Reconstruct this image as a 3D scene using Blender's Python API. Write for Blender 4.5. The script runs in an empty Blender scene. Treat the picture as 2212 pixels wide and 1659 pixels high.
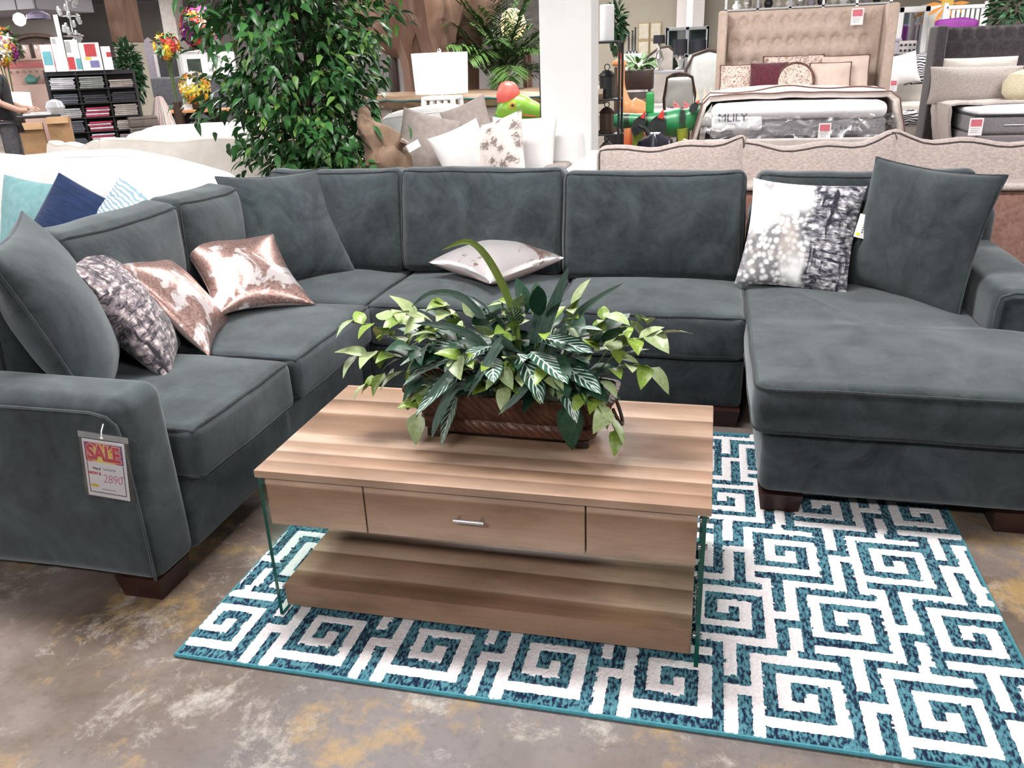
import bpy, bmesh, math, random
import numpy as np
from mathutils import Vector, Matrix, Euler, noise

random.seed(11)
scene = bpy.context.scene
COL = scene.collection
PI = math.pi

# ------------------------------------------------------------------ camera
cam_data = bpy.data.cameras.new('camera')
cam = bpy.data.objects.new('camera', cam_data)
COL.objects.link(cam)
YAW, PITCH, ROLL, CAM_H = 0.2455, 0.3775, -0.0385, 1.43
_f = Vector((-math.sin(YAW) * math.cos(PITCH), math.cos(YAW) * math.cos(PITCH), -math.sin(PITCH)))
_r = Vector((math.cos(YAW), math.sin(YAW), 0))
_u = _r.cross(_f)
_r2 = math.cos(ROLL) * _r + math.sin(ROLL) * _u
_u2 = -math.sin(ROLL) * _r + math.cos(ROLL) * _u
cam.matrix_world = Matrix(((_r2.x, _u2.x, -_f.x, 0), (_r2.y, _u2.y, -_f.y, 0), (_r2.z, _u2.z, -_f.z, CAM_H), (0, 0, 0, 1)))
cam_data.sensor_width = 36
cam_data.lens = 36 * 1755 / 2212
cam_data.clip_end = 200
scene.camera = cam

# ------------------------------------------------------------------ world, exposure
world = bpy.data.worlds.new('store_world')
scene.world = world
world.use_nodes = True
world.node_tree.nodes['Background'].inputs[0].default_value = (0.93, 0.96, 1.0, 1)
world.node_tree.nodes['Background'].inputs[1].default_value = 0.06
scene.view_settings.view_transform = 'Standard'
scene.view_settings.look = 'None'
scene.view_settings.exposure = 0.88
scene.view_settings.gamma = 1
scene.view_settings.use_curve_mapping = False
scene.cycles.use_denoising = True
scene.cycles.max_bounces = 5
scene.cycles.diffuse_bounces = 3
scene.cycles.use_light_tree = False
scene.cycles.glossy_bounces = 3
scene.cycles.use_adaptive_sampling = True
scene.cycles.adaptive_threshold = 0.04
scene.cycles.transparent_max_bounces = 24
LAMP_POWER = 34.0          # radiance of the fluorescent ceiling fixtures


# ------------------------------------------------------------------ materials
def srgb(r, g, b):
    def c(v):
        v /= 255.0
        return v / 12.92 if v <= 0.04045 else ((v + 0.055) / 1.055) ** 2.4
    return (c(r), c(g), c(b), 1)


def L4(c):
    return tuple(c) if len(c) == 4 else (c[0], c[1], c[2], 1)


class NT:
    """small node-tree helper"""
    def __init__(self, name):
        self.m = bpy.data.materials.new(name)
        self.m.use_nodes = True
        self.t = self.m.node_tree
        self.b = self.t.nodes['Principled BSDF']
        self.out = self.t.nodes['Material Output']

    def n(self, kind, **kw):
        nd = self.t.nodes.new(kind)
        for k, v in kw.items():
            setattr(nd, k, v)
        return nd

    def l(self, a, b):
        self.t.links.new(a, b)

    def coord(self, kind='Object', scale=(1, 1, 1), rot=(0, 0, 0), loc=(0, 0, 0)):
        tc = self.n('ShaderNodeTexCoord')
        mp = self.n('ShaderNodeMapping')
        mp.inputs['Scale'].default_value = scale
        mp.inputs['Rotation'].default_value = rot
        mp.inputs['Location'].default_value = loc
        self.l(tc.outputs[kind], mp.inputs['Vector'])
        return mp.outputs['Vector']

    def noise(self, vec, scale, detail=3, rough=0.5, dist=0.0):
        nd = self.n('ShaderNodeTexNoise')
        nd.inputs['Scale'].default_value = scale
        nd.inputs['Detail'].default_value = detail
        nd.inputs['Roughness'].default_value = rough
        nd.inputs['Distortion'].default_value = dist
        if vec is not None:
            self.l(vec, nd.inputs['Vector'])
        return nd.outputs['Fac']

    def voronoi(self, vec, scale, feature='F1', out='Distance', rnd=1.0):
        nd = self.n('ShaderNodeTexVoronoi', feature=feature)
        nd.inputs['Scale'].default_value = scale
        nd.inputs['Randomness'].default_value = rnd
        if vec is not None:
            self.l(vec, nd.inputs['Vector'])
        return nd.outputs[out]

    def ramp(self, fac, stops, interp='LINEAR'):
        nd = self.n('ShaderNodeValToRGB')
        cr = nd.color_ramp
        cr.interpolation = interp
        while len(cr.elements) < len(stops):
            cr.elements.new(0.5)
        for e, (p, c) in zip(cr.elements, stops):
            e.position = p
            e.color = L4(c)
        self.l(fac, nd.inputs['Fac'])
        return nd.outputs['Color']

    def mix(self, fac, a, b, mode='MIX'):
        nd = self.n('ShaderNodeMix', data_type='RGBA', blend_type=mode)
        for sock, v in ((nd.inputs[0], fac), (nd.inputs[6], a), (nd.inputs[7], b)):
            if isinstance(v, bpy.types.NodeSocket):
                self.l(v, sock)
            elif isinstance(v, (int, float)):
                sock.default_value = v
            else:
                sock.default_value = L4(v)
        return nd.outputs[2]

    def math(self, op, a, b=0.0, c=None):
        nd = self.n('ShaderNodeMath', operation=op)
        for i, v in enumerate((a, b) if c is None else (a, b, c)):
            if isinstance(v, bpy.types.NodeSocket):
                self.l(v, nd.inputs[i])
            else:
                nd.inputs[i].default_value = v
        return nd.outputs[0]

    def sep(self, vec):
        nd = self.n('ShaderNodeSeparateXYZ')
        self.l(vec, nd.inputs[0])
        return nd.outputs

    def bump(self, h, strength=0.3, dist=0.01):
        nd = self.n('ShaderNodeBump')
        nd.inputs['Strength'].default_value = strength
        nd.inputs['Distance'].default_value = dist
        self.l(h, nd.inputs['Height'])
        self.l(nd.outputs[0], self.b.inputs['Normal'])

    def color(self, c):
        if isinstance(c, bpy.types.NodeSocket):
            self.l(c, self.b.inputs['Base Color'])
        else:
            self.b.inputs['Base Color'].default_value = L4(c)

    def set(self, **kw):
        names = dict(rough='Roughness', metal='Metallic', sheen='Sheen Weight', sheen_rough='Sheen Roughness', spec='Specular IOR Level',
                     trans='Transmission Weight', ior='IOR', alpha='Alpha', coat='Coat Weight')
        for k, v in kw.items():
            s = self.b.inputs[names[k]]
            if isinstance(v, bpy.types.NodeSocket):
                self.l(v, s)
            else:
                s.default_value = v
        return self


def simple(name, c1, c2=None, scale=8, rough=0.6, bump=0.0, bscale=None, detail=4, stretch=(1, 1, 1), metal=0.0, sheen=0.0, spec=0.5, lo=0.35, hi=0.65):
    t = NT(name)
    if c2 is None:
        c2 = tuple(min(1, x * 0.82) for x in c1[:3])
    v = t.coord('Object', stretch)
    t.color(t.ramp(t.noise(v, scale, detail), [(lo, c1), (hi, c2)]))
    t.set(rough=rough, metal=metal, sheen=sheen, spec=spec)
    if bump:
        t.bump(t.noise(v, bscale or scale * 8, 3), bump, 0.01)
    return t.m


def emitter(name, col, strength):
    m = bpy.data.materials.new(name)
    m.use_nodes = True
    b = m.node_tree.nodes['Principled BSDF']
    b.inputs['Base Color'].default_value = L4(col)
    b.inputs['Emission Color'].default_value = L4(col)
    b.inputs['Emission Strength'].default_value = strength
    return m


# ------------------------------------------------------------------ mesh building
OFF = {}          # world position of every unrotated root


class MB:
    def __init__(self):
        self.v, self.f, self.mi, self.uv = [], [], [], None

    def add(self, verts, faces, mi=0):
        o = len(self.v)
        self.v.extend([tuple(p) for p in verts])
        self.f.extend([tuple(i + o for i in fc) for fc in faces])
        self.mi.extend([mi] * len(faces))
        return self

    def box(self, x0, y0, z0, x1, y1, z1, mi=0):
        return self.add([(x0, y0, z0), (x1, y0, z0), (x1, y1, z0), (x0, y1, z0), (x0, y0, z1), (x1, y0, z1), (x1, y1, z1), (x0, y1, z1)],
                        [(0, 3, 2, 1), (4, 5, 6, 7), (0, 1, 5, 4), (1, 2, 6, 5), (2, 3, 7, 6), (3, 0, 4, 7)], mi)

    def rbox(self, x0, y0, z0, x1, y1, z1, r=0.02, n=1, k=2, fn=None, mi=0):
        """rounded box; n inner divisions a side, k rounds an edge, fn deforms (point, unit coords)"""
        c = ((x0 + x1) / 2, (y0 + y1) / 2, (z0 + z1) / 2)
        h = (abs(x1 - x0) / 2, abs(y1 - y0) / 2, abs(z1 - z0) / 2)
        r = min(r, min(h) * 0.98)
        verts, faces = rounded(h, r, n, k, fn)
        return self.add([(p[0] + c[0], p[1] + c[1], p[2] + c[2]) for p in verts], faces, mi)

    def tube(self, pts, r, n=8, closed=False, mi=0):
        pts = [Vector(p) for p in pts]
        m = len(pts)
        rs = r if isinstance(r, (list, tuple)) else [r] * m
        up = None
        vs = []
        for i, p in enumerate(pts):
            a = pts[(i - 1) % m] if (closed or i > 0) else p
            b = pts[(i + 1) % m] if (closed or i < m - 1) else p
            t = (b - a)
            t = t.normalized() if t.length > 1e-9 else Vector((0, 0, 1))
            if up is None:
                up = Vector((0, 0, 1)) if abs(t.z) < 0.9 else Vector((1, 0, 0))
            s = t.cross(up)
            if s.length < 1e-6:
                s = t.orthogonal()
            s.normalize()
            up = s.cross(t).normalized()
            for j in range(n):
                a_ = 2 * PI * j / n
                vs.append(p + (s * math.cos(a_) + up * math.sin(a_)) * rs[i])
        fs = []
        for i in range(m if closed else m - 1):
            i2 = (i + 1) % m
            for j in range(n):
                j2 = (j + 1) % n
                fs.append((i * n + j, i * n + j2, i2 * n + j2, i2 * n + j))
        if not closed:
            fs.append(tuple(range(n - 1, -1, -1)))
            fs.append(tuple((m - 1) * n + j for j in range(n)))
        return self.add(vs, fs, mi)

    def lathe(self, prof, n=20, c=(0, 0, 0), cap=True, mi=0, fn=None):
        vs, fs = [], []
        for (r, z) in prof:
            for j in range(n):
                a = 2 * PI * j / n
                q = 1.0 if fn is None else fn(a, z)
                vs.append((c[0] + r * q * math.cos(a), c[1] + r * q * math.sin(a), c[2] + z))
        for i in range(len(prof) - 1):
            for j in range(n):
                j2 = (j + 1) % n
                fs.append((i * n + j, i * n + j2, (i + 1) * n + j2, (i + 1) * n + j))
        if cap:
            fs.append(tuple(range(n - 1, -1, -1)))
            fs.append(tuple((len(prof) - 1) * n + j for j in range(n)))
        return self.add(vs, fs, mi)

    def prism(self, poly, axis, a, b, mi=0):
        """extrude a 2-d outline from a to b along axis 0/1/2"""
        def P(p, t):
            q = [p[0], p[1]]
            q.insert(axis, t)
            return tuple(q)
        n = len(poly)
        vs = [P(p, a) for p in poly] + [P(p, b) for p in poly]
        fs = [tuple(range(n - 1, -1, -1)), tuple(range(n, 2 * n))]
        fs += [(i, (i + 1) % n, (i + 1) % n + n, i + n) for i in range(n)]
        return self.add(vs, fs, mi)

    def xf(self, M):
        self.v = [tuple(M @ Vector(p)) for p in self.v]
        return self

    def bar(self, a, b, w, d=None, mi=0):
        """square bar from a to b"""
        return self.tube([a, b], (w if d is None else (w + d) / 2) * 0.7071, 4, mi=mi)

    def mesh(self, name, mats, smooth=True, fix=True):
        me = bpy.data.meshes.new(name)
        me.from_pydata(self.v, [], self.f)
        for m in (mats if isinstance(mats, (list, tuple)) else [mats]):
            me.materials.append(m)
        if any(self.mi):
            me.polygons.foreach_set('material_index', self.mi)
        if fix:
            bm = bmesh.new()
            bm.from_mesh(me)
            bmesh.ops.recalc_face_normals(bm, faces=bm.faces)
            bm.to_mesh(me)
            bm.free()
        if smooth:
            me.polygons.foreach_set('use_smooth', [True] * len(me.polygons))
            try:
                me.set_sharp_from_angle(angle=math.radians(38))
            except Exception:
                pass
        me.update()
        return me

    def build(self, name, mats, parent=None, loc=(0, 0, 0), rot=(0, 0, 0), smooth=True, world=False):
        if world and parent is not None:
            o = OFF.get(parent.name, (0, 0, 0))
            self.v = [(p[0] - o[0], p[1] - o[1], p[2] - o[2]) for p in self.v]
        return link(name, self.mesh(name, mats, smooth), parent, loc, rot)


def link(name, me, parent=None, loc=(0, 0, 0), rot=(0, 0, 0), scale=None):
    ob = bpy.data.objects.new(name, me)
    COL.objects.link(ob)
    ob.location = loc
    ob.rotation_euler = rot
    if scale is not None:
        ob.scale = scale
    if parent is not None:
        ob.parent = parent
        po = OFF.get(parent.name, (0, 0, 0))
        OFF[ob.name] = (po[0] + loc[0], po[1] + loc[1], po[2] + loc[2])
    else:
        OFF[ob.name] = tuple(loc)
    return ob


def tag(o, label=None, cat=None, group=None, kind=None):
    if label:
        o['label'] = label
    if cat:
        o['category'] = cat
    if group:
        o['group'] = group
    if kind:
        o['kind'] = kind
    return o


def thing(name, label, cat, loc=(0, 0, 0), rotz=0.0, group=None):
    o = link(name, None, None, loc, (0, 0, rotz))
    o.empty_display_size = 0.1
    return tag(o, label, cat, group)


def structure(name, mb, mats, smooth=False):
    return tag(mb.build(name, mats, smooth=smooth), kind='structure')


def rounded(h, r, n, k, fn=None):
    ax = []
    for d in range(3):
        inner = h[d] - r
        a = [-h[d] + r * (1 - math.cos(0)) * 0]
        lo = [-inner - r * math.tan(PI / 4 * (k - i) / k) for i in range(k)]
        mid = [-inner + 2 * inner * i / n for i in range(n + 1)]
        hi = [inner + r * math.tan(PI / 4 * (i + 1) / k) for i in range(k)]
        ax.append(lo + mid + hi)
    N = [len(a) for a in ax]
    idx, verts, faces = {}, [], []

    def vid(i, j, l):
        key = (i, j, l)
        if key not in idx:
            p = (ax[0][i], ax[1][j], ax[2][l])
            p = round_map(p, h, r)
            if fn:
                p = fn(p, h)
            idx[key] = len(verts)
            verts.append(p)
        return idx[key]
    for i in range(N[0] - 1):
        for j in range(N[1] - 1):
            faces.append((vid(i, j, 0), vid(i, j + 1, 0), vid(i + 1, j + 1, 0), vid(i + 1, j, 0)))
            t = N[2] - 1
            faces.append((vid(i, j, t), vid(i + 1, j, t), vid(i + 1, j + 1, t), vid(i, j + 1, t)))
    for i in range(N[0] - 1):
        for l in range(N[2] - 1):
            faces.append((vid(i, 0, l), vid(i + 1, 0, l), vid(i + 1, 0, l + 1), vid(i, 0, l + 1)))
            t = N[1] - 1
            faces.append((vid(i, t, l), vid(i, t, l + 1), vid(i + 1, t, l + 1), vid(i + 1, t, l)))
    for j in range(N[1] - 1):
        for l in range(N[2] - 1):
            faces.append((vid(0, j, l), vid(0, j, l + 1), vid(0, j + 1, l + 1), vid(0, j + 1, l)))
            t = N[0] - 1
            faces.append((vid(t, j, l), vid(t, j + 1, l), vid(t, j + 1, l + 1), vid(t, j, l + 1)))
    return verts, faces


def round_map(p, h, r):
    q = [max(-(h[d] - r), min(h[d] - r, p[d])) for d in range(3)]
    d = Vector((p[0] - q[0], p[1] - q[1], p[2] - q[2]))
    if d.length > 1e-9:
        d = d.normalized() * r
    return (q[0] + d.x, q[1] + d.y, q[2] + d.z)


def puff(crown=(0.01, 0.01, 0.03), seed=0.0, wr=0.004, ws=7.0, neg=(1, 1, 1), sag=0.0):
    """cushion deformation: crowns every face and adds soft wrinkles"""
    def fn(p, h):
        u = [max(-1, min(1, p[d] / h[d])) for d in range(3)]
        q = list(p)
        for d in range(3):
            a, b = [e for e in range(3) if e != d]
            w = (1 - u[a] ** 2) * (1 - u[b] ** 2)
            s = u[d] * (neg[d] if u[d] < 0 else 1)
            q[d] += crown[d] * w * s
        if sag:
            q[2] -= sag * (1 - u[0] ** 2) * (0.5 + 0.5 * u[2])
        nv = noise.noise_vector(Vector((p[0] * ws + seed, p[1] * ws + seed * 1.7, p[2] * ws)))
        nv2 = noise.noise_vector(Vector((p[0] * ws * 0.35 + seed, p[1] * ws * 0.35, p[2] * ws * 0.35 + seed)))
        for d in range(3):
            q[d] += wr * (nv[d] + 1.5 * nv2[d])
        return tuple(q)
    return fn


def edge_loop(h, r, fn, axis, side, m=14):
    """path along the rim of a rounded cushion: the border of the face axis/side"""
    a, b = [e for e in range(3) if e != axis]
    pts = []
    cs = [(-1, -1), (1, -1), (1, 1), (-1, 1)]
    for i in range(4):
        c0, c1 = cs[i], cs[(i + 1) % 4]
        for j in range(m):
            t = j / m
            p = [0, 0, 0]
            p[axis] = side * h[axis]
            p[a] = h[a] * (c0[0] + (c1[0] - c0[0]) * t)
            p[b] = h[b] * (c0[1] + (c1[1] - c0[1]) * t)
            p = round_map(p, h, r)
            if fn:
                p = fn(p, h)
            pts.append(p)
    return pts


def cushion(name, mat, pipe_mat, parent, cen, size, r=0.05, fn=None, rims=((2, 1), (2, -1)), n=10, rot=(0, 0, 0), pipe_r=0.0055, k=3):
    """box cushion with corded rims (sub-part piping)"""
    h = (size[0] / 2, size[1] / 2, size[2] / 2)
    m = MB()
    vs, fs = rounded(h, r, n, k, fn)
    m.add(vs, fs)
    o = OFF.get(parent.name, (0, 0, 0)) if parent is not None else (0, 0, 0)
    ob = m.build(name, mat, parent, (cen[0] - o[0], cen[1] - o[1], cen[2] - o[2]), rot)
    if rims:
        pm = MB()
        for ax, sd in rims:
            pm.tube(edge_loop(h, r, fn, ax, sd), pipe_r, 6, closed=True)
        pm.build('piping', pipe_mat, ob)
    return ob


def pillow_mesh(w, h, t, n=18, pinch=0.07, seed=0.0, wr=0.006, ws=9.0, chop=0.0, power=0.5, mat=None, name='pillow', uv=True):
    vs, fs, uvs = [], [], []

    def P(u, v, s):
        x = w / 2 * u * (1 - pinch * (1 - v * v))
        z = h / 2 * v * (1 - pinch * (1 - u * u))
        e = max(0.0, (1 - u ** 4) * (1 - v ** 4)) ** power * (0.55 + 0.45 * (1 - u * u) * (1 - v * v))
        y = s * t / 2 * e
        if chop:
            z -= chop * math.exp(-(u / 0.42) ** 2) * max(0, v + 0.2) ** 1.5
        e2 = min(1, e * 2)
        q = Vector((x * ws + seed, z * ws - seed, s * 3.1 + seed))
        nv = noise.noise_vector(q)
        nv2 = noise.noise_vector(q * 0.4)
        edge = max(abs(u), abs(v)) ** 6
        rip = math.sin((u - v) * 17 + seed) * 0.35 * edge * e2
        y += s * wr * e2 * (nv[1] + 1.2 * nv2[1] + rip)
        x += wr * nv2[0] * 0.8
        z += wr * nv2[2] * 0.8
        return (x, y, z)
    N = n + 1
    g = {}
    for s in (-1, 1):
        for i in range(N):
            for j in range(N):
                if s == 1 and (i in (0, n) or j in (0, n)):
                    g[(s, i, j)] = g[(-1, i, j)]
                    continue
                u = math.sin((i / n - 0.5) * PI * 0.96) / math.sin(PI * 0.48)
                v = math.sin((j / n - 0.5) * PI * 0.96) / math.sin(PI * 0.48)
                b = i in (0, n) or j in (0, n)
                g[(s, i, j)] = len(vs)
                vs.append(P(u, v, 0 if b else s))
    for s in (-1, 1):
        for i in range(n):
            for j in range(n):
                q = (g[(s, i, j)], g[(s, i + 1, j)], g[(s, i + 1, j + 1)], g[(s, i, j + 1)])
                fs.append(q if s == -1 else q[::-1])
    rim = [vs[g[(-1, i, 0)]] for i in range(n)] + [vs[g[(-1, n, j)]] for j in range(n)] + \
          [vs[g[(-1, n - i, n)]] for i in range(n)] + [vs[g[(-1, 0, n - j)]] for j in range(n)]
    m = MB()
    m.add(vs, fs)
    return m, rim


def throw_pillow(name, label, mat, loc, rot, w, h, t, cat='pillow', pipe=None, group=None, pipe_r=0.004, back=None, **kw):
    m, rim = pillow_mesh(w, h, t, **kw)
    if back is not None:
        half = len(m.f) // 2
        m.mi = [0] * half + [1] * half
    ob = m.build(name, [mat, back] if back is not None else mat, None, loc, rot)
    tag(ob, label, cat, group)
    if pipe is not None:
        MB().tube(rim, pipe_r, 6, closed=True).build('piping', pipe, ob)
    return ob


def text_mesh(name, body, size, mat, extrude=0.0005, align='CENTER', bold=0.0, shear=0.0, sx=1.0):
    cu = bpy.data.curves.new(name, 'FONT')
    cu.body = body
    cu.size = size
    cu.extrude = extrude
    cu.align_x = align
    cu.align_y = 'CENTER'
    cu.offset = bold
    cu.shear = shear
    tmp = bpy.data.objects.new(name, cu)
    COL.objects.link(tmp)
    dg = bpy.context.evaluated_depsgraph_get()
    me = bpy.data.meshes.new_from_object(tmp.evaluated_get(dg))
    bpy.data.objects.remove(tmp)
    bpy.data.curves.remove(cu)
    me.name = name
    if sx != 1.0:
        for v in me.vertices:
            v.co.x *= sx
    me.materials.clear()
    me.materials.append(mat)
    return me


def copy_tree(o, parent=None):
    c = o.copy()
    COL.objects.link(c)
    if parent is not None:
        c.parent = parent
    for ch in list(o.children):
        copy_tree(ch, c)
    return c

# ------------------------------------------------------------------ shared materials
def make_suede():
    t = NT('charcoal_suede')
    v = t.coord('Object')
    a = t.noise(v, 4.2, 7, 0.66, 1.4)
    b = t.noise(v, 16, 5, 0.6, 0.3)
    f = t.math('ADD', t.math('MULTIPLY', a, 0.72), t.math('MULTIPLY', b, 0.28))
    t.color(t.ramp(f, [(0.36, (0.0140, 0.0190, 0.0212)), (0.64, (0.050, 0.063, 0.069))]))
    t.set(rough=0.95, sheen=0.36, sheen_rough=0.55, spec=0.10)
    t.b.inputs['Sheen Tint'].default_value = (0.72, 0.78, 0.82, 1)
    t.bump(t.noise(v, 420, 2), 0.12, 0.004)
    return t.m


SUEDE = make_suede()
SUEDE_PIPE = simple('charcoal_cord', (0.017, 0.021, 0.024), (0.03, 0.036, 0.04), 60, 0.9, sheen=0.2, spec=0.1)
DARK_FOOT = simple('espresso_wood', (0.020, 0.007, 0.006), (0.035, 0.012, 0.009), 14, 0.35, stretch=(1, 1, 6))
BLACK_METAL = simple('black_metal', (0.012, 0.012, 0.014), (0.02, 0.02, 0.022), 20, 0.4)
CHROME = simple('brushed_chrome', (0.75, 0.75, 0.77), (0.62, 0.62, 0.64), 30, 0.25, metal=1.0)
WHITE_PAINT = simple('white_paint', (0.86, 0.86, 0.86), (0.82, 0.82, 0.825), 3, 0.6)
WHITE_CLOTH = simple('white_cloth', (0.80, 0.79, 0.785), (0.70, 0.69, 0.68), 5, 0.9, bump=0.15, bscale=90, sheen=0.2)
CREAM_CLOTH = simple('cream_cloth', (0.70, 0.66, 0.61), (0.60, 0.56, 0.51), 5, 0.9, bump=0.15, bscale=90, sheen=0.2)
PAPER = simple('white_card', (0.82, 0.80, 0.82), (0.78, 0.77, 0.78), 4, 0.6)
BROWN_WOOD = simple('brown_wood', (0.12, 0.06, 0.035), (0.20, 0.11, 0.065), 6, 0.5, stretch=(1, 1, 0.25), bump=0.2, bscale=30)
DARK_WOOD = simple('dark_wood', (0.028, 0.015, 0.011), (0.06, 0.032, 0.022), 8, 0.4, stretch=(1, 1, 0.3))


def make_concrete():
    t = NT('stained_concrete')
    v = t.coord('Object')
    base = t.ramp(t.noise(v, 1.3, 9, 0.66, 0.5), [(0.30, (0.050, 0.035, 0.026)), (0.47, (0.118, 0.088, 0.070)), (0.66, (0.20, 0.168, 0.152))])
    big = t.noise(t.coord('Object', loc=(3.1, 5.2, 0)), 0.55, 3, 0.5)
    base = t.mix(t.math('MULTIPLY', t.ramp(big, [(0.45, (0, 0, 0)), (0.60, (1, 1, 1))]), 0.7), base, (0.17, 0.158, 0.163), 'MIX')
    rust = t.ramp(t.noise(t.coord('Object', loc=(7, 2, 0)), 3.2, 7, 0.72), [(0.53, (0, 0, 0)), (0.64, (1, 1, 1))])
    base = t.mix(t.math('MULTIPLY', rust, 0.8), base, (0.33, 0.215, 0.085))
    dark = t.ramp(t.noise(t.coord('Object', loc=(4, 8, 0)), 2.1, 7, 0.7, 0.6), [(0.55, (0, 0, 0)), (0.72, (1, 1, 1))])
    base = t.mix(t.math('MULTIPLY', dark, 0.6), base, (0.055, 0.038, 0.027))
    grey = t.noise(t.coord('Object', loc=(1, 9, 0)), 4.5, 9, 0.80, 0.3)
    base = t.mix(t.math('MULTIPLY', t.ramp(grey, [(0.53, (0, 0, 0)), (0.66, (1, 1, 1))]), 0.8), base, (0.40, 0.37, 0.33))
    pit = t.ramp(t.noise(v, 34, 4, 0.7), [(0.30, (0.80, 0.80, 0.80)), (0.5, (1, 1, 1))])
    base = t.mix(1.0, base, pit, 'MULTIPLY')
    t.color(base)
    t.set(rough=t.math('ADD', 0.28, t.math('MULTIPLY', grey, 0.35)), spec=0.5)
    t.bump(t.noise(v, 60, 4), 0.06, 0.003)
    return t.m


CONCRETE = make_concrete()
WALL_CREAM = simple('cream_wall_paint', (0.46, 0.42, 0.34), (0.42, 0.385, 0.31), 1.2, 0.8)
WALL_GREY = simple('pale_grey_wall_paint', (0.60, 0.57, 0.55), (0.54, 0.51, 0.49), 0.8, 0.8)
CEIL_PAINT = simple('ceiling_paint', (0.55, 0.55, 0.60), (0.48, 0.48, 0.53), 0.6, 0.9)
LAMP_GLOW = emitter('fluorescent_tube', (1.0, 0.97, 0.95), LAMP_POWER)

# ------------------------------------------------------------------ the setting
CEIL_Z = 4.4
structure('floor', MB().box(-36, -4, -0.1, 17, 34, 0.0), CONCRETE)
structure('ceiling', MB().box(-36, -4, CEIL_Z, 17, 34, CEIL_Z + 0.1), CEIL_PAINT)
structure('wall_back', MB().box(-36, 33.8, 0, 17, 34, CEIL_Z), WALL_GREY)
structure('wall_left', MB().box(-36.2, -4, 0, -36, 34, CEIL_Z), WALL_GREY)
structure('wall_right', MB().box(17, -4, 0, 17.2, 34, CEIL_Z), WALL_CREAM)
structure('wall_partition', MB().box(-3.2, 23.0, 0, 16.9, 23.2, CEIL_Z), WALL_CREAM)

# fluorescent fixtures hung under the ceiling
fix_body = MB().box(-1.25, -0.33, 0.0, 1.25, 0.33, 0.05).mesh('lamp_housing', WHITE_PAINT, smooth=False)
fix_tube = MB().add([(-1.2, -0.30, -0.012), (-1.2, 0.30, -0.012), (1.2, 0.30, -0.012), (1.2, -0.30, -0.012)], [(0, 1, 2, 3)]).mesh('diffuser', LAMP_GLOW, smooth=False, fix=False)
FIXTURES = []
for ix in range(5):
    for iy in range(6):
        x, y = -21.0 + ix * 6.5, -2.9 + iy * 5.5
        if x < -6 and y < 2:
            continue
        if x > 4 and y > 18:
            continue
        FIXTURES.append((x, y))
for i, (x, y) in enumerate(FIXTURES):
    r_ = thing('ceiling_light', 'white fluorescent fixture with flat diffuser hung from the store ceiling', 'ceiling light', (x, y, CEIL_Z - 0.30), 0, 'fluorescent fixtures on the ceiling')
    link('lamp_housing', fix_body, r_)
    link('diffuser', fix_tube, r_)
    rods = MB()
    for sx in (-0.9, 0.9):
        rods.tube([(sx, 0, 0.05), (sx, 0, 0.30)], 0.008, 6)
    rods.build('hanger', CHROME, r_)

# ------------------------------------------------------------------ charcoal sectional sofa
def foot(parent, x, y, s=0.13, z=0.075):
    t = 0.012
    m = MB().add([(x - s / 2 + t, y - s / 2 + t, 0), (x + s / 2 - t, y - s / 2 + t, 0), (x + s / 2 - t, y + s / 2 - t, 0), (x - s / 2 + t, y + s / 2 - t, 0),
                  (x - s / 2, y - s / 2, z), (x + s / 2, y - s / 2, z), (x + s / 2, y + s / 2, z), (x - s / 2, y + s / 2, z)],
                 [(0, 3, 2, 1), (4, 5, 6, 7), (0, 1, 5, 4), (1, 2, 6, 5), (2, 3, 7, 6), (3, 0, 4, 7)])
    m.build('foot', DARK_FOOT, parent, world=True, smooth=False)


def frame_box(parent, name, x0, y0, z0, x1, y1, z1, r=0.025, n=4, wr=0.003, seed=1.0):
    m = MB().rbox(x0, y0, z0, x1, y1, z1, r, n, 2, puff((0.006, 0.006, 0.004), seed, wr, 5.0))
    return m.build(name, SUEDE, parent, world=True)


def seat_cushion(parent, x0, y0, x1, y1, z0=0.30, z1=0.475, seed=0.0, crown=0.028):
    return cushion('seat_cushion', SUEDE, SUEDE_PIPE, parent, ((x0 + x1) / 2, (y0 + y1) / 2, (z0 + z1) / 2), (x1 - x0, y1 - y0, z1 - z0), 0.035,
                   puff((0.008, 0.008, crown), seed, 0.0045, 6.5), rims=((2, 1), (2, -1)), n=14)


def back_cushion(parent, cen, w, t, h, rotz, lean, seed, corner=0.0):
    fn0 = puff((0.012, 0.05, 0.014), seed, 0.007, 6.0)

    def fn(p, hh):
        q = list(fn0(p, hh))
        u, v = p[0] / hh[0], p[2] / hh[2]
        q[2] += 0.018 * (abs(u) ** 4) * (1 if v > 0 else 0) * max(0, v)      # lifted upper corners
        q[1] *= 0.80 + 0.20 * (1 - max(0, v) ** 2)                            # thinner towards the top
        return tuple(q)
    return cushion('back_cushion', SUEDE, SUEDE_PIPE, parent, cen, (w, t, h), 0.045, fn, rims=((1, -1),), n=14, rot=(lean, 0, rotz))


# -- section with the near arm: faces +X
sec = thing('sofa_section', 'charcoal suede sectional end with near arm carrying the SALE tag', 'sofa', (-1.95, 2.42, 0), 0, 'sections of the charcoal sectional sofa')
frame_box(sec, 'base_frame', -2.42, 1.84, 0.07, -1.475, 3.165, 0.30, seed=2)
frame_box(sec, 'back_frame', -2.43, 1.72, 0.07, -2.20, 3.165, 0.76, 0.05, seed=3)


def arm_shape(parent, x0, y0, x1, y1, z0, z1, r, seed):
    m = MB().rbox(x0, y0, z0, x1, y1, z1, r, 8, 4, puff((0.008, 0.008, 0.008), seed, 0.004, 4.0))
    return m.build('arm', SUEDE, parent, world=True)


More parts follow.
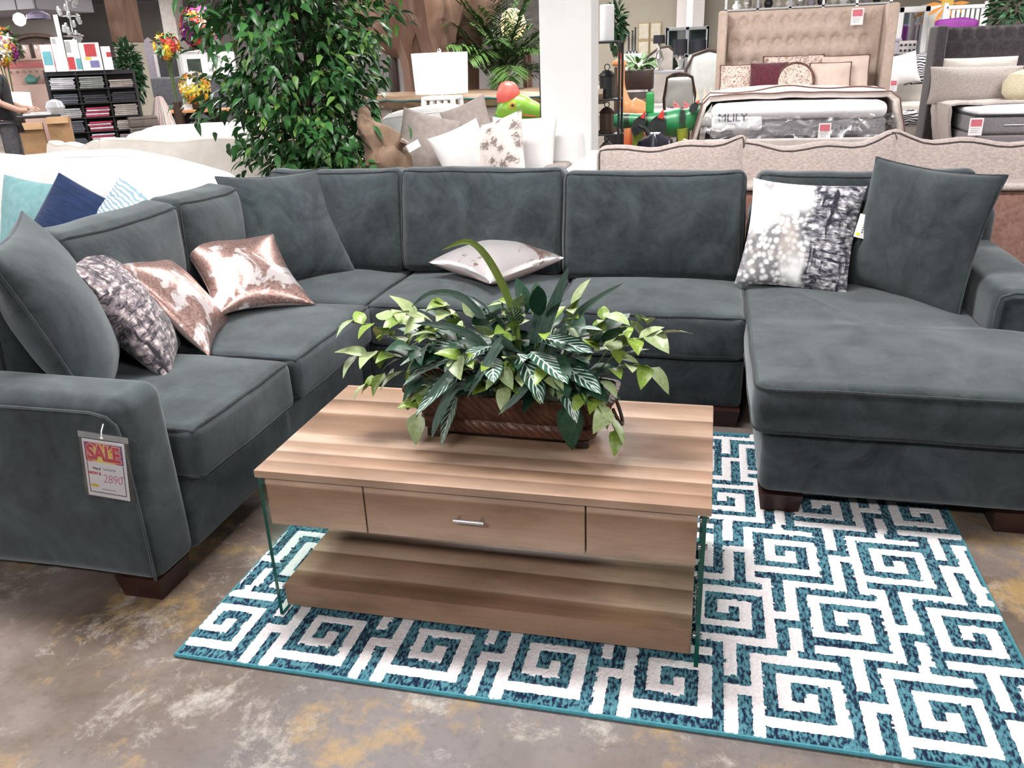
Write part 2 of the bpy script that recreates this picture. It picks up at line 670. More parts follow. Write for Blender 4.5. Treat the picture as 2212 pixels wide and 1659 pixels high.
arm = arm_shape(sec, -2.43, 1.668, -1.485, 1.855, 0.065, 0.635, 0.045, 4)
pm = MB()          # cord round the outer panel and down the front of the arm
pm.tube([(-2.43, 1.666, 0.602), (-2.1, 1.663, 0.602), (-1.75, 1.663, 0.603), (-1.58, 1.663, 0.602), (-1.53, 1.663, 0.592), (-1.505, 1.664, 0.568), (-1.498, 1.665, 0.52),
         (-1.496, 1.666, 0.35), (-1.497, 1.667, 0.08)], 0.0045, 6)
pm.build('piping', SUEDE, arm, world=True)
seat_cushion(sec, -2.22, 1.862, -1.425, 2.465, seed=5, z0=0.295, z1=0.475)
seat_cushion(sec, -2.22, 2.472, -1.41, 3.16, seed=9.3)
back_cushion(sec, (-2.12, 2.03, 0.70), 0.35, 0.20, 0.47, PI / 2, 0.10, 11)
back_cushion(sec, (-2.15, 2.535, 0.72), 0.65, 0.20, 0.48, PI / 2, 0.12, 14)
for fx, fy in ((-1.565, 1.745), (-2.35, 1.745), (-1.565, 3.08), (-2.35, 3.08)):
    foot(sec, fx, fy, 0.15)

# -- corner section
cor = thing('sofa_section', 'charcoal suede sectional corner piece behind the leaning corner pillow', 'sofa', (-1.95, 3.65, 0), 0, 'sections of the charcoal sectional sofa')
frame_box(cor, 'base_frame', -2.42, 3.17, 0.07, -1.455, 4.12, 0.30, seed=6)
frame_box(cor, 'back_frame', -2.43, 3.17, 0.07, -2.22, 4.13, 0.78, 0.05, seed=7)
frame_box(cor, 'back_frame', -2.22, 3.93, 0.07, -1.455, 4.13, 0.78, 0.05, seed=8)
seat_cushion(cor, -2.22, 3.168, -1.44, 3.93, seed=12)
back_cushion(sec, (-2.16, 3.10, 0.72), 0.46, 0.20, 0.48, PI / 2, 0.10, 17)
back_cushion(cor, (-1.80, 3.80, 0.715), 0.70, 0.20, 0.485, 0, -0.10, 19)
for fx, fy in ((-1.53, 3.25), (-2.35, 4.05), (-1.53, 4.05)):
    foot(cor, fx, fy)

# -- armless two-seat section along the back
mid = thing('sofa_section', 'charcoal suede armless middle section with two seats and tall back cushions', 'sofa', (-0.64, 3.65, 0), 0, 'sections of the charcoal sectional sofa')
frame_box(mid, 'base_frame', -1.45, 3.185, 0.07, 0.165, 4.12, 0.285, seed=16)
frame_box(mid, 'back_frame', -1.45, 3.93, 0.07, 0.165, 4.13, 0.78, 0.05, seed=17)
seat_cushion(mid, -1.435, 3.15, -0.622, 3.93, seed=21, z0=0.285)
seat_cushion(mid, -0.615, 3.15, 0.165, 3.93, seed=25, z0=0.285)
back_cushion(mid, (-1.055, 3.80, 0.715), 0.79, 0.21, 0.485, 0, -0.12, 27)
back_cushion(mid, (-0.255, 3.79, 0.70), 0.80, 0.21, 0.475, 0, -0.13, 31)
for fx, fy in ((-1.37, 3.27), (0.085, 3.22), (-1.37, 4.04), (0.085, 4.04)):
    foot(mid, fx, fy, 0.15)

# -- chaise with the far arm
cha = thing('sofa_section', 'charcoal suede chaise end with the wide footrest over the patterned rug', 'sofa', (0.70, 3.3, 0), 0, 'sections of the charcoal sectional sofa')
frame_box(cha, 'base_frame', 0.20, 2.47, 0.075, 1.22, 4.12, 0.315, 0.04, seed=36)
frame_box(cha, 'back_frame', 0.18, 3.93, 0.07, 1.22, 4.13, 0.78, 0.05, seed=37)
arm = arm_shape(cha, 1.0, 3.08, 1.235, 4.12, 0.20, 0.625, 0.05, 41)
pm = MB()
pm.tube([(1.005, 3.08, 0.35), (1.004, 3.076, 0.55), (1.012, 3.076, 0.60), (1.05, 3.077, 0.615), (1.2, 3.077, 0.615), (1.23, 3.078, 0.60), (1.232, 3.08, 0.35)], 0.0055, 6)
pm.build('piping', SUEDE, arm, world=True)


def chaise_cushion():
    """one long cushion that widens in front of the arm"""
    out = []
    poly = [(0.16, 2.42), (1.24, 2.42), (1.24, 3.05), (0.985, 3.08), (0.985, 3.95), (0.16, 3.95)]
    # rounded outline
    pts = []
    n = len(poly)
    for i in range(n):
        p, a, b = Vector(poly[i]), Vector(poly[i - 1]), Vector(poly[(i + 1) % n])
        rad = 0.06
        pa, pb = p + (a - p).normalized() * rad, p + (b - p).normalized() * rad
        for j in range(5):
            t = j / 4
            pts.append((pa * (1 - t) ** 2 + p * 2 * t * (1 - t) + pb * t ** 2))
    dense = []
    for i in range(len(pts)):
        a, b = pts[i], pts[(i + 1) % len(pts)]
        k = max(1, int((b - a).length / 0.06))
        for j in range(k):
            dense.append(a + (b - a) * j / k)
    cen = Vector((0.60, 3.0))
    z0, z1 = 0.31, 0.475
    rings = [(1.0 - 0.05, z0), (1.0 - 0.012, z0 + 0.012), (1.0, z0 + 0.04), (1.008, (z0 + z1) / 2), (1.0, z1 - 0.035), (0.988, z1 - 0.010), (0.965, z1 + 0.002)]
    for s in (0.9, 0.8, 0.68, 0.56, 0.44, 0.32, 0.2, 0.1):
        rings.append((s, z1 + 0.03 * (1 - s ** 2.2)))
    vs = []
    for s, z in rings:
        for p in dense:
            q = cen + (p - cen) * s
            nv = noise.noise_vector(Vector((q.x * 5, q.y * 5, z * 3)))
            w = math.sin(q.y * 55 + 6 * noise.noise(Vector((q.x * 3, q.y * 2, 0)))) * math.exp(-((q.x - 0.42) / 0.22) ** 2 - ((q.y - 3.2) / 0.35) ** 2) * 0.004 if z > z1 else 0
            vs.append((q.x + nv[0] * 0.005, q.y + nv[1] * 0.005, z + nv[2] * 0.007 * (1 if z > z1 - 0.02 else 0.4) + w))
    m = len(dense)
    fs = []
    for i in range(len(rings) - 1):
        for j in range(m):
            fs.append((i * m + j, i * m + (j + 1) % m, (i + 1) * m + (j + 1) % m, (i + 1) * m + j))
    fs.append(tuple(range(m - 1, -1, -1)))
    fs.append(tuple((len(rings) - 1) * m + j for j in range(m)))
    ob = MB().add(vs, fs).build('seat_cushion', SUEDE, cha, world=True)
    pp = MB().tube([vs[5 * m + j] for j in range(m)], 0.0055, 6, closed=True)
    pp.tube([vs[1 * m + j] for j in range(m)], 0.0055, 6, closed=True)
    pp.build('piping', SUEDE_PIPE, ob, world=True)


chaise_cushion()
back_cushion(cha, (0.63, 3.82, 0.70), 0.88, 0.20, 0.46, 0, -0.10, 43)
for fx, fy in ((0.275, 2.545), (0.98, 2.545), (0.275, 4.04), (1.14, 4.04)):
    foot(cha, fx, fy, 0.14)

# ------------------------------------------------------------------ pillows on the sectional
def loose(label, loc, rot, w, h, seed, chop=0.0, t=0.20):
    return throw_pillow('throw_pillow', label, SUEDE, loc, rot, w, h, t, pipe=SUEDE, group='charcoal suede throw pillows', seed=seed, chop=chop, wr=0.008, ws=7, pipe_r=0.0045, pinch=0.085)


loose('charcoal suede throw pillow propped against the near arm, beside the printed pillow', (-1.97, 2.06, 0.745), (-0.32, -0.04, 2.15), 0.58, 0.58, 3.0, t=0.24)
loose('charcoal suede throw pillow leaning in the corner behind the sequin pillow', (-1.95, 3.52, 0.735), (-0.45, 0.03, 0.90), 0.55, 0.55, 7.0)
loose('large charcoal suede throw pillow leaning by the chaise arm, beside the printed pillow', (0.80, 3.50, 0.735), (-0.20, 0.03, -0.90), 0.58, 0.54, 13.0, t=0.23)


def make_sequin(edge_=0.53):
    t = NT('rose_sequins')
    v = t.coord('Object')
    cell = t.voronoi(v, 150, out='Color')
    patch = t.noise(t.coord('Object', (1, 1, 1), loc=(0.3, 0, 0.1)), 6.0, 4, 0.6, 1.2)
    rose = t.mix(cell, (0.27, 0.15, 0.13), (0.58, 0.40, 0.36))
    col = t.mix(t.ramp(patch, [(edge_, (0, 0, 0)), (edge_ + 0.05, (1, 1, 1))]), rose, (0.92, 0.87, 0.87))
    t.color(col)
    t.set(rough=0.30, metal=0.75)
    nm = t.n('ShaderNodeNormalMap') if False else None
    big_ = t.voronoi(v, 55, out='Color')
    t.bump(t.math('ADD', t.sep(cell)[0], t.sep(big_)[1]), 0.8, 0.014)
    return t.m


def make_print(edge_=0.075):
    t = NT('monochrome_print')
    v = t.coord('Object')
    xyz = t.sep(v)
    warp = t.noise(v, 7, 4, 0.6, 0.6)
    vv = t.n('ShaderNodeVectorMath', operation='ADD')
    t.l(v, vv.inputs[0])
    cmb = t.n('ShaderNodeCombineXYZ')
    t.l(t.math('MULTIPLY', warp, 0.05), cmb.inputs[0])
    t.l(t.math('MULTIPLY', warp, -0.04), cmb.inputs[2])
    t.l(cmb.outputs[0], vv.inputs[1])
    w = vv.outputs[0]
    blobs = t.ramp(t.voronoi(w, 40), [(0.22, (1, 1, 1)), (0.62, (0.10, 0.10, 0.10))])
    cm = t.n('ShaderNodeMapping')
    cm.inputs['Scale'].default_value = (1.0, 1, 3.4)
    t.l(w, cm.inputs['Vector'])
    strokes = t.ramp(t.noise(cm.outputs[0], 17, 5, 0.7, 0.6), [(0.40, (0, 0, 0)), (0.58, (1, 1, 1))])
    cm2 = t.n('ShaderNodeMapping')
    cm2.inputs['Scale'].default_value = (4.0, 1, 0.8)
    t.l(w, cm2.inputs['Vector'])
    drips = t.ramp(t.noise(cm2.outputs[0], 9, 4, 0.6), [(0.36, (0, 0, 0)), (0.46, (1, 1, 1))])
    right = t.ramp(t.math('ADD', t.math('ADD', xyz[0], 0.20), t.math('MULTIPLY', t.noise(v, 9, 3), 0.12)), [(edge_ + 0.20, (0, 0, 0)), (edge_ + 0.23, (1, 1, 1))])
    pale = t.ramp(t.noise(w, 3.6, 3), [(0.44, (0, 0, 0)), (0.56, (1, 1, 1))])
    left = t.mix(pale, (0.88, 0.87, 0.87), t.mix(blobs, (0.13, 0.125, 0.14), (0.84, 0.83, 0.83)))
    left = t.mix(t.math('MULTIPLY', t.ramp(t.noise(t.coord('Object', loc=(2, 0, 3)), 7, 4), [(0.55, (0, 0, 0)), (0.7, (1, 1, 1))]), 0.7), left, (0.50, 0.45, 0.41))
    bars = t.mix(strokes, (0.02, 0.02, 0.035), t.mix(blobs, (0.20, 0.19, 0.23), (0.84, 0.82, 0.84)))
    bars = t.mix(drips, (0.015, 0.015, 0.025), bars)
    c_ = t.mix(right, left, bars)
    t.color(t.mix(1.0, c_, (0.86, 0.74, 0.71), 'MULTIPLY') if edge_ < 0 else c_)
    t.set(rough=0.75, sheen=0.2, spec=0.2)
    return t.m


SEQUIN = make_sequin()
SEQUIN_PALE = make_sequin(0.38)
PRINT = make_print()
PRINT_DARK = make_print(-0.19)
PINK_BACK = simple('blush_satin', (0.62, 0.50, 0.47), (0.55, 0.44, 0.41), 8, 0.6)
throw_pillow('sequin_pillow', 'rose gold sequin pillow leaning between the printed pillow and another sequin pillow', SEQUIN, (-1.945, 2.61, 0.645), (-0.66, 0.02, 1.92), 0.45, 0.45, 0.15,
             group='rose gold sequin pillows', seed=2.0, pinch=0.14, back=PINK_BACK)
throw_pillow('sequin_pillow', 'rose gold sequin pillow slumped before the leaning charcoal corner pillow', SEQUIN, (-1.885, 3.00, 0.645), (-0.93, 0.12, 1.00), 0.45, 0.44, 0.15,
             group='rose gold sequin pillows', seed=5.0, pinch=0.15, back=PINK_BACK)
throw_pillow('sequin_pillow', 'pale rose sequin pillow lying flat on the middle seat behind the planter', SEQUIN_PALE, (-0.955, 3.60, 0.575), (-1.50, 0.05, -0.62), 0.45, 0.45, 0.17,
             group='rose gold sequin pillows', seed=9.0, pinch=0.11, back=PINK_BACK)
throw_pillow('printed_pillow', 'black and white printed pillow slumped against the near charcoal throw pillow', PRINT_DARK, (-1.94, 2.33, 0.675), (-0.52, 0.0, 2.08), 0.46, 0.47, 0.17,
             group='monochrome printed pillows', seed=4.0, pinch=0.05)
pr = throw_pillow('printed_pillow', 'black and white printed pillow with a swing tag on the chaise', PRINT, (0.375, 3.62, 0.70), (-0.45, 0.05, -0.18), 0.46, 0.47, 0.14,
                  group='monochrome printed pillows', seed=6.0, pinch=0.07)
tg = MB().rbox(-0.022, -0.0012, -0.05, 0.022, 0.0012, 0.05, 0.001, 1, 1)
tg = tg.build('swing_tag', PAPER, pr, (0.238, -0.012, 0.06), (0, 0.12, 0.15))
tag(tg, 'white swing tag with a yellow dot')
MB().lathe([(0.007, -0.0005), (0.007, 0.0005)], 12).build('price_dot', simple('yellow_dot', (0.85, 0.80, 0.02)), tg, (-0.008, -0.0018, -0.036), (PI / 2, 0, 0))
GREY_INK = simple('grey_ink', (0.10, 0.09, 0.09))
lt = MB()
for i in range(7):
    lt.box(0.002, -0.0019, 0.034 - i * 0.010, 0.009, -0.0013, 0.0375 - i * 0.010)
    lt.box(0.0045, -0.0019, 0.031 - i * 0.010, 0.0065, -0.0013, 0.0375 - i * 0.010)
lt.build('lettering', GREY_INK, tg)
ct = MB().rbox(-0.017, -0.001, -0.011, 0.017, 0.001, 0.011, 0.0008, 1, 1).build('care_label', PAPER, bpy.data.objects['sequin_pillow'], (0.235, 0.0, -0.21), (0.4, 0.3, 0))

# ------------------------------------------------------------------ patterned rug
RUG = (-1.312, 1.470, 0.815, 3.075)
TILE = ["#######.#.", "......#.#.", "#####.#.#.", "#...#.#.#.", "#.#.#.#...", "#.###.###.", "#.....#.#.", "#######.#.", "......#.#.", "##.####.##"]


def rug_teal(x, y):
    """x, y in metres from the rug's near corner"""
    i = (x - (-0.037)) / 0.0307
    j = max(0.0, (y - 0.008) / 0.0307)
    i %= 10
    j %= 20
    if j < 0:
        return True
    if j < 10:
        return TILE[int(j)][int(i)] == '#'
    if j < 19:
        i2, j2 = (10.4 - i) % 10, 19 - j
        return TILE[min(9, int(j2))][int(i2)] == '#'
    i2 = (10.4 - i) % 10
    return int(i) == 8 or int(i2) == 8


def make_rug():
    x0, y0, x1, y1 = RUG
    st = 0.0054
    nx, ny = int((x1 - x0) / st), int((y1 - y0) / st)
    root = thing('area_rug', 'white and teal Greek key patterned area rug under the coffee table', 'rug', (x0, y0, 0))
    H = np.zeros((nx, ny), bool)
    for i in range(nx):
        for j in range(ny):
            x, y = (i + 0.5) * st, (j + 0.5) * st
            a = noise.noise(Vector((x * 70, y * 70, 0.5))) * 0.0016
            b = noise.noise(Vector((x * 70, y * 70, 9.5))) * 0.0016
            H[i, j] = rug_teal(x + a, y + b)
    base = 0.007
    hv = np.zeros((nx + 1, ny + 1))
    cnt = np.zeros((nx + 1, ny + 1))
    W = (~H).astype(float)
    for di in (0, 1):
        for dj in (0, 1):
            hv[di:nx + di, dj:ny + dj] += W
            cnt[di:nx + di, dj:ny + dj] += 1
    rng = np.random.RandomState(3)
    Z = base + 0.0045 * hv / cnt + rng.uniform(-0.0009, 0.0009, hv.shape)
    X, Y = np.meshgrid(np.arange(nx + 1) * st, np.arange(ny + 1) * st, indexing='ij')
    X = X + rng.uniform(-0.0016, 0.0016, X.shape)
    Y = Y + rng.uniform(-0.0016, 0.0016, X.shape)
    V = np.stack([X, Y, Z], -1).reshape(-1, 3)
    idx = np.arange((nx + 1) * (ny + 1)).reshape(nx + 1, ny + 1)
    quads = np.stack([idx[:-1, :-1], idx[1:, :-1], idx[1:, 1:], idx[:-1, 1:]], -1)
    t = NT('teal_pile')
    v = t.coord('Object', (1.0, 0.42, 1))
    a = t.noise(v, 130, 2, 0.5)
    b = t.noise(v, 16, 3, 0.6)
    f = t.math('ADD', t.math('MULTIPLY', a, 0.75), t.math('MULTIPLY', b, 0.25))
    t.color(t.ramp(f, [(0.42, (0.004, 0.010, 0.032)), (0.47, (0.015, 0.052, 0.080)), (0.52, (0.050, 0.150, 0.19)), (0.66, (0.085, 0.215, 0.255))]))
    t.set(rough=0.95, sheen=0.1, spec=0.1)
    teal = t.m
    white = simple('ivory_pile', (0.70, 0.67, 0.68), (0.60, 0.57, 0.58), 120, 0.95, bump=0.3, bscale=260, sheen=0.1, spec=0.1)
    for nm, mask, mat in (('ivory_pile', ~H, white), ('teal_pile', H, teal)):
        q = quads[mask]
        used, inv = np.unique(q, return_inverse=True)
        me = bpy.data.meshes.new(nm)
        me.from_pydata(V[used].tolist(), [], inv.reshape(-1, 4).tolist())
        me.materials.append(mat)
        me.update()
        ob = link(nm, me, root)
        tag(ob, 'raised ivory pile' if mask[0, 0] != H[0, 0] else 'mottled teal and navy pile', kind='stuff')
    bind = simple('teal_binding', (0.035, 0.17, 0.21), (0.05, 0.22, 0.27), 80, 0.9)
    w, d = nx * st, ny * st
    MB().tube([(0, 0, 0.006), (w / 2, 0, 0.006), (w, 0, 0.006), (w, d / 2, 0.006), (w, d, 0.006), (w / 2, d, 0.006), (0, d, 0.006), (0, d / 2, 0.006)], 0.006, 6, closed=True).build('binding', bind, root)
    MB().box(0.002, 0.002, 0.0, w - 0.002, d - 0.002, 0.004).build('backing', bind, root, smooth=False)


make_rug()

# ------------------------------------------------------------------ coffee table
def make_oak():
    t = NT('washed_oak')
    v = t.coord('Object')
    y = t.sep(v)[1]
    z = t.sep(v)[2]
    yy = t.math('ADD', t.math('ADD', y, t.math('MULTIPLY', z, 0.9)), t.math('MULTIPLY', t.noise(t.coord('Object', (0.8, 3, 3)), 3, 2), 0.004))
    fr = t.math('FRACT', t.math('MULTIPLY', yy, 1.0 / 0.62))
    D, M, Lt, P = (0.19, 0.112, 0.069), (0.27, 0.170, 0.112), (0.35, 0.236, 0.168), (0.46, 0.337, 0.258)
    stops = [(0.0, P), (0.035, P), (0.045, Lt), (0.10, M), (0.24, D), (0.275, M), (0.285, P), (0.34, Lt), (0.44, D), (0.45, P), (0.52, Lt), (0.615, M), (0.625, P), (0.66, Lt), (0.755, D), (0.765, Lt), (0.80, M), (0.85, D), (0.86, P), (0.90, Lt), (0.955, M), (0.965, P)]
    c = t.ramp(fr, stops)
    g = t.noise(t.coord('Object', (1.6, 42, 42)), 4, 5, 0.65, 0.3)
    c = t.mix(1.0, c, t.ramp(g, [(0.30, (0.86, 0.85, 0.84)), (0.55, (1.0, 1.0, 1.0))]), 'MULTIPLY')
    bl = t.noise(t.coord('Object', (1.0, 3, 3)), 2.6, 4, 0.55)
    c = t.mix(1.0, c, t.ramp(bl, [(0.36, (0.70, 0.66, 0.63)), (0.62, (1.08, 1.06, 1.04))]), 'MULTIPLY')
    t.color(c)
    t.set(rough=0.42, spec=0.4)
    t.bump(g, 0.05, 0.002)
    return t.m


OAK = make_oak()
GREEN_EDGE = simple('green_glass_edge', (0.004, 0.055, 0.042), (0.006, 0.075, 0.058), 20, 0.15)
gt = NT('clear_glass')
gt.b.inputs['Base Color'].default_value = (0.86, 0.96, 0.92, 1)
tr = gt.n('ShaderNodeBsdfTransparent')
tr.inputs[0].default_value = (0.86, 0.95, 0.92, 1)
gl = gt.n('ShaderNodeBsdfGlossy')
gl.inputs['Roughness'].default_value = 0.03
mx = gt.n('ShaderNodeMixShader')
mx.inputs[0].default_value = 0.06
gt.l(tr.outputs[0], mx.inputs[1])
gt.l(gl.outputs[0], mx.inputs[2])
gt.l(mx.outputs[0], gt.out.inputs['Surface'])
CLEAR_GLASS = gt.m

TX0, TX1, TY0, TY1, TZ = -1.120, 0.040, 1.667, 2.271, 0.468
tb = thing('coffee_table', 'washed oak coffee table with one drawer, low shelf and clear glass sides', 'coffee table', (TX0, TY0, 0.012))
TW, TD, TH = TX1 - TX0, TY1 - TY0, TZ - 0.012
MB().rbox(0, 0, TH - 0.022, TW, TD, TH, 0.003, 1, 1).build('table_top', OAK, tb)
body = MB().box(0.022, 0.03, TH - 0.165, TW - 0.030, TD - 0.012, TH - 0.022)
body.build('case', OAK, tb, smooth=False)
s1, s2 = 0.297, 0.868
for a, b, nm in ((0.022, s1 - 0.002, 'front_panel'), (s1 + 0.002, s2 - 0.002, 'drawer_front'), (s2 + 0.002, TW - 0.030, 'front_panel')):
    ob = MB().rbox(a, 0.012, TH - 0.165, b, 0.030, TH - 0.026, 0.0015, 1, 1).build(nm, OAK, tb)
    if nm == 'drawer_front':
        hm = MB().tube([(0.543, -0.012, TH - 0.088), (0.620, -0.012, TH - 0.088)], 0.0055, 10)
        hm.tube([(0.552, -0.012, TH - 0.088), (0.552, 0.013, TH - 0.088)], 0.004, 8).tube([(0.611, -0.012, TH - 0.088), (0.611, 0.013, TH - 0.088)], 0.004, 8)
        hb = hm.build('handle', CHROME, ob)
        tag(hb, 'chrome bar handle')
sh = MB().rbox(0.024, 0.018, 0.026, TW - 0.030, TD - 0.012, 0.094, 0.002, 1, 1)
sh.build('shelf', OAK, tb)
for x0_, x1_ in ((0.006, 0.016), (TW - 0.020, TW - 0.010)):
    y0_, y1_ = 0.004, TD - 0.004
    g = MB().box(x0_, y0_, 0, x1_, y1_, TH - 0.022)
    g.mi = [1, 1, 1, 0, 1, 0]
    gp = g.build('glass_panel', [CLEAR_GLASS, GREEN_EDGE], tb, smooth=False)
    tag(gp, 'clear glass side panel with green edge')
    bm_ = MB()
    for by in (0.05, TD / 2, TD - 0.05):
        for bz in (0.06, TH - 0.06, TH - 0.135):
            for xx, d in ((x0_, -1), (x1_, 1)):
                bm_.tube([(xx - 0.0005 * d, by, bz), (xx + 0.006 * d, by, bz)], 0.008, 10)
    bm_.build('bolt', CHROME, gp)

# ------------------------------------------------------------------ planter with artificial greenery
def leaf_mesh(name, L, W, mat, curl=0.25, fold=0.2, n=7, shape='ovate', heart=0.0):
    """leaf along +X from its base, face up +Z; UV x along, y across"""
    prof = []
    for i in range(n + 1):
        t = i / n
        if shape == 'ovate':
            w = (math.sin(PI * min(1, t ** 0.62 * 1.0)) ** 0.8) * (1 - 0.25 * t)
        elif shape == 'lance':
            w = math.sin(PI * t ** 0.8) ** 0.7
        elif shape == 'sword':
            w = min(1, 0.75 + 0.6 * t) * (1 - max(0, (t - 0.35) / 0.65) ** 1.6)
        else:
            w = math.sin(PI * t) ** 0.8
        prof.append((t, max(0.015, w) * W / 2))
    vs, fs, uv = [], [], []
    for t, w in prof:
        z0 = -curl * L * t * t
        back = -heart * W * (1 - t) ** 3
        for s in (-1, -0.5, 0, 0.5, 1):
            vs.append((L * t * (1 - 0.12 * curl * t) + back * abs(s), w * s, z0 + fold * w * abs(s) + 0.02 * W * math.sin(t * 9 + s * 2) * abs(s)))
            uv.append((t, 0.5 + 0.5 * s))
    for i in range(n):
        for j in range(4):
            fs.append((i * 5 + j, (i + 1) * 5 + j, (i + 1) * 5 + j + 1, i * 5 + j + 1))
    m = MB().add(vs, fs)
    me = m.mesh(name, mat, fix=False)
    ul = me.uv_layers.new(name='UVMap')
    for lp in me.loops:
        ul.data[lp.index].uv = uv[lp.vertex_index]
    return me


def leaf_material(name, base, light, vein=None, freq=0, mottle=0.5, rough=0.4):
    t = NT(name)
    info = t.n('ShaderNodeObjectInfo')
    uvc = t.coord('UV')
    s = t.sep(uvc)
    across = t.math('ABSOLUTE', t.math('SUBTRACT', s[1], 0.5))
    n_ = t.noise(uvc, 7, 4, 0.6)
    col = t.mix(t.ramp(n_, [(0.5 - 0.25 * mottle, (0, 0, 0)), (0.5 + 0.3 * mottle, (1, 1, 1))]), base, light)
    rnd = t.ramp(info.outputs['Random'], [(0, (0.72, 0.75, 0.72)), (1, (1.15, 1.1, 1.0))])
    col = t.mix(1.0, col, rnd, 'MULTIPLY')
    if vein:
        ph = t.math('MULTIPLY', t.math('SUBTRACT', s[0], t.math('MULTIPLY', across, 0.55)), freq)
        st = t.math('ABSOLUTE', t.math('SUBTRACT', t.math('FRACT', ph), 0.5))
        lines = t.ramp(st, [(0.30, (0, 0, 0)), (0.42, (1, 1, 1))])
        midr = t.ramp(across, [(0.02, (1, 1, 1)), (0.05, (0, 0, 0))])
        edge = t.ramp(across, [(0.40, (1, 1, 1)), (0.48, (0, 0, 0))])
        k = t.mix(1.0, t.mix(1.0, lines, edge, 'MULTIPLY'), midr, 'LIGHTEN')
        col = t.mix(k, col, vein)
    else:
        midr = t.ramp(across, [(0.012, (1, 1, 1)), (0.04, (0, 0, 0))])
        col = t.mix(t.math('MULTIPLY', midr, 0.5), col, light)
    t.color(col)
    t.set(rough=rough, spec=0.35)
    return t.m


ZEBRA = leaf_material('zebra_leaf', (0.015, 0.065, 0.042), (0.04, 0.12, 0.08), (0.62, 0.72, 0.66), 8, 0.4)
POTHOS = leaf_material('pothos_leaf', (0.10, 0.20, 0.025), (0.30, 0.40, 0.08), None, 0, 0.9, 0.35)
POTHOS_PALE = leaf_material('pale_pothos_leaf', (0.17, 0.25, 0.10), (0.40, 0.48, 0.27), None, 0, 0.9, 0.35)
DEEP = leaf_material('deep_green_leaf', (0.008, 0.035, 0.020), (0.03, 0.085, 0.05), None, 0, 0.6, 0.35)
SWORD = leaf_material('sword_leaf', (0.06, 0.11, 0.09), (0.13, 0.20, 0.18), None, 0, 0.5, 0.45)
SWORD_LIME = leaf_material('lime_sword_leaf', (0.10, 0.17, 0.03), (0.19, 0.25, 0.06), None, 0, 0.5, 0.45)
STEM = simple('plant_stem', (0.06, 0.11, 0.03), (0.10, 0.15, 0.05), 20, 0.6)

PX, PY, PZ = -0.505, 2.0, TZ
pl = thing('planter', 'carved brown trough planter of mixed artificial greenery on the coffee table', 'planter', (PX, PY, PZ), -0.03)


def make_trough_mat():
    t = NT('carved_brown_resin')
    v = t.coord('Object')
    wv = t.n('ShaderNodeTexWave', wave_type='BANDS', bands_direction='DIAGONAL')
    wv.inputs['Scale'].default_value = 26
    wv.inputs['Distortion'].default_value = 6
    wv.inputs['Detail'].default_value = 3
    t.l(v, wv.inputs['Vector'])
    c = t.ramp(t.noise(v, 14, 4), [(0.35, (0.042, 0.012, 0.007)), (0.65, (0.11, 0.040, 0.018))])
    c = t.mix(t.math('MULTIPLY', wv.outputs['Fac'], 0.55), c, (0.035, 0.012, 0.009))
    t.color(c)
    t.set(rough=0.45)
    t.bump(wv.outputs['Fac'], 0.5, 0.004)
    return t.m


TROUGH = make_trough_mat()


def trough(zs):
    """stack of rounded-rectangle rings (half length, half depth, z)"""
    vs, fs = [], []
    m = 40
    for hx, hy, z in zs:
        for j in range(m):
            a = 2 * PI * j / m
            ca, sa = math.cos(a), math.sin(a)
            e = 0.28
            vs.append((hx * math.copysign(abs(ca) ** e, ca), hy * math.copysign(abs(sa) ** e, sa), z))
    for i in range(len(zs) - 1):
        for j in range(m):
            fs.append((i * m + j, i * m + (j + 1) % m, (i + 1) * m + (j + 1) % m, (i + 1) * m + j))
    fs.append(tuple(range(m - 1, -1, -1)))
    fs.append(tuple((len(zs) - 1) * m + j for j in range(m)))
    return MB().add(vs, fs)


tro = trough([(0.225, 0.070, 0.020), (0.243, 0.080, 0.028), (0.250, 0.084, 0.045), (0.248, 0.083, 0.058), (0.238, 0.078, 0.064), (0.252, 0.083, 0.072), (0.275, 0.092, 0.095), (0.286, 0.096, 0.118),
              (0.288, 0.098, 0.128), (0.294, 0.101, 0.133), (0.294, 0.101, 0.142), (0.282, 0.092, 0.142), (0.276, 0.088, 0.120)]).build('trough', TROUGH, pl)
for sx in (-1, 1):
    for sy in (-1, 1):
        MB().rbox(sx * 0.20 - 0.028, sy * 0.052 - 0.018, 0, sx * 0.20 + 0.028, sy * 0.052 + 0.018, 0.024, 0.006, 1, 2).build('foot', DARK_WOOD, tro)
    MB().tube([(sx * (0.285 + 0.022 * math.sin(a)), -0.03 * math.cos(a), 0.105 - 0.055 * math.sin(a)) for a in [i * PI / 10 for i in range(11)]], 0.005, 8).build('ring_handle', DARK_WOOD, tro)
MB().rbox(-0.27, -0.085, 0.10, 0.27, 0.085, 0.125, 0.01, 4, 1).build('moss_filling', simple('dark_moss', (0.012, 0.022, 0.010), (0.03, 0.045, 0.02), 40, 0.95, bump=0.6, bscale=60), pl)

rl = random.Random(5)


def orient(direction, roll=0.0):
    """euler that lays a leaf (along +X, face +Z) along a direction"""
    d = Vector(direction).normalized()
    up = Vector((0, 0, 1)) if abs(d.z) < 0.98 else Vector((0, 1, 0))
    y = up.cross(d).normalized()
    z = d.cross(y)
    M = Matrix((d, y, z)).transposed() @ Matrix.Rotation(roll, 3, 'X')
    return M.to_euler()


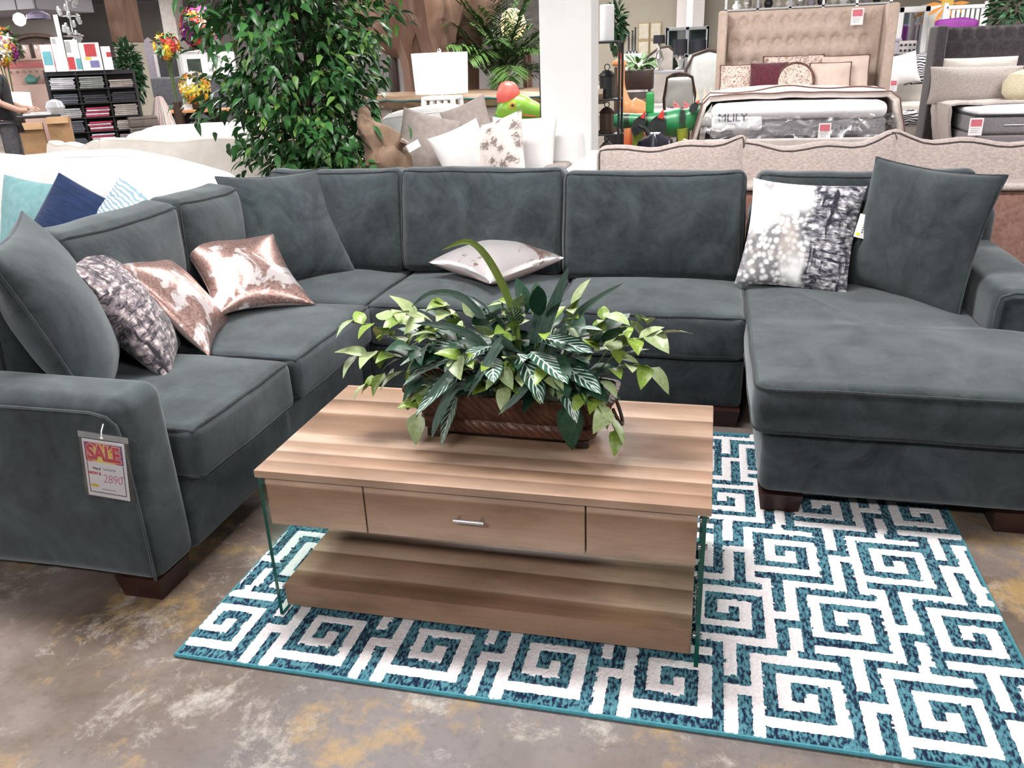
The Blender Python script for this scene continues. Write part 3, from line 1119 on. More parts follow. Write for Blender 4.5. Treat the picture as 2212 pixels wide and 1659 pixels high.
zebra_me = [leaf_mesh('zebra_leaf', 0.155, 0.062, ZEBRA, c, 0.15, 9, 'lance') for c in (0.10, 0.3)]
pothos_me = [leaf_mesh('pothos_leaf', 0.072, 0.052, POTHOS, 0.3, 0.25, 6, 'ovate', 0.25), leaf_mesh('pothos_leaf', 0.085, 0.060, POTHOS_PALE, 0.25, 0.22, 6, 'ovate', 0.25)]
deep_me = [leaf_mesh('deep_leaf', 0.105, 0.062, DEEP, 0.3, 0.2, 6, 'ovate', 0.1), leaf_mesh('deep_leaf', 0.13, 0.055, DEEP, 0.2, 0.15, 6, 'lance')]


def put_leaf(name, me, p, d, roll=0.0, s=1.0):
    o = link(name, me, pl, p, orient(d, roll), (s, s, s))
    return o


stems = MB()
# deep filler leaves low over the rim
for i in range(84):
    x = rl.uniform(-0.25, 0.25)
    a = rl.uniform(0, 2 * PI)
    e = rl.uniform(-0.15, 0.8)
    r = rl.uniform(0.0, 0.06)
    p = (x + 0.02 * math.cos(a), 0.04 * math.sin(a) + r * math.sin(a), rl.uniform(0.15, 0.27))
    put_leaf('deep_leaf', rl.choice(deep_me), p, (math.cos(a) * 0.7 + x * 1.4, math.sin(a), e), rl.uniform(-0.6, 0.6), rl.uniform(0.7, 1.05))
# zebra leaves: (base, direction, scale)
for p, d, s in (((0.13, -0.03, 0.32), (0.80, -0.40, 0.22), 1.05), ((0.10, -0.05, 0.30), (0.85, -0.45, 0.05), 1.1), ((0.08, -0.08, 0.27), (0.65, -0.70, -0.05), 1.2), ((0.15, -0.08, 0.25), (0.75, -0.60, -0.15), 1.1),
                ((0.05, -0.10, 0.27), (0.62, -0.75, -0.25), 1.05), ((-0.11, -0.05, 0.27), (-0.88, -0.30, 0.02), 1.15), ((-0.10, -0.09, 0.22), (-0.55, -0.60, -0.42), 1.15), ((-0.13, -0.07, 0.24), (-0.85, -0.45, -0.12), 1.0),
                ((-0.115, -0.115, 0.155), (-0.30, -0.40, -0.86), 0.95), ((0.02, 0.0, 0.31), (0.10, -0.5, 0.55), 0.8), ((0.17, 0.0, 0.28), (0.9, -0.1, 0.30), 1.1), ((-0.03, -0.05, 0.27), (-0.35, -0.8, 0.15), 0.9),
                ((0.14, -0.09, 0.22), (0.60, -0.70, -0.30), 1.0), ((-0.18, 0.0, 0.26), (-0.9, 0.05, 0.25), 0.95), ((0.09, -0.06, 0.29), (0.7, -0.6, 0.18), 1.0), ((-0.02, -0.09, 0.25), (0.25, -0.85, 0.0), 0.9)):
    put_leaf('zebra_leaf', rl.choice(zebra_me), p, d, rl.uniform(-0.25, 0.25), s)
    stems.tube([(p[0] * 0.5, p[1] * 0.4, 0.12), p], 0.0025, 5)
# pothos sprays on arching stems
sprays = [((-0.18, -0.02), (-0.44, -0.03, 0.31), 6), ((-0.20, -0.02), (-0.42, -0.07, 0.22), 6), ((-0.16, -0.05), (-0.41, -0.05, 0.13), 6), ((-0.1, 0.0), (-0.29, 0.0, 0.33), 6), ((0.2, 0.0), (0.40, -0.02, 0.31), 6),
          ((0.20, -0.02), (0.39, -0.05, 0.22), 6), ((0.2, -0.05), (0.31, -0.13, 0.08), 5), ((0.05, -0.04), (0.02, -0.15, 0.24), 6), ((-0.04, -0.04), (-0.10, -0.15, 0.26), 6), ((0.1, -0.03), (0.14, -0.15, 0.24), 6),
          ((-0.18, -0.06), (-0.23, -0.13, 0.08), 4), ((0.0, 0.0), (0.03, -0.03, 0.37), 6), ((-0.12, 0.0), (-0.17, -0.02, 0.37), 6), ((0.14, 0.0), (0.18, 0.0, 0.37), 6), ((-0.02, 0.05), (-0.05, 0.12, 0.34), 5),
          ((0.15, 0.05), (0.25, 0.12, 0.31), 5), ((-0.2, 0.05), (-0.31, 0.11, 0.29), 5), ((0.08, -0.05), (0.22, -0.14, 0.18), 5), ((-0.05, -0.06), (0.03, -0.16, 0.19), 5), ((0.2, 0.02), (0.36, 0.05, 0.33), 6),
          ((-0.15, 0.02), (-0.36, 0.04, 0.30), 5)]
for (bx, by), tip, nl in sprays:
    b0 = Vector((bx, by, 0.13))
    t1 = Vector(tip)
    mid_ = (b0 + t1) / 2 + Vector((0, 0, 0.09))
    pts = [b0 * (1 - t) ** 2 + mid_ * 2 * t * (1 - t) + t1 * t * t for t in [i / 7 for i in range(8)]]
    stems.tube(pts, 0.0022, 5)
    for q in range(nl):
        t = 0.45 + 0.55 * q / (nl - 1)
        p = b0 * (1 - t) ** 2 + mid_ * 2 * t * (1 - t) + t1 * t * t
        d = (t1 - mid_).normalized()
        side = Vector((-d.y, d.x, 0)) * (1 if q % 2 else -1) * rl.uniform(0.4, 1.1)
        dd = d * rl.uniform(0.1, 0.7) + side * 0.8 + Vector((0, -0.35, rl.uniform(-0.5, 0.45)))
        put_leaf('pothos_leaf', pothos_me[0] if rl.random() < 0.5 else pothos_me[1], tuple(p + Vector((0, 0, 0.004))), dd, rl.uniform(-0.5, 0.5), rl.uniform(0.7, 1.0))
for i in range(64):
    a, b = rl.uniform(0, 2 * PI), rl.uniform(-0.25, 1.2)
    n3 = Vector((math.cos(a) * math.cos(b), math.sin(a) * math.cos(b), math.sin(b)))
    p = Vector((n3.x * 0.30, n3.y * 0.12 - 0.01, 0.215 + n3.z * 0.13))
    me_ = pothos_me[0] if i % 4 == 0 else (pothos_me[1] if i % 4 == 1 else rl.choice(deep_me))
    put_leaf('pothos_leaf' if i % 4 < 2 else 'deep_leaf', me_, tuple(p), n3 + Vector((rl.uniform(-0.5, 0.5), rl.uniform(-0.5, 0.2), rl.uniform(-0.5, 0.2))), rl.uniform(-0.6, 0.6), rl.uniform(0.65, 0.9))
put_leaf('deep_leaf', deep_me[0], (0.185, -0.115, 0.145), (0.12, -0.25, -1.0), 0.2, 1.25)
stems.build('stem', STEM, pl)


def sword(name, base, pts, w, mat, twist=0.0):
    """long strap leaf along a bent path"""
    P_ = [Vector(base)] + [Vector(p) for p in pts]
    # catmull-rom
    path = []
    n = len(P_)
    for i in range(n - 1):
        p0, p1, p2, p3 = P_[max(0, i - 1)], P_[i], P_[i + 1], P_[min(n - 1, i + 2)]
        for k in range(5):
            t = k / 5
            path.append(0.5 * ((2 * p1) + (p2 - p0) * t + (2 * p0 - 5 * p1 + 4 * p2 - p3) * t * t + (3 * p1 - p0 - 3 * p2 + p3) * t ** 3))
    path.append(P_[-1])
    vs, fs, uv = [], [], []
    m = len(path)
    for i, p in enumerate(path):
        d = (path[min(m - 1, i + 1)] - path[max(0, i - 1)]).normalized()
        s = d.cross(Vector((0, -1, 0.25))).normalized()
        t = i / (m - 1)
        wd = w / 2 * (0.55 + 0.9 * t if t < 0.4 else 0.91 * (1 - ((t - 0.4) / 0.6) ** 2.2) + 0.02)
        nrm = s.cross(d).normalized()
        for q in (-1, 0, 1):
            vs.append(p + s * wd * q - nrm * (wd * 0.35 * (1 - abs(q))))
            uv.append((t, 0.5 + 0.5 * q))
    for i in range(m - 1):
        for j in range(2):
            fs.append((i * 3 + j, (i + 1) * 3 + j, (i + 1) * 3 + j + 1, i * 3 + j + 1))
    me = MB().add(vs, fs).mesh(name, mat, fix=False)
    ul = me.uv_layers.new(name='UVMap')
    for lp in me.loops:
        ul.data[lp.index].uv = uv[lp.vertex_index]
    return link(name, me, pl)


sword('sword_leaf', (0.03, 0, 0.12), [(0.02, 0.0, 0.32), (-0.03, 0.0, 0.46), (-0.09, -0.01, 0.535), (-0.165, -0.02, 0.515)], 0.023, SWORD_LIME)
sword('sword_leaf', (0.05, 0, 0.12), [(0.09, 0.0, 0.28), (0.135, 0.0, 0.40), (0.165, 0.0, 0.475)], 0.036, SWORD)
sword('sword_leaf', (0.04, 0.02, 0.12), [(0.07, 0.02, 0.30), (0.085, 0.02, 0.42)], 0.028, SWORD)
sword('sword_leaf', (0.06, 0.01, 0.12), [(0.13, 0.02, 0.27), (0.20, 0.03, 0.36), (0.30, 0.03, 0.43)], 0.026, SWORD)
sword('sword_leaf', (0.0, 0.0, 0.12), [(-0.04, -0.01, 0.28), (-0.11, -0.02, 0.385), (-0.20, -0.03, 0.40), (-0.26, -0.03, 0.36)], 0.024, SWORD)
sword('sword_leaf', (0.0, -0.02, 0.12), [(-0.05, -0.06, 0.27), (-0.13, -0.09, 0.33), (-0.23, -0.09, 0.335)], 0.026, SWORD)
sword('sword_leaf', (-0.02, -0.03, 0.14), [(-0.08, -0.11, 0.24), (-0.14, -0.15, 0.20), (-0.20, -0.17, 0.13)], 0.030, SWORD)
sword('sword_leaf', (0.03, -0.03, 0.14), [(0.02, -0.10, 0.30), (-0.01, -0.15, 0.27), (-0.06, -0.19, 0.18)], 0.030, SWORD)
sword('sword_leaf', (-0.05, -0.05, 0.14), [(-0.11, -0.13, 0.18), (-0.15, -0.17, 0.11), (-0.17, -0.18, 0.05)], 0.028, SWORD)
sword('sword_leaf', (0.05, -0.05, 0.14), [(0.10, -0.13, 0.23), (0.07, -0.18, 0.19), (0.02, -0.20, 0.14)], 0.026, SWORD)

# ------------------------------------------------------------------ SALE tag in a clear sleeve on the near arm
sg = thing('sale_tag', 'paper SALE price tag in a clear plastic sleeve hanging on the near arm', 'price tag', (-1.548, 1.642, 0.46), 0.0)
SG = Matrix.Rotation(0.075, 4, 'Y') @ Matrix.Rotation(-0.06, 4, 'X')
ct_ = NT('clear_vinyl')
tr = ct_.n('ShaderNodeBsdfTransparent')
tr.inputs[0].default_value = (0.93, 0.93, 0.94, 1)
gl = ct_.n('ShaderNodeBsdfGlossy')
gl.inputs['Roughness'].default_value = 0.15
mx = ct_.n('ShaderNodeMixShader')
mx.inputs[0].default_value = 0.10
ct_.l(tr.outputs[0], mx.inputs[1])
ct_.l(gl.outputs[0], mx.inputs[2])
ct_.l(mx.outputs[0], ct_.out.inputs['Surface'])
VINYL = ct_.m


def sale_card(root, k=1.0, M=None, price=True, sleeve=True):
    """SALE card 0.14 x 0.17 m facing -Y; children of root"""
    def put(name, mb_or_me, mat=None, loc=(0, 0, 0), rot=(0, 0, 0)):
        base = (M or Matrix()) @ Matrix.Scale(k, 4) @ Matrix.Translation(loc) @ Euler(rot).to_matrix().to_4x4()
        if isinstance(mb_or_me, MB):
            me = mb_or_me.mesh(name, mat, smooth=False)
        else:
            me = mb_or_me
        o = link(name, me, root)
        o.matrix_local = base
        return o
    card = put('card', MB().box(-0.064, -0.0008, -0.098, 0.064, 0.0008, 0.070), PAPER)
    t = NT('sunburst_print')
    v = t.coord('Object', loc=(0.005, 0, -0.020))
    s = t.sep(v)
    rad = t.math('SQRT', t.math('ADD', t.math('POWER', s[0], 2.0), t.math('POWER', s[2], 2.0)))
    ang = t.math('ARCTAN2', s[2], s[0])
    ray = t.math('MULTIPLY', t.math('SINE', t.math('MULTIPLY', ang, 22.0)), 0.007)
    c = t.ramp(t.math('ADD', rad, ray), [(0.020, (0.90, 0.72, 0.10)), (0.036, (0.85, 0.45, 0.06)), (0.043, (0.55, 0.05, 0.10)), (0.07, (0.10, 0.04, 0.22))])
    t.color(c)
    put('sunburst', MB().box(-0.058, -0.0016, 0.006, 0.058, -0.0008, 0.062), t.m)
    red = simple('sale_red', (0.62, 0.02, 0.05), (0.55, 0.02, 0.04), 20)
    ink = GREY_INK
    pink = simple('pink_marker', (0.62, 0.16, 0.24), (0.55, 0.13, 0.2), 20)
    glow = simple('pale_outline', (0.85, 0.60, 0.55))
    put('lettering_outline', text_mesh('lettering_outline', 'SALE', 0.060, glow, 0.0002, bold=0.0042, sx=0.80), loc=(0.0, -0.0019, 0.032), rot=(PI / 2, 0, 0))
    put('lettering', text_mesh('lettering', 'SALE', 0.060, red, 0.0003, bold=0.0022, sx=0.80), loc=(0.0, -0.0024, 0.032), rot=(PI / 2, 0, 0))
    if price:
        put('price_lettering', text_mesh('price_lettering', '2890', 0.036, pink, 0.0002, bold=-0.0006, shear=0.12, sx=0.85), loc=(0.018, -0.0014, -0.042), rot=(PI / 2, 0, 0))
        put('cents_lettering', text_mesh('cents_lettering', '00', 0.009, pink, 0.0002, bold=-0.0001), loc=(0.051, -0.0014, -0.030), rot=(PI / 2, 0, 0))
        put('now_lettering', text_mesh('now_lettering', 'NOW $', 0.011, red, 0.0002, bold=0.0005), loc=(-0.036, -0.0014, -0.029), rot=(PI / 2, 0, 0))
        put('was_lettering', text_mesh('was_lettering', 'Was $', 0.009, ink, 0.0002, bold=0.0004), loc=(-0.028, -0.0014, -0.014), rot=(PI / 2, 0, 0))
        sq = MB()
        sq.tube([(-0.008 + 0.0030 * i, -0.0013, -0.0135 + 0.0032 * math.sin(i * 2.1)) for i in range(14)], 0.0008, 4)
        sq.tube([(-0.020 + 0.003 * i, -0.0013, -0.074 + 0.0016 * math.sin(i * 2.6)) for i in range(16)], 0.0006, 4)
        put('scribble', sq, ink)
        put('yellow_blot', MB().add([(0.013 * math.cos(a) - 0.040, -0.0012, 0.005 * math.sin(a) - 0.066) for a in [i * PI / 8 for i in range(16)]], [tuple(range(16))]), simple('yellow_print', (0.85, 0.65, 0.04)))
        fr = MB().box(-0.057, -0.0013, -0.087, 0.057, -0.0009, -0.0845).box(0.0545, -0.0013, -0.0865, 0.057, -0.0009, 0.004).box(-0.057, -0.0013, -0.0865, -0.0545, -0.0009, 0.004)
        put('print_border', fr, ink)
    if sleeve:
        sl = put('sleeve', MB().box(-0.070, -0.0042, -0.100, 0.083, -0.0040, 0.095), VINYL)
        tag(sl, 'clear vinyl sleeve')
        st_ = MB().box(-0.070, -0.0050, 0.076, 0.083, -0.0044, 0.092)
        put('sleeve_strip', st_, simple('frosted_strip', (0.20, 0.20, 0.21), (0.26, 0.26, 0.27), 30, 0.3))
        put('cord', MB().tube([(0.004, 0.006, 0.118), (0.005, -0.006, 0.100), (0.004, -0.006, 0.083)], 0.0018, 6).lathe([(0.004, -0.002), (0.004, 0.002)], 10, (0.004, -0.006, 0.082)), PAPER)


sale_card(sg, 1.0, SG)

# ------------------------------------------------------------------ furniture just behind the sectional
TWEED = simple('beige_tweed', (0.33, 0.27, 0.25), (0.46, 0.39, 0.36), 60, 0.95, bump=0.25, bscale=220, stretch=(1, 1, 2.5), sheen=0.2)
TWEED_PIPE = simple('brown_cord', (0.05, 0.038, 0.035), (0.07, 0.055, 0.05), 40, 0.9)
RUST = simple('rust_brown_fabric', (0.22, 0.11, 0.085), (0.30, 0.17, 0.14), 50, 0.95, bump=0.2, bscale=200)
TAUPE = simple('taupe_linen', (0.30, 0.255, 0.235), (0.37, 0.32, 0.30), 30, 0.95, bump=0.2, bscale=160)


def back_row(parent, cens, w, h, t, mat, pipe, y, z, seeds, lean=-0.10, rims=((1, -1),), tilt=None):
    for i, cx in enumerate(cens):
        fn0 = puff((0.014, 0.04, 0.018), seeds + i * 3.3, 0.009, 5.0)

        def fn(p, hh, fn0=fn0):
            q = list(fn0(p, hh))
            u, v = p[0] / hh[0], p[2] / hh[2]
            q[2] += 0.05 * max(0, v) * (abs(u) ** 3) - 0.012 * max(0, v) * math.sin(u * 7 + seeds + i)
            q[1] *= 0.72 + 0.28 * (1 - max(0, v) ** 2)
            return tuple(q)
        cushion('back_cushion', mat, pipe, parent, (cx, y, z), (w, t, h), 0.05, fn, rims=rims, n=12, rot=(lean, 0 if tilt is None else tilt[i], 0))


# beige tweed sofa, its back to the sectional's chaise
bs = thing('sofa', 'beige tweed sofa with dark corded cushions, back to back with the chaise', 'sofa', (0.95, 4.75, 0))
MB().rbox(-0.66, 4.36, 0.06, 2.5, 4.56, 0.785, 0.04, 6, 2, puff((0.005, 0.005, 0.004), 2, 0.003)).build('back_frame', RUST, bs, world=True)
MB().rbox(-0.68, 4.345, 0.775, 2.52, 4.585, 0.802, 0.012, 4, 2).build('back_rail', TWEED, bs, world=True)
MB().rbox(-0.66, 4.5, 0.06, 2.5, 5.4, 0.32, 0.03, 4, 2).build('base_frame', TWEED, bs, world=True)
for i, x in enumerate((-0.58, 0.42, 1.42)):
    cushion('seat_cushion', TWEED, TWEED_PIPE, bs, (x + 0.5, 4.98, 0.41), (0.98, 0.80, 0.18), 0.04, puff((0.006, 0.006, 0.02), i + 2), n=6)
for sx in (-0.66, 2.3):
    MB().rbox(sx, 4.5, 0.06, sx + 0.2, 5.42, 0.62, 0.05, 4, 3).build('arm', TWEED, bs, world=True)
back_row(bs, (-0.215, 0.535, 1.245, 1.95), 0.80, 0.52, 0.20, TWEED, TWEED_PIPE, 4.66, 0.705, 3.0, rims=((1, -1), (1, 1)), tilt=(-0.07, -0.07, 0.06, 0.0))
for fx in (-0.58, 2.42):
    for fy in (4.44, 5.32):
        foot(bs, fx, fy, 0.1, 0.062)

# white sofa behind the near section, facing the camera
ws = thing('sofa', 'overexposed white slipcovered sofa holding the teal, navy and striped pillows', 'sofa', (-4.1, 4.1, 0))
MB().rbox(-5.6, 3.62, 0.05, -2.60, 4.62, 0.32, 0.04, 4, 2).build('base_frame', WHITE_CLOTH, ws, world=True)
MB().rbox(-5.6, 4.42, 0.05, -2.60, 4.66, 0.80, 0.06, 4, 3).build('back_frame', WHITE_CLOTH, ws, world=True)
for i, (a, b) in enumerate(((-5.35, -4.12), (-4.10, -2.85))):
    cushion('seat_cushion', WHITE_CLOTH, WHITE_CLOTH, ws, ((a + b) / 2, 3.98, 0.40), (b - a, 0.80, 0.18), 0.05, puff((0.008, 0.008, 0.03), i + 4), n=6)
for i, (cx, wd, sl) in enumerate(((-4.72, 1.22, 0.0), (-3.42, 1.40, 0.10))):
    fn0 = puff((0.02, 0.05, 0.03), 30 + i * 5, 0.012, 4.0)

    def fn(p, hh, fn0=fn0, sl=sl):
        q = list(fn0(p, hh))
        u, v = p[0] / hh[0], p[2] / hh[2]
        q[2] -= sl * max(0, u + 0.2) ** 1.5 * max(0, v)
        q[1] *= 0.65 + 0.35 * (1 - max(0, v) ** 2)
        return tuple(q)
    cushion('back_cushion', WHITE_CLOTH, WHITE_CLOTH, ws, (cx, 4.30, 0.745), (wd, 0.26, 0.53), 0.06, fn, rims=((1, -1),), n=12, rot=(-0.10, 0, 0))
MB().rbox(-5.62, 3.62, 0.05, -5.38, 4.5, 0.62, 0.06, 3, 3).build('arm', WHITE_CLOTH, ws, world=True)
MB().rbox(-2.84, 3.62, 0.05, -2.60, 4.5, 0.60, 0.06, 3, 3).build('arm', WHITE_CLOTH, ws, world=True)

TEAL_LINEN = simple('teal_linen', (0.17, 0.34, 0.36), (0.22, 0.40, 0.42), 25, 0.95, bump=0.3, bscale=160)
NAVY = simple('navy_velvet', (0.003, 0.015, 0.060), (0.008, 0.028, 0.10), 30, 0.9, bump=0.5, bscale=70, stretch=(0.3, 1, 3), sheen=0.1)


def make_stripe_blue():
    t = NT('pale_blue_ripple')
    wv = t.n('ShaderNodeTexWave', wave_type='BANDS', bands_direction='Z')
    wv.inputs['Scale'].default_value = 13
    wv.inputs['Distortion'].default_value = 5
    wv.inputs['Detail'].default_value = 2
    wv.inputs['Detail Scale'].default_value = 1.6
    t.l(t.coord('Object'), wv.inputs['Vector'])
    t.color(t.ramp(wv.outputs['Fac'], [(0.25, (0.24, 0.37, 0.46)), (0.6, (0.66, 0.73, 0.78))]))
    t.set(rough=0.85)
    return t.m


throw_pillow('throw_pillow', 'plain teal linen pillow on the white sofa, beside the navy one', TEAL_LINEN, (-3.857, 4.000, 0.650), (-0.25, 0.10, -0.15), 0.50, 0.50, 0.20, seed=2, pinch=0.04)
throw_pillow('throw_pillow', 'navy blue velvet pillow between the teal and pale striped pillows', NAVY, (-3.494, 3.950, 0.615), (-0.22, 0.62, 0.5), 0.48, 0.48, 0.24, seed=5, pinch=0.03)
throw_pillow('throw_pillow', 'pale blue rippled pillow on the white sofa near the sectional back', make_stripe_blue(), (-3.207, 4.000, 0.595), (-0.2, 0.72, 0.1), 0.46, 0.46, 0.18, seed=8, pinch=0.04)
throw_pillow('throw_pillow', 'white pillow tucked behind the plain teal linen pillow', WHITE_CLOTH, (-4.004, 4.160, 0.778), (-0.15, -0.05, 0.1), 0.50, 0.50, 0.16, seed=11)

# cream sofa further back, its back panel to the camera
cs = thing('sofa', 'cream upholstered sofa with its low back panel turned to the ficus tree', 'sofa', (-4.2, 5.9, 0))
MB().rbox(-5.2, 5.50, 0.05, -3.22, 5.70, 0.70, 0.04, 4, 2).build('back_frame', CREAM_CLOTH, cs, world=True)
MB().rbox(-5.2, 5.6, 0.05, -3.22, 6.5, 0.42, 0.04, 4, 2).build('base_frame', CREAM_CLOTH, cs, world=True)
back_row(cs, (-3.98,), 1.48, 0.44, 0.24, CREAM_CLOTH, CREAM_CLOTH, 5.78, 0.735, 21.0)
back_row(cs, (-4.95,), 0.5, 0.42, 0.24, CREAM_CLOTH, CREAM_CLOTH, 5.78, 0.725, 25.0)
for fx in (-5.1, -3.32):
    for fy in (5.6, 6.4):
        foot(cs, fx, fy, 0.09, 0.052)

# white sofa behind the middle section, facing the camera
wm = thing('sofa', 'white sofa piled with taupe, white and floral pillows beside the column', 'sofa', (-1.5, 5.6, 0))
MB().rbox(-2.32, 5.05, 0.05, -0.72, 6.05, 0.36, 0.05, 4, 3).build('base_frame', WHITE_CLOTH, wm, world=True)
MB().rbox(-2.32, 5.82, 0.05, -0.72, 6.06, 0.82, 0.07, 4, 3).build('back_frame', WHITE_CLOTH, wm, world=True)
cushion('seat_cushion', WHITE_CLOTH, WHITE_CLOTH, wm, (-1.57, 5.42, 0.44), (1.2, 0.76, 0.17), 0.05, puff((0.008, 0.008, 0.02), 7), n=6)
cushion('back_cushion', WHITE_CLOTH, WHITE_CLOTH, wm, (-1.96, 5.76, 0.80), (0.76, 0.22, 0.60), 0.08, puff((0.02, 0.05, 0.07), 8, 0.01), n=10, rot=(-0.12, 0.0, 0), rims=((1, -1),))
cushion('back_cushion', WHITE_CLOTH, WHITE_CLOTH, wm, (-1.22, 5.76, 0.76), (0.66, 0.22, 0.52), 0.08, puff((0.02, 0.05, 0.03), 9, 0.01), n=10, rot=(-0.12, 0, 0), rims=((1, -1),))
MB().rbox(-0.92, 5.05, 0.05, -0.70, 5.95, 0.80, 0.06, 3, 3).build('arm', WHITE_CLOTH, wm, world=True)
MB().rbox(-2.34, 5.05, 0.05, -2.14, 5.95, 0.62, 0.06, 3, 3).build('arm', WHITE_CLOTH, wm, world=True)
ap = MB().rbox(-1.08, 5.2, 0.58, -0.93, 5.65, 0.79, 0.03, 3, 2).build('arm_pillow', TAUPE, wm, world=True)
tag(ap, 'taupe padded arm cap')


def make_floral():
    t = NT('floral_print')
    v = t.coord('Object')
    n_ = t.noise(v, 26, 3, 0.6, 2.2)
    vo = t.voronoi(v, 13)
    f = t.math('ADD', t.math('MULTIPLY', n_, 0.7), t.math('MULTIPLY', vo, 0.55))
    t.color(t.ramp(f, [(0.50, (0.24, 0.19, 0.18)), (0.55, (0.66, 0.59, 0.56)), (0.75, (0.74, 0.67, 0.64))]))
    t.set(rough=0.9)
    return t.m


throw_pillow('throw_pillow', 'taupe linen pillow upright behind the driftwood with the paper tag', TAUPE, (-1.853, 5.300, 0.932), (-0.25, 0.25, 0.1), 0.40, 0.42, 0.17, seed=3)
throw_pillow('throw_pillow', 'taupe pillow leaning on the white sofa below the table lamp', TAUPE, (-1.617, 5.520, 1.028), (-0.3, -0.35, 0.0), 0.34, 0.34, 0.15, seed=6)
throw_pillow('throw_pillow', 'small bright white pillow before the floral pillow', WHITE_CLOTH, (-1.564, 5.200, 0.881), (-0.25, -0.30, 0.7), 0.36, 0.36, 0.16, seed=9)
throw_pillow('throw_pillow', 'blush pillow printed with brown floral sprigs on the white sofa', make_floral(), (-1.334, 5.220, 0.905), (-0.35, -0.28, -0.35), 0.40, 0.42, 0.16, seed=12)
throw_pillow('throw_pillow', 'large white pillow on the white sofa, nearest the column', WHITE_CLOTH, (-1.239, 5.500, 0.874), (-0.25, 0.0, -0.1), 0.46, 0.44, 0.18, seed=15)

# driftwood sculpture with a paper tag
DRIFT = simple('weathered_driftwood', (0.13, 0.075, 0.045), (0.27, 0.185, 0.13), 9, 0.9, bump=0.6, bscale=35, stretch=(1, 1, 0.35))
dw = thing('driftwood', 'gnarled brown driftwood stump with a small white paper tag', 'driftwood', (-1.97, 4.80, 0))
path = [(-0.01, 0, 0.0), (0.02, 0, 0.35), (0.06, 0, 0.70), (0.045, 0, 0.90), (0.0, 0, 1.02), (-0.035, 0, 1.10), (-0.075, 0, 1.16), (-0.10, 0, 1.18)]
rad = [0.16, 0.13, 0.125, 0.13, 0.095, 0.07, 0.05, 0.02]
dm = MB()
fine, fr = [], []
for i in range(len(path) - 1):
    for k in range(6):
        t = k / 6
        fine.append(Vector(path[i]).lerp(Vector(path[i + 1]), t))
        fr.append(rad[i] * (1 - t) + rad[i + 1] * t)
fine.append(Vector(path[-1]))
fr.append(rad[-1])
dm.tube(fine, fr, 22)
dm.v = [tuple(Vector(p) + noise.noise_vector(Vector(p) * 9) * 0.045 + noise.noise_vector(Vector(p) * 24) * 0.014) for p in dm.v]
dm.build('stump', DRIFT, dw)
for a, b, r0, r1 in (((0.06, 0, 0.86), (0.17, -0.05, 1.02), 0.05, 0.025), ((0.08, -0.02, 0.78), (0.20, -0.06, 0.84), 0.045, 0.022), ((-0.02, -0.03, 0.80), (-0.13, -0.07, 0.86), 0.055, 0.03),
                     ((-0.02, 0.02, 1.0), (-0.14, 0.0, 1.07), 0.05, 0.028)):
    bm2 = MB().tube([Vector(a).lerp(Vector(b), t) + noise.noise_vector(Vector(a) * 3 + Vector((t * 4, 0, 0))) * 0.018 for t in (0, 0.33, 0.66, 1)], [r0, r0 * 0.8, r1 * 1.1, r1], 10)
    bm2.v = [tuple(Vector(p) + noise.noise_vector(Vector(p) * 22) * 0.012) for p in bm2.v]
    bm2.build('branch_stub', DRIFT, dw)
tgo = MB().box(-0.042, -0.001, -0.022, 0.042, 0.001, 0.022).build('paper_tag', PAPER, dw, (0.235, -0.06, 0.985), (0, -0.45, 0), smooth=False)
MB().tube([(0.15, -0.05, 1.0), (0.17, -0.065, 1.03), (0.205, -0.06, 1.005)], 0.002, 5).build('tag_string', PAPER, dw)

# ------------------------------------------------------------------ ficus tree
FICUS_A = leaf_material('ficus_leaf', (0.018, 0.085, 0.022), (0.05, 0.16, 0.045), None, 0, 0.5, 0.38)
FICUS_B = leaf_material('young_ficus_leaf', (0.06, 0.16, 0.03), (0.14, 0.26, 0.06), None, 0, 0.5, 0.4)
BARK = simple('grey_brown_bark', (0.05, 0.032, 0.022), (0.10, 0.07, 0.05), 16, 0.9, bump=0.5, bscale=50, stretch=(1, 1, 0.3))


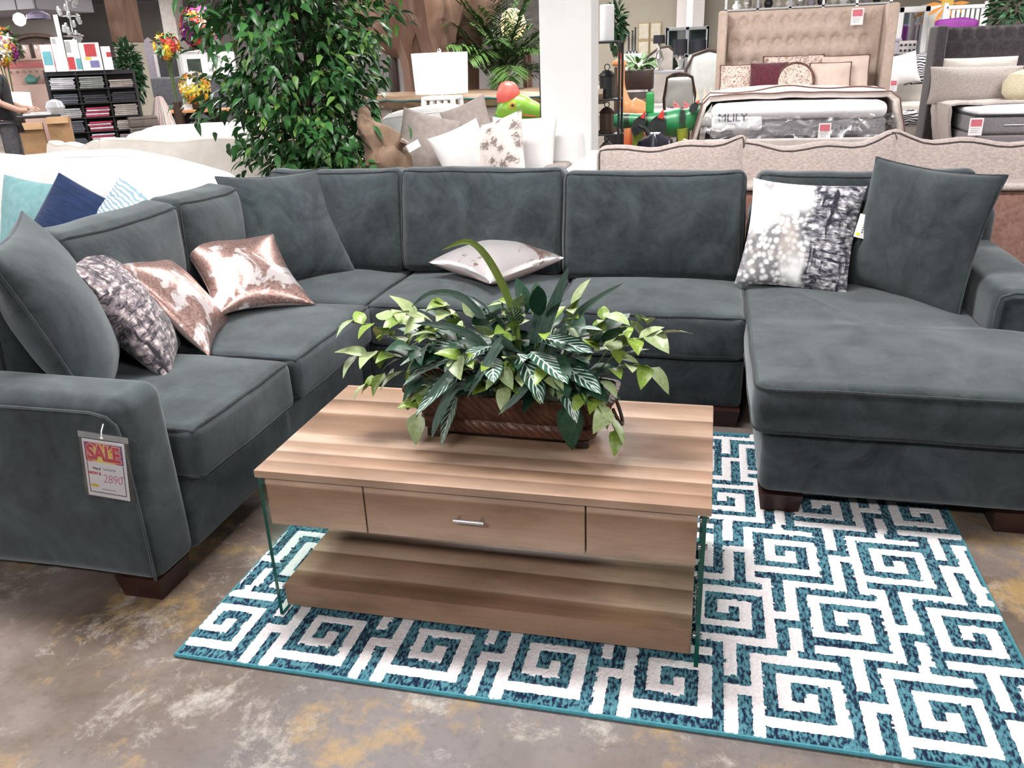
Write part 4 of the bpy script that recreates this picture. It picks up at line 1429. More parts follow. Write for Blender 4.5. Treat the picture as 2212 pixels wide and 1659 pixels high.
def make_ficus(loc, n_parts, n_rest, H0, H1, R, seed, label, name='ficus_tree', leaf=0.088, asym=0.0):
    rr = random.Random(seed)
    root = thing(name, label, 'tree', loc)
    pot = MB().lathe([(0.12, 0.0), (0.15, 0.03), (0.17, 0.26), (0.18, 0.30), (0.165, 0.30), (0.15, 0.26)], 20)
    pot.build('pot', simple('black_nursery_pot', (0.02, 0.02, 0.02), None, 10, 0.5), root)
    trunks = MB()
    tips = []
    for k in range(3):
        a = 2 * PI * k / 3
        pts = [(0.03 * math.cos(a), 0.03 * math.sin(a), 0.25)]
        for i in range(1, 9):
            z = 0.25 + (H1 - 0.35) * i / 8
            pts.append((0.05 * math.cos(a + i * 0.9) + rr.uniform(-0.02, 0.02), 0.05 * math.sin(a + i * 0.9) + rr.uniform(-0.02, 0.02), z))
        trunks.tube(pts, [0.020 * (1 - i / 12) for i in range(9)], 7)
    nb = 46
    for k in range(nb):
        z = H0 - 0.12 + (H1 - H0) * (k + 0.5) / nb
        a = k * 2.399 + rr.uniform(-0.3, 0.3)
        prof = 0.62 + 0.38 * math.sin(PI * min(1, max(0, (z - H0 + 0.25) / (H1 - H0 + 0.3))))
        ln = R * prof * rr.uniform(0.75, 1.1)
        p0 = Vector((0, 0, z))
        p2 = Vector((ln * math.cos(a), ln * math.sin(a), z + rr.uniform(0.02, 0.22)))
        p1 = (p0 + p2) / 2 + Vector((0, 0, 0.10))
        bp = [p0 * (1 - t) ** 2 + p1 * 2 * t * (1 - t) + p2 * t * t for t in (0, 0.25, 0.5, 0.75, 1)]
        trunks.tube(bp, [0.009, 0.007, 0.005, 0.004, 0.002], 5)
        tips.append((p0, p1, p2, a))
    trunks.build('trunk', BARK, root)
    mesh_a = leaf_mesh('ficus_leaf', leaf, leaf * 0.46, FICUS_A, 0.28, 0.22, 5, 'ovate')
    mesh_b = leaf_mesh('ficus_leaf', leaf * 0.92, leaf * 0.42, FICUS_B, 0.32, 0.22, 5, 'ovate')
    items = []
    for i in range(n_parts + n_rest):
        p0, p1, p2, a = rr.choice(tips)
        t = rr.uniform(0.22, 1.08)
        p = p0 * (1 - t) ** 2 + p1 * 2 * t * (1 - t) + p2 * t * t
        p = p + Vector((rr.gauss(0, 0.06), rr.gauss(0, 0.06), rr.gauss(-0.03, 0.07)))
        out = Vector((math.cos(a), math.sin(a), 0)) * rr.uniform(0.2, 1) + Vector((rr.gauss(0, 0.6), rr.gauss(0, 0.6), rr.uniform(-1.1, 0.1)))
        young = rr.random() < 0.12 + 0.35 * max(0, p.x * 0.9)
        items.append((p, orient(out, rr.uniform(-0.7, 0.7)), rr.uniform(0.8, 1.25), young))
    # the leaves nearest the viewer become parts of their own
    items.sort(key=lambda it: it[0].y * 0.95 - it[0].x * 0.25 - 0.1 * abs(it[0].z - 1.4))
    for p, e, s, young in items[:n_parts]:
        link('leaf', mesh_b if young else mesh_a, root, p, e, (s, s, s))
    for young, me in ((False, mesh_a), (True, mesh_b)):
        co = np.array([v.co[:] for v in me.vertices])
        fc = np.array([list(f.vertices) for f in me.polygons])
        uv0 = np.zeros((len(me.loops), 2))
        for i, d in enumerate(me.uv_layers[0].data):
            uv0[i] = d.uv[:]
        sel = [it for it in items[n_parts:] if it[3] == young]
        if not sel:
            continue
        V, F = [], []
        for q, (p, e, s, _) in enumerate(sel):
            M = np.array(e.to_matrix())
            V.append(co @ M.T * s + np.array(p[:]))
            F.append(fc + q * len(co))
        nm = bpy.data.meshes.new('foliage')
        nm.from_pydata(np.concatenate(V).tolist(), [], np.concatenate(F).tolist())
        nm.materials.append(me.materials[0])
        ul = nm.uv_layers.new(name='UVMap')
        ul.data.foreach_set('uv', np.tile(uv0, (len(sel), 1)).ravel())
        nm.polygons.foreach_set('use_smooth', [True] * len(nm.polygons))
        tag(link('foliage', nm, root), kind='stuff')
    return root


make_ficus((-2.53, 4.95, 0), 300, 4700, 0.86, 2.35, 0.56, 4, 'tall leafy green ficus tree standing behind the sectional corner')

# ------------------------------------------------------------------ white column, lamp and the things round it
structure('pillar_white', MB().rbox(-1.365, 6.75, 0, -0.955, 7.16, 4.4, 0.01, 1, 1), WHITE_PAINT)

SHADE = NT('white_lamp_shade')
SHADE.color((0.88, 0.87, 0.85))
SHADE.b.inputs['Emission Color'].default_value = (1, 0.97, 0.92, 1)
SHADE.b.inputs['Emission Strength'].default_value = 0.55
SHADE.set(rough=0.9)
SHADE = SHADE.m
et = thing('end_table', 'small white end table carrying the drum shade lamp', 'table', (-2.27, 7.0, 0))
MB().rbox(-0.25, -0.22, 0.58, 0.25, 0.22, 0.62, 0.008, 1, 1).build('table_top', WHITE_PAINT, et)
for sx in (-1, 1):
    for sy in (-1, 1):
        MB().box(sx * 0.21 - 0.02, sy * 0.18 - 0.02, 0, sx * 0.21 + 0.02, sy * 0.18 + 0.02, 0.58).build('leg', WHITE_PAINT, et, smooth=False)
lp_ = thing('table_lamp', 'table lamp with white drum shade on an open white slatted base', 'lamp', (-2.27, 7.0, 0.62))
MB().lathe([(0.222, 0.58), (0.236, 0.90), (0.232, 0.90), (0.218, 0.58)], 36, cap=False).build('lamp_shade', SHADE, lp_)
MB().tube([(0, 0, 0.54), (0, 0, 0.92)], 0.008, 8).lathe([(0.012, 0), (0.018, 0.012), (0.010, 0.03), (0.002, 0.035)], 12, (0, 0, 0.90)).build('finial', CHROME, lp_)
for sx in (-1, 1):
    for sy in (-1, 1):
        MB().bar((sx * 0.17, sy * 0.15, 0.0), (sx * 0.125, sy * 0.11, 0.55), 0.035).build('base_post', WHITE_PAINT, lp_, smooth=False)
for sy in (-1, 1):
    for sx in (-0.06, 0.0, 0.06):
        MB().bar((sx * 1.4, sy * 0.15, 0.03), (sx, sy * 0.11, 0.53), 0.024).build('base_slat', WHITE_PAINT, lp_, smooth=False)
MB().rbox(-0.145, -0.13, 0.53, 0.145, 0.13, 0.56, 0.008, 1, 1).build('base_cap', WHITE_PAINT, lp_)
MB().rbox(-0.19, -0.17, 0.0, 0.19, 0.17, 0.03, 0.008, 1, 1).build('base_foot', WHITE_PAINT, lp_)

# live-edge table with a turquoise vein
t = NT('live_edge_slab')
vv_ = t.coord('Object')
t.color(t.ramp(t.noise(t.coord('Object', (0.6, 6, 6)), 3, 6, 0.6, 0.8), [(0.35, (0.13, 0.08, 0.045)), (0.65, (0.27, 0.18, 0.11))]))
t.set(rough=0.5)
t.bump(t.noise(vv_, 12, 5), 0.4, 0.01)
SLAB = t.m
lt_ = thing('live_edge_table', 'rustic live edge slab table with turquoise vein behind the lamp', 'table', (-2.3, 8.6, 0))
pts_top = []
sl = MB()
N_ = 26
vs, fs = [], []
for i in range(N_ + 1):
    u = i / N_
    x = -1.25 + 2.5 * u
    e = 0.03 * noise.noise(Vector((x * 3, 0.3, 0))) + 0.015 * noise.noise(Vector((x * 9, 1.3, 0)))
    zt = 1.165 + 0.02 * noise.noise(Vector((x * 2, 4, 0)))
    for (yy, zz) in ((-0.38 + e, zt - 0.01), (-0.43 + e, zt - 0.055), (-0.41 + e * 1.5, zt - 0.13), (-0.35 + e, zt - 0.15), (0.38, zt - 0.15), (0.40, zt - 0.03), (0.36, zt)):
        vs.append((x, yy, zz))
for i in range(N_):
    for j in range(7):
        fs.append((i * 7 + j, i * 7 + (j + 1) % 7, (i + 1) * 7 + (j + 1) % 7, (i + 1) * 7 + j))
fs.append(tuple(range(6, -1, -1)))
fs.append(tuple(N_ * 7 + j for j in range(7)))
so = MB().add(vs, fs).build('slab', SLAB, lt_)
vein = [(-1.2 + 2.4 * i / 40, -0.44 + 0.03 * noise.noise(Vector((-1.2 + 2.4 * i / 40, 0.3, 0)) * 3), 1.105 + 0.022 * noise.noise(Vector((i * 0.35, 2, 0)))) for i in range(41)]
MB().tube(vein, [0.006 + 0.008 * abs(noise.noise(Vector((i * 0.4, 7, 0)))) for i in range(41)], 6).build('turquoise_vein', simple('turquoise_resin', (0.02, 0.12, 0.15), (0.03, 0.18, 0.2), 20, 0.3), so)
for x in (-0.8, 0.85):
    lm = MB().lathe([(0.20, 0), (0.16, 0.2), (0.13, 0.5), (0.15, 0.8), (0.2, 1.02)], 16)
    lm.v = [tuple(Vector(p) + noise.noise_vector(Vector(p) * 5 + Vector((x, 0, 0))) * 0.04) for p in lm.v]
    lm.build('trunk_leg', SLAB, lt_, (x, 0, 0))

# flared root trunk sculpture behind the table
TRUNK = simple('teak_root', (0.17, 0.095, 0.065), (0.27, 0.165, 0.12), 5, 0.8, bump=0.5, bscale=22, stretch=(1, 1, 0.25))
rt = thing('root_sculpture', 'huge flared brown teak root sculpture rising behind the lamp shade', 'wood sculpture', (-3.116, 9.600, 0.000))


def flute(a, z):
    return 1 + 0.16 * math.sin(a * 5 + z * 1.2) + 0.08 * math.sin(a * 9 - z * 2) + 0.05 * math.sin(a * 17 + z)


tm_ = MB().lathe([(0.62, 0.0), (0.50, 0.35), (0.40, 0.8), (0.36, 1.15), (0.40, 1.45), (0.50, 1.75), (0.62, 2.0), (0.70, 2.25), (0.60, 2.4)], 48, fn=flute)
tm_.v = [tuple(Vector(p) + noise.noise_vector(Vector(p) * 2.2) * 0.09 + noise.noise_vector(Vector(p) * 7) * 0.025) for p in tm_.v]
tm_.build('trunk', TRUNK, rt)
lob = MB().tube([(-0.20, -0.05, 1.75), (-0.50, -0.10, 1.86), (-0.72, -0.1, 1.95), (-0.80, -0.08, 2.15), (-0.75, 0, 2.5)], [0.3, 0.30, 0.27, 0.25, 0.2], 18)
lob.v = [tuple(Vector(p) + noise.noise_vector(Vector(p) * 4) * 0.07) for p in lob.v]
lob.build('root_lobe', TRUNK, rt)
wh = MB().rbox(-0.62, -0.05, 0.0, -0.52, 0.05, 1.72, 0.01, 1, 1)
wh.build('support_post', DARK_WOOD, rt)

# palm in front of the root
PALM = leaf_material('palm_leaflet', (0.035, 0.095, 0.025), (0.10, 0.19, 0.05), None, 0, 0.5, 0.45)


def make_palm(loc, z0, n, length, label, seed, droop=0.5, group=None):
    rr = random.Random(seed)
    root = thing('palm_plant', label, 'plant', loc, 0, group)
    MB().lathe([(0.13, 0), (0.17, 0.3), (0.18, 0.33), (0.15, 0.33), (0.14, 0.28)], 16).build('pot', simple('terracotta', (0.25, 0.10, 0.06), None, 10, 0.7), root)
    MB().tube([(0, 0, 0.28), (0.02, 0, 0.28 + (z0 - 0.28) * 0.5), (0, 0.01, z0)], 0.025, 8).build('stem', STEM, root)
    for k in range(n):
        a = k * 2.399 + rr.uniform(-0.2, 0.2)
        el = rr.uniform(0.35, 1.35)
        L_ = length * rr.uniform(0.75, 1.1)
        pts = []
        d = Vector((math.cos(a) * math.cos(el), math.sin(a) * math.cos(el), math.sin(el)))
        p = Vector((0, 0, z0 - 0.05 + rr.uniform(-0.15, 0.1)))
        m = 12
        for i in range(m + 1):
            pts.append(p.copy())
            p = p + d * L_ / m
            d = (d + Vector((0, 0, -droop * 0.16))).normalized()
        fm = MB().tube(pts, [0.006 * (1 - i / (m + 2)) for i in range(m + 1)], 4)
        for i in range(2, m):
            for hf in (0, 0.33, 0.66):
                q = pts[i].lerp(pts[min(m, i + 1)], hf)
                dd = (pts[min(m, i + 1)] - pts[i - 1]).normalized()
                sd = dd.cross(Vector((0, 0, 1))).normalized()
                ll = L_ * 0.30 * math.sin(PI * (i + hf + 1) / (m + 2)) ** 0.6
                for sgn in (-1, 1):
                    tip = q + (dd * 0.75 + sd * sgn * 0.8 + Vector((0, 0, -0.35 + rr.uniform(-0.2, 0.2)))) * ll
                    w_ = Vector((0, 0, 1)).cross(tip - q).normalized() * 0.013
                    mdp = (q + tip) / 2 + Vector((0, 0, 0.02))
                    fm.add([q, mdp + w_, tip, mdp - w_], [(0, 1, 2, 3)])
        fm.build('frond', PALM, root, smooth=False)
    return root


make_palm((-2.343, 9.500, 0.000), 1.38, 50, 1.0, 'feathery green palm in a pot left of the white column', 3)

# ------------------------------------------------------------------ painted metal dinosaur peeking over the pillows
def dino_mat(name, a, b, stripe=None, scale=3):
    t = NT(name)
    v = t.coord('Object')
    z = t.sep(v)[2]
    f = t.math('ADD', z, t.math('MULTIPLY', t.noise(v, 6, 3), 0.12))
    c = t.ramp(f, [(0.42, a), (0.72, b)])
    if stripe:
        x = t.math('ADD', t.sep(v)[0], t.math('MULTIPLY', t.noise(v, 4, 2), 0.1))
        s = t.ramp(t.math('ABSOLUTE', t.math('SINE', t.math('MULTIPLY', x, scale))), [(0.86, (0, 0, 0)), (0.94, (1, 1, 1))])
        up = t.ramp(z, [(0.60, (0, 0, 0)), (0.72, (1, 1, 1))])
        c = t.mix(t.mix(1.0, s, up, 'MULTIPLY'), c, stripe)
    t.color(c)
    t.set(rough=0.35)
    return t.m


def blob(name, pts, rads, mat, parent, n=14, sub=4, flat=1.0):
    """smooth body along a path of joints with radii"""
    P_ = [Vector(p) for p in pts]
    path, rr_ = [], []
    m = len(P_)
    for i in range(m - 1):
        p0, p1, p2, p3 = P_[max(0, i - 1)], P_[i], P_[i + 1], P_[min(m - 1, i + 2)]
        for k in range(sub):
            t = k / sub
            path.append(0.5 * ((2 * p1) + (p2 - p0) * t + (2 * p0 - 5 * p1 + 4 * p2 - p3) * t * t + (3 * p1 - p0 - 3 * p2 + p3) * t ** 3))
            s = t * t * (3 - 2 * t)
            rr_.append(rads[i] * (1 - s) + rads[i + 1] * s)
    path.append(P_[-1])
    rr_.append(rads[-1])
    return MB().tube(path, rr_, n).build(name, mat, parent)


LIME = simple('lime_green_paint', (0.10, 0.33, 0.02), (0.20, 0.38, 0.03), 5, 0.35)
RED_PAINT = simple('coral_red_paint', (0.62, 0.07, 0.06), (0.70, 0.12, 0.09), 4, 0.4)
dn = thing('dinosaur_statue', 'bright green painted dinosaur statue wearing a red cap behind the pillows', 'statue', (-1.86, 7.85, 0))
blob('body', [(-0.75, 0.15, 0.55), (-0.45, 0.1, 0.58), (-0.2, 0.05, 0.62), (-0.10, 0.02, 0.80), (-0.06, 0, 0.95)], [0.03, 0.18, 0.26, 0.15, 0.11], simple('teal_green_paint', (0.03, 0.22, 0.09), (0.06, 0.30, 0.08), 4, 0.35), dn)
hd = blob('head', [(-0.10, 0, 0.93), (-0.02, 0, 1.00), (0.08, 0, 1.02), (0.18, 0, 0.995), (0.26, 0, 0.975), (0.285, 0, 0.97)], [0.09, 0.135, 0.125, 0.095, 0.075, 0.03], LIME, dn, 18)
MB().lathe([(0.105, 1.08), (0.112, 1.12), (0.108, 1.17), (0.085, 1.225), (0.05, 1.255), (0.005, 1.265)], 22, (-0.035, 0, 0.0)).build('cap', RED_PAINT, dn)
MB().tube([(0.05 + 0.24 * i / 8, -0.125 + 0.055 * i / 8 + 0.03 * max(0, (i - 5)) / 3, 0.975 - 0.004 * i) for i in range(9)], 0.006, 6).build('mouth', RED_PAINT, hd)
MB().lathe([(0.002, -0.02), (0.035, -0.012), (0.035, 0.012), (0.002, 0.02)], 14).build('eye_ring', simple('amber_paint', (0.55, 0.40, 0.02), None, 10, 0.3), hd, (0.03, -0.118, 1.055), (PI / 2, 0, 0))
MB().lathe([(0.002, -0.012), (0.014, -0.008), (0.014, 0.008), (0.002, 0.012)], 12).build('pupil', BLACK_METAL, hd, (0.035, -0.138, 1.055), (PI / 2, 0, 0))
for x, y in ((-0.2, -0.1), (-0.2, 0.2), (-0.42, -0.05), (-0.42, 0.25)):
    MB().tube([(x, y, 0.5), (x + 0.02, y, 0.25), (x, y, 0.0)], [0.09, 0.06, 0.07], 10).build('leg', LIME, dn)
rs = thing('plant_stand', 'red brown wooden plant stand behind the palm fronds', 'stand', (-2.460, 10.600, 0.000))
rsz = (-2.456, 10.600, 1.578)[2]
MB().rbox(-0.2, -0.18, rsz - 0.05, 0.2, 0.18, rsz, 0.01, 1, 1).build('stand_top', RUST, rs)
for sx in (-0.16, 0.16):
    for sy in (-0.14, 0.14):
        MB().box(sx - 0.025, sy - 0.025, 0, sx + 0.025, sy + 0.025, rsz - 0.05).build('leg', RUST, rs, smooth=False)
pln = thing('paper_lantern', 'warm yellow paper lantern hanging behind the palm', 'lantern', (-2.795, 12.000, 1.913))
MB().lathe([(0.05, -0.2), (0.14, -0.14), (0.19, 0.0), (0.14, 0.14), (0.05, 0.2)], 18).build('lantern_paper', emitter('warm_paper', (0.9, 0.72, 0.38), 0.9), pln)
MB().tube([(0, 0, 0.2), (0, 0, 4.4 - (-2.795, 12.000, 1.913)[2])], 0.006, 5).build('cord', BLACK_METAL, pln)

# ------------------------------------------------------------------ beds and showroom on the far side
BEIGE_LINEN = simple('beige_linen', (0.44, 0.345, 0.285), (0.50, 0.40, 0.335), 22, 0.95, bump=0.2, bscale=120, sheen=0.15)
PALE_LINEN = simple('pale_linen', (0.42, 0.38, 0.36), (0.48, 0.44, 0.42), 14, 0.95, bump=0.1)
CHARCOAL_TUFT = simple('charcoal_linen', (0.050, 0.042, 0.048), (0.075, 0.064, 0.072), 24, 0.95, bump=0.2, bscale=120, sheen=0.2)
MAT_WHITE = simple('mattress_knit_white', (0.82, 0.82, 0.84), (0.76, 0.76, 0.79), 20, 0.9)
MAT_GREY = simple('mattress_knit_grey', (0.17, 0.16, 0.175), (0.22, 0.205, 0.22), 40, 0.9, bump=0.2)
MAT_DARK = simple('mattress_band_dark', (0.035, 0.03, 0.04), (0.05, 0.045, 0.055), 30, 0.9)
QUILT_CREAM = simple('cream_quilt', (0.74, 0.66, 0.61), (0.68, 0.59, 0.54), 9, 0.95, bump=0.2, bscale=40)
QUILT_PIPE = simple('brown_quilt_cord', (0.12, 0.055, 0.05), (0.16, 0.08, 0.07), 20, 0.9)
BURGUNDY = simple('burgundy_fur', (0.055, 0.004, 0.012), (0.12, 0.012, 0.028), 40, 0.95, bump=1.0, bscale=60, sheen=0.5)
CREAM_SHAM = simple('cream_sham', (0.66, 0.54, 0.47), (0.58, 0.46, 0.39), 10, 0.9)
NUBBY = simple('taupe_nubby_knit', (0.40, 0.35, 0.33), (0.52, 0.47, 0.44), 60, 0.95, bump=0.8, bscale=70)
PLASTIC = NT('plastic_wrap')
tr = PLASTIC.n('ShaderNodeBsdfTransparent')
tr.inputs[0].default_value = (0.95, 0.95, 0.96, 1)
gl = PLASTIC.n('ShaderNodeBsdfGlossy')
gl.inputs['Roughness'].default_value = 0.22
df = PLASTIC.n('ShaderNodeBsdfDiffuse')
df.inputs[0].default_value = (0.8, 0.8, 0.82, 1)
m1 = PLASTIC.n('ShaderNodeMixShader')
m1.inputs[0].default_value = 0.45
PLASTIC.l(gl.outputs[0], m1.inputs[1])
PLASTIC.l(df.outputs[0], m1.inputs[2])
m2 = PLASTIC.n('ShaderNodeMixShader')
PLASTIC.l(PLASTIC.ramp(PLASTIC.noise(PLASTIC.coord('Object', (1, 1, 2.2)), 5, 4, 0.6, 1.5), [(0.44, (0.06, 0.06, 0.06)), (0.62, (0.45, 0.45, 0.45))]), m2.inputs[0])
PLASTIC.l(tr.outputs[0], m2.inputs[1])
PLASTIC.l(m1.outputs[0], m2.inputs[2])
PLASTIC.l(m2.outputs[0], PLASTIC.out.inputs['Surface'])
PLASTIC = PLASTIC.m


def tufted_panel(parent, x0, x1, z0, z1, y, t, mat, rows, cols, depth=0.035, button=None, sig=0.05):
    """headboard slab whose front (-Y) face is dimpled in a staggered grid"""
    btn = []
    for r in range(rows):
        for c_ in range(cols):
            bx = x0 + (x1 - x0) * (c_ + (0.25 if r % 2 else 0.75)) / (cols + 0.0)
            bz = z0 + (z1 - z0) * (r + 0.5) / rows
            if bx < x1 - 0.05:
                btn.append((bx, bz))
    nx, nz = cols * 7, rows * 6
    vs, fs = [], []
    for i in range(nx + 1):
        for j in range(nz + 1):
            x, z = x0 + (x1 - x0) * i / nx, z0 + (z1 - z0) * j / nz
            d = 0.0
            for bx, bz in btn:
                q = (x - bx) ** 2 + (z - bz) ** 2
                if q < 0.04:
                    d = max(d, math.exp(-q / (sig * sig)))
            e = min(1, min(i, nx - i, j, nz - j) / 2.0)
            vs.append((x, y - t * (0.6 + 0.4 * e) + depth * d * e, z))
    for i in range(nx):
        for j in range(nz):
            a = i * (nz + 1) + j
            fs.append((a, a + nz + 1, a + nz + 2, a + 1))
    m = MB().add(vs, fs)
    m.box(x0, y - t * 0.6, z0, x1, y, z1)
    ob = m.build('headboard', mat, parent, world=True)
    bme = MB().lathe([(0.002, -0.010), (0.014, -0.006), (0.016, 0.0), (0.012, 0.004)], 8).mesh('button', button or mat)
    po = OFF[parent.name]
    for bx, bz in btn:
        link('button', bme, ob, (bx - po[0], y - t + depth - 0.004 - po[1], bz - po[2]), (PI / 2, 0, 0))
    return ob


def small_sale(parent, loc, rot=(0, 0, 0), w=0.16, h=0.24, world=True):
    o = OFF[parent.name] if world else (0, 0, 0)
    p = (loc[0] - o[0], loc[1] - o[1], loc[2] - o[2])
    c = MB().box(-w / 2, -0.002, -h / 2, w / 2, 0.002, h / 2).build('price_card', PAPER, parent, p, rot, smooth=False)
    MB().box(-w * 0.40, -0.004, h * 0.02, w * 0.40, -0.002, h * 0.42).build('red_print', simple('card_red', (0.62, 0.16, 0.2)), c, smooth=False)
    li = MB()
    for k in range(3):
        li.box(-w * 0.36, -0.0035, -h * (0.10 + 0.11 * k), w * (0.30 - 0.08 * k), -0.002, -h * (0.085 + 0.11 * k))
    tag(li.build('lettering', GREY_INK, c, smooth=False), kind='stuff')
    tag(c, 'white price card with red heading')
    return c


# ---- beige wingback bed
HX0, HX1 = (0.069, 11.300, 1.024)[0], (1.910, 11.300, 0.971)[0]
HZ1 = (0.940, 11.300, 1.897)[2]
bed = thing('bed', 'beige tufted wingback bed with a plastic wrapped white mattress', 'bed', ((HX0 + HX1) / 2, 10.3, 0))
tufted_panel(bed, HX0, HX1, 0.45, HZ1, 11.38, 0.10, BEIGE_LINEN, 6, 11, 0.075, TAUPE, 0.055)
MB().rbox(HX0 - 0.09, 11.05, 0.03, HX0 + 0.02, 11.42, HZ1 + 0.01, 0.03, 3, 2).build('wing', BEIGE_LINEN, bed, world=True)
MB().rbox(HX1 - 0.02, 11.05, 0.03, HX1 + 0.10, 11.42, HZ1 + 0.01, 0.03, 3, 2).build('wing', BEIGE_LINEN, bed, world=True)
FX0, FX1 = (-0.042, 9.250, 0.917)[0], (1.697, 9.250, 0.876)[0]
ZT, ZM, ZB, ZR = (0.848, 9.250, 0.936)[2], (0.864, 9.250, 0.769)[2], (0.882, 9.250, 0.571)[2], (0.877, 9.200, 0.575)[2]
MB().rbox(FX0 - 0.06, 9.10, 0.08, FX1 + 0.06, 9.20, ZB + 0.02, 0.02, 3, 2).build('footboard', PALE_LINEN, bed, world=True)
for sx in (FX0 - 0.06, FX1 - 0.02):
    MB().rbox(sx, 9.15, 0.08, sx + 0.08, 11.1, ZB - 0.02, 0.02, 3, 2).build('side_rail', PALE_LINEN, bed, world=True)
for sx in (FX0, FX1):
    for sy in (9.16, 11.3):
        foot(bed, sx, sy, 0.09, 0.085)
mt_ = thing('mattress', 'white and grey mattress wrapped in clear plastic on the beige bed', 'mattress', ((FX0 + FX1) / 2, 10.25, ZB - 0.1))
MB().rbox(FX0 + 0.01, 9.24, ZB - 0.10, FX1 - 0.01, 11.2, ZM, 0.03, 6, 2).build('lower_band', MAT_GREY, mt_, world=True)
MB().rbox(FX0 + 0.0, 9.225, ZB - 0.09, FX1 - 0.0, 11.2, ZB + 0.045, 0.02, 6, 2).build('dark_band', MAT_DARK, mt_, world=True)
MB().rbox(FX0, 9.215, ZM, FX1, 11.22, ZT, 0.09, 8, 4, puff((0.0, 0.01, 0.03), 3, 0.006)).build('top_layer', MAT_WHITE, mt_, world=True)
MB().rbox(FX0 + 0.01, 9.21, ZM - 0.10, FX0 + (FX1 - FX0) * 0.30, 9.30, ZM + 0.05, 0.03, 3, 2).build('white_corner', MAT_WHITE, mt_, world=True)
lm_ = text_mesh('lettering', 'MLILY', 0.115, simple('grey_logo', (0.07, 0.07, 0.09)), 0.001, 'LEFT')
link('lettering', lm_, mt_, (FX0 + 0.07 - OFF[mt_.name][0], 9.198 - OFF[mt_.name][1], (ZM + 0.03) - OFF[mt_.name][2]), (PI / 2, 0, 0))
lm_ = text_mesh('lettering', 'PLUSH', 0.09, simple('silver_logo', (0.45, 0.45, 0.5)), 0.001, 'LEFT')
link('lettering', lm_, mt_, ((1.184, 9.220, 0.683)[0] - OFF[mt_.name][0], 9.232 - OFF[mt_.name][1], (1.184, 9.220, 0.678)[2] - OFF[mt_.name][2]), (PI / 2, 0, 0))
vs, fs = [], []
NW, NH = 60, 14
for i in range(NW + 1):
    for j in range(NH + 1):
        u, v = i / NW, j / NH
        x = FX0 - 0.10 + (FX1 - FX0 + 0.20) * u
        low = ZB - 0.02 + 0.06 * math.sin(u * 19) + 0.05 * math.sin(u * 41 + 1) + 0.05 * (abs(u - 0.5) * 2) ** 4
        z = low + (ZM + 0.05 - low) * v
        y = 9.17 + 0.03 * noise.noise(Vector((u * 9, v * 4, 2))) + 0.02 * noise.noise(Vector((u * 30, v * 9, 5))) + 0.25 * max(0, abs(u - 0.5) - 0.47) * 6 - 0.02 * (1 - v)
        vs.append((x, y, z))
for i in range(NW):
    for j in range(NH):
        a = i * (NH + 1) + j
        fs.append((a, a + NH + 1, a + NH + 2, a + 1))
tag(MB().add(vs, fs).build('plastic_wrap', PLASTIC, mt_, world=True), 'crumpled clear plastic wrap')
small_sale(mt_, (1.093, 9.140, 0.655), w=0.119, h=0.162)
small_sale(bed, (1.579, 11.220, 1.779), w=0.138, h=0.182)

# quilt over the mattress
qu = thing('comforter', 'cream corded comforter folded over the wrapped mattress', 'comforter', ((FX0 + FX1) / 2, 10.2, ZT))
vs, fs = [], []
NA, NB = 44, 18
for i in range(NA + 1):
    for j in range(NB + 1):
        u, v = i / NA * 2 - 1, j / NB
        hw = (FX1 - FX0) / 2 + 0.03
        ext = 0.62
        s = abs(u) * (hw + ext)
        if s < hw:
            x, drop = s, 0.0
        else:
            x, drop = hw + 0.16 * (s - hw) / ext + 0.05, (s - hw)
        x = math.copysign(x, u) + (FX0 + FX1) / 2
        y = 9.42 + (11.0 - 9.42) * v - 0.12 * (1 - v) * (drop > 0)
        z = ZT + 0.055 - drop * 0.95 + 0.03 * noise.noise(Vector((x * 3, y * 3, 0))) + 0.05 * (1 - abs(u)) * math.sin(PI * v) + 0.03 * math.cos(u * PI / 2) * (1 - u * u)
        vs.append((x, y, z))
for i in range(NA):
    for j in range(NB):
        a = i * (NB + 1) + j
        fs.append((a, a + NB + 1, a + NB + 2, a + 1))
qm = MB().add(vs, fs)
qo = qm.build('quilt', QUILT_CREAM, qu, world=True)
sol = qo.modifiers.new('thick', 'SOLIDIFY')
sol.thickness = 0.05
sol.offset = -1
pp = MB()
for j in (0, 5):
    pp.tube([Vector(vs[i * (NB + 1) + j]) + Vector((0, -0.01, 0.008)) for i in range(NA + 1)], 0.007, 5)
tag(pp.build('piping', QUILT_PIPE, qo, (-OFF[qu.name][0], -OFF[qu.name][1], -OFF[qu.name][2])), 'brown corded seams')


def make_scroll():
    t = NT('scroll_print')
    v = t.coord('Object')
    n_ = t.noise(v, 9, 3, 0.55, 3.0)
    f = t.math('ABSOLUTE', t.math('SUBTRACT', n_, 0.5))
    t.color(t.ramp(f, [(0.015, (0.25, 0.15, 0.12)), (0.05, (0.68, 0.56, 0.49))]))
    t.set(rough=0.9)
    return t.m


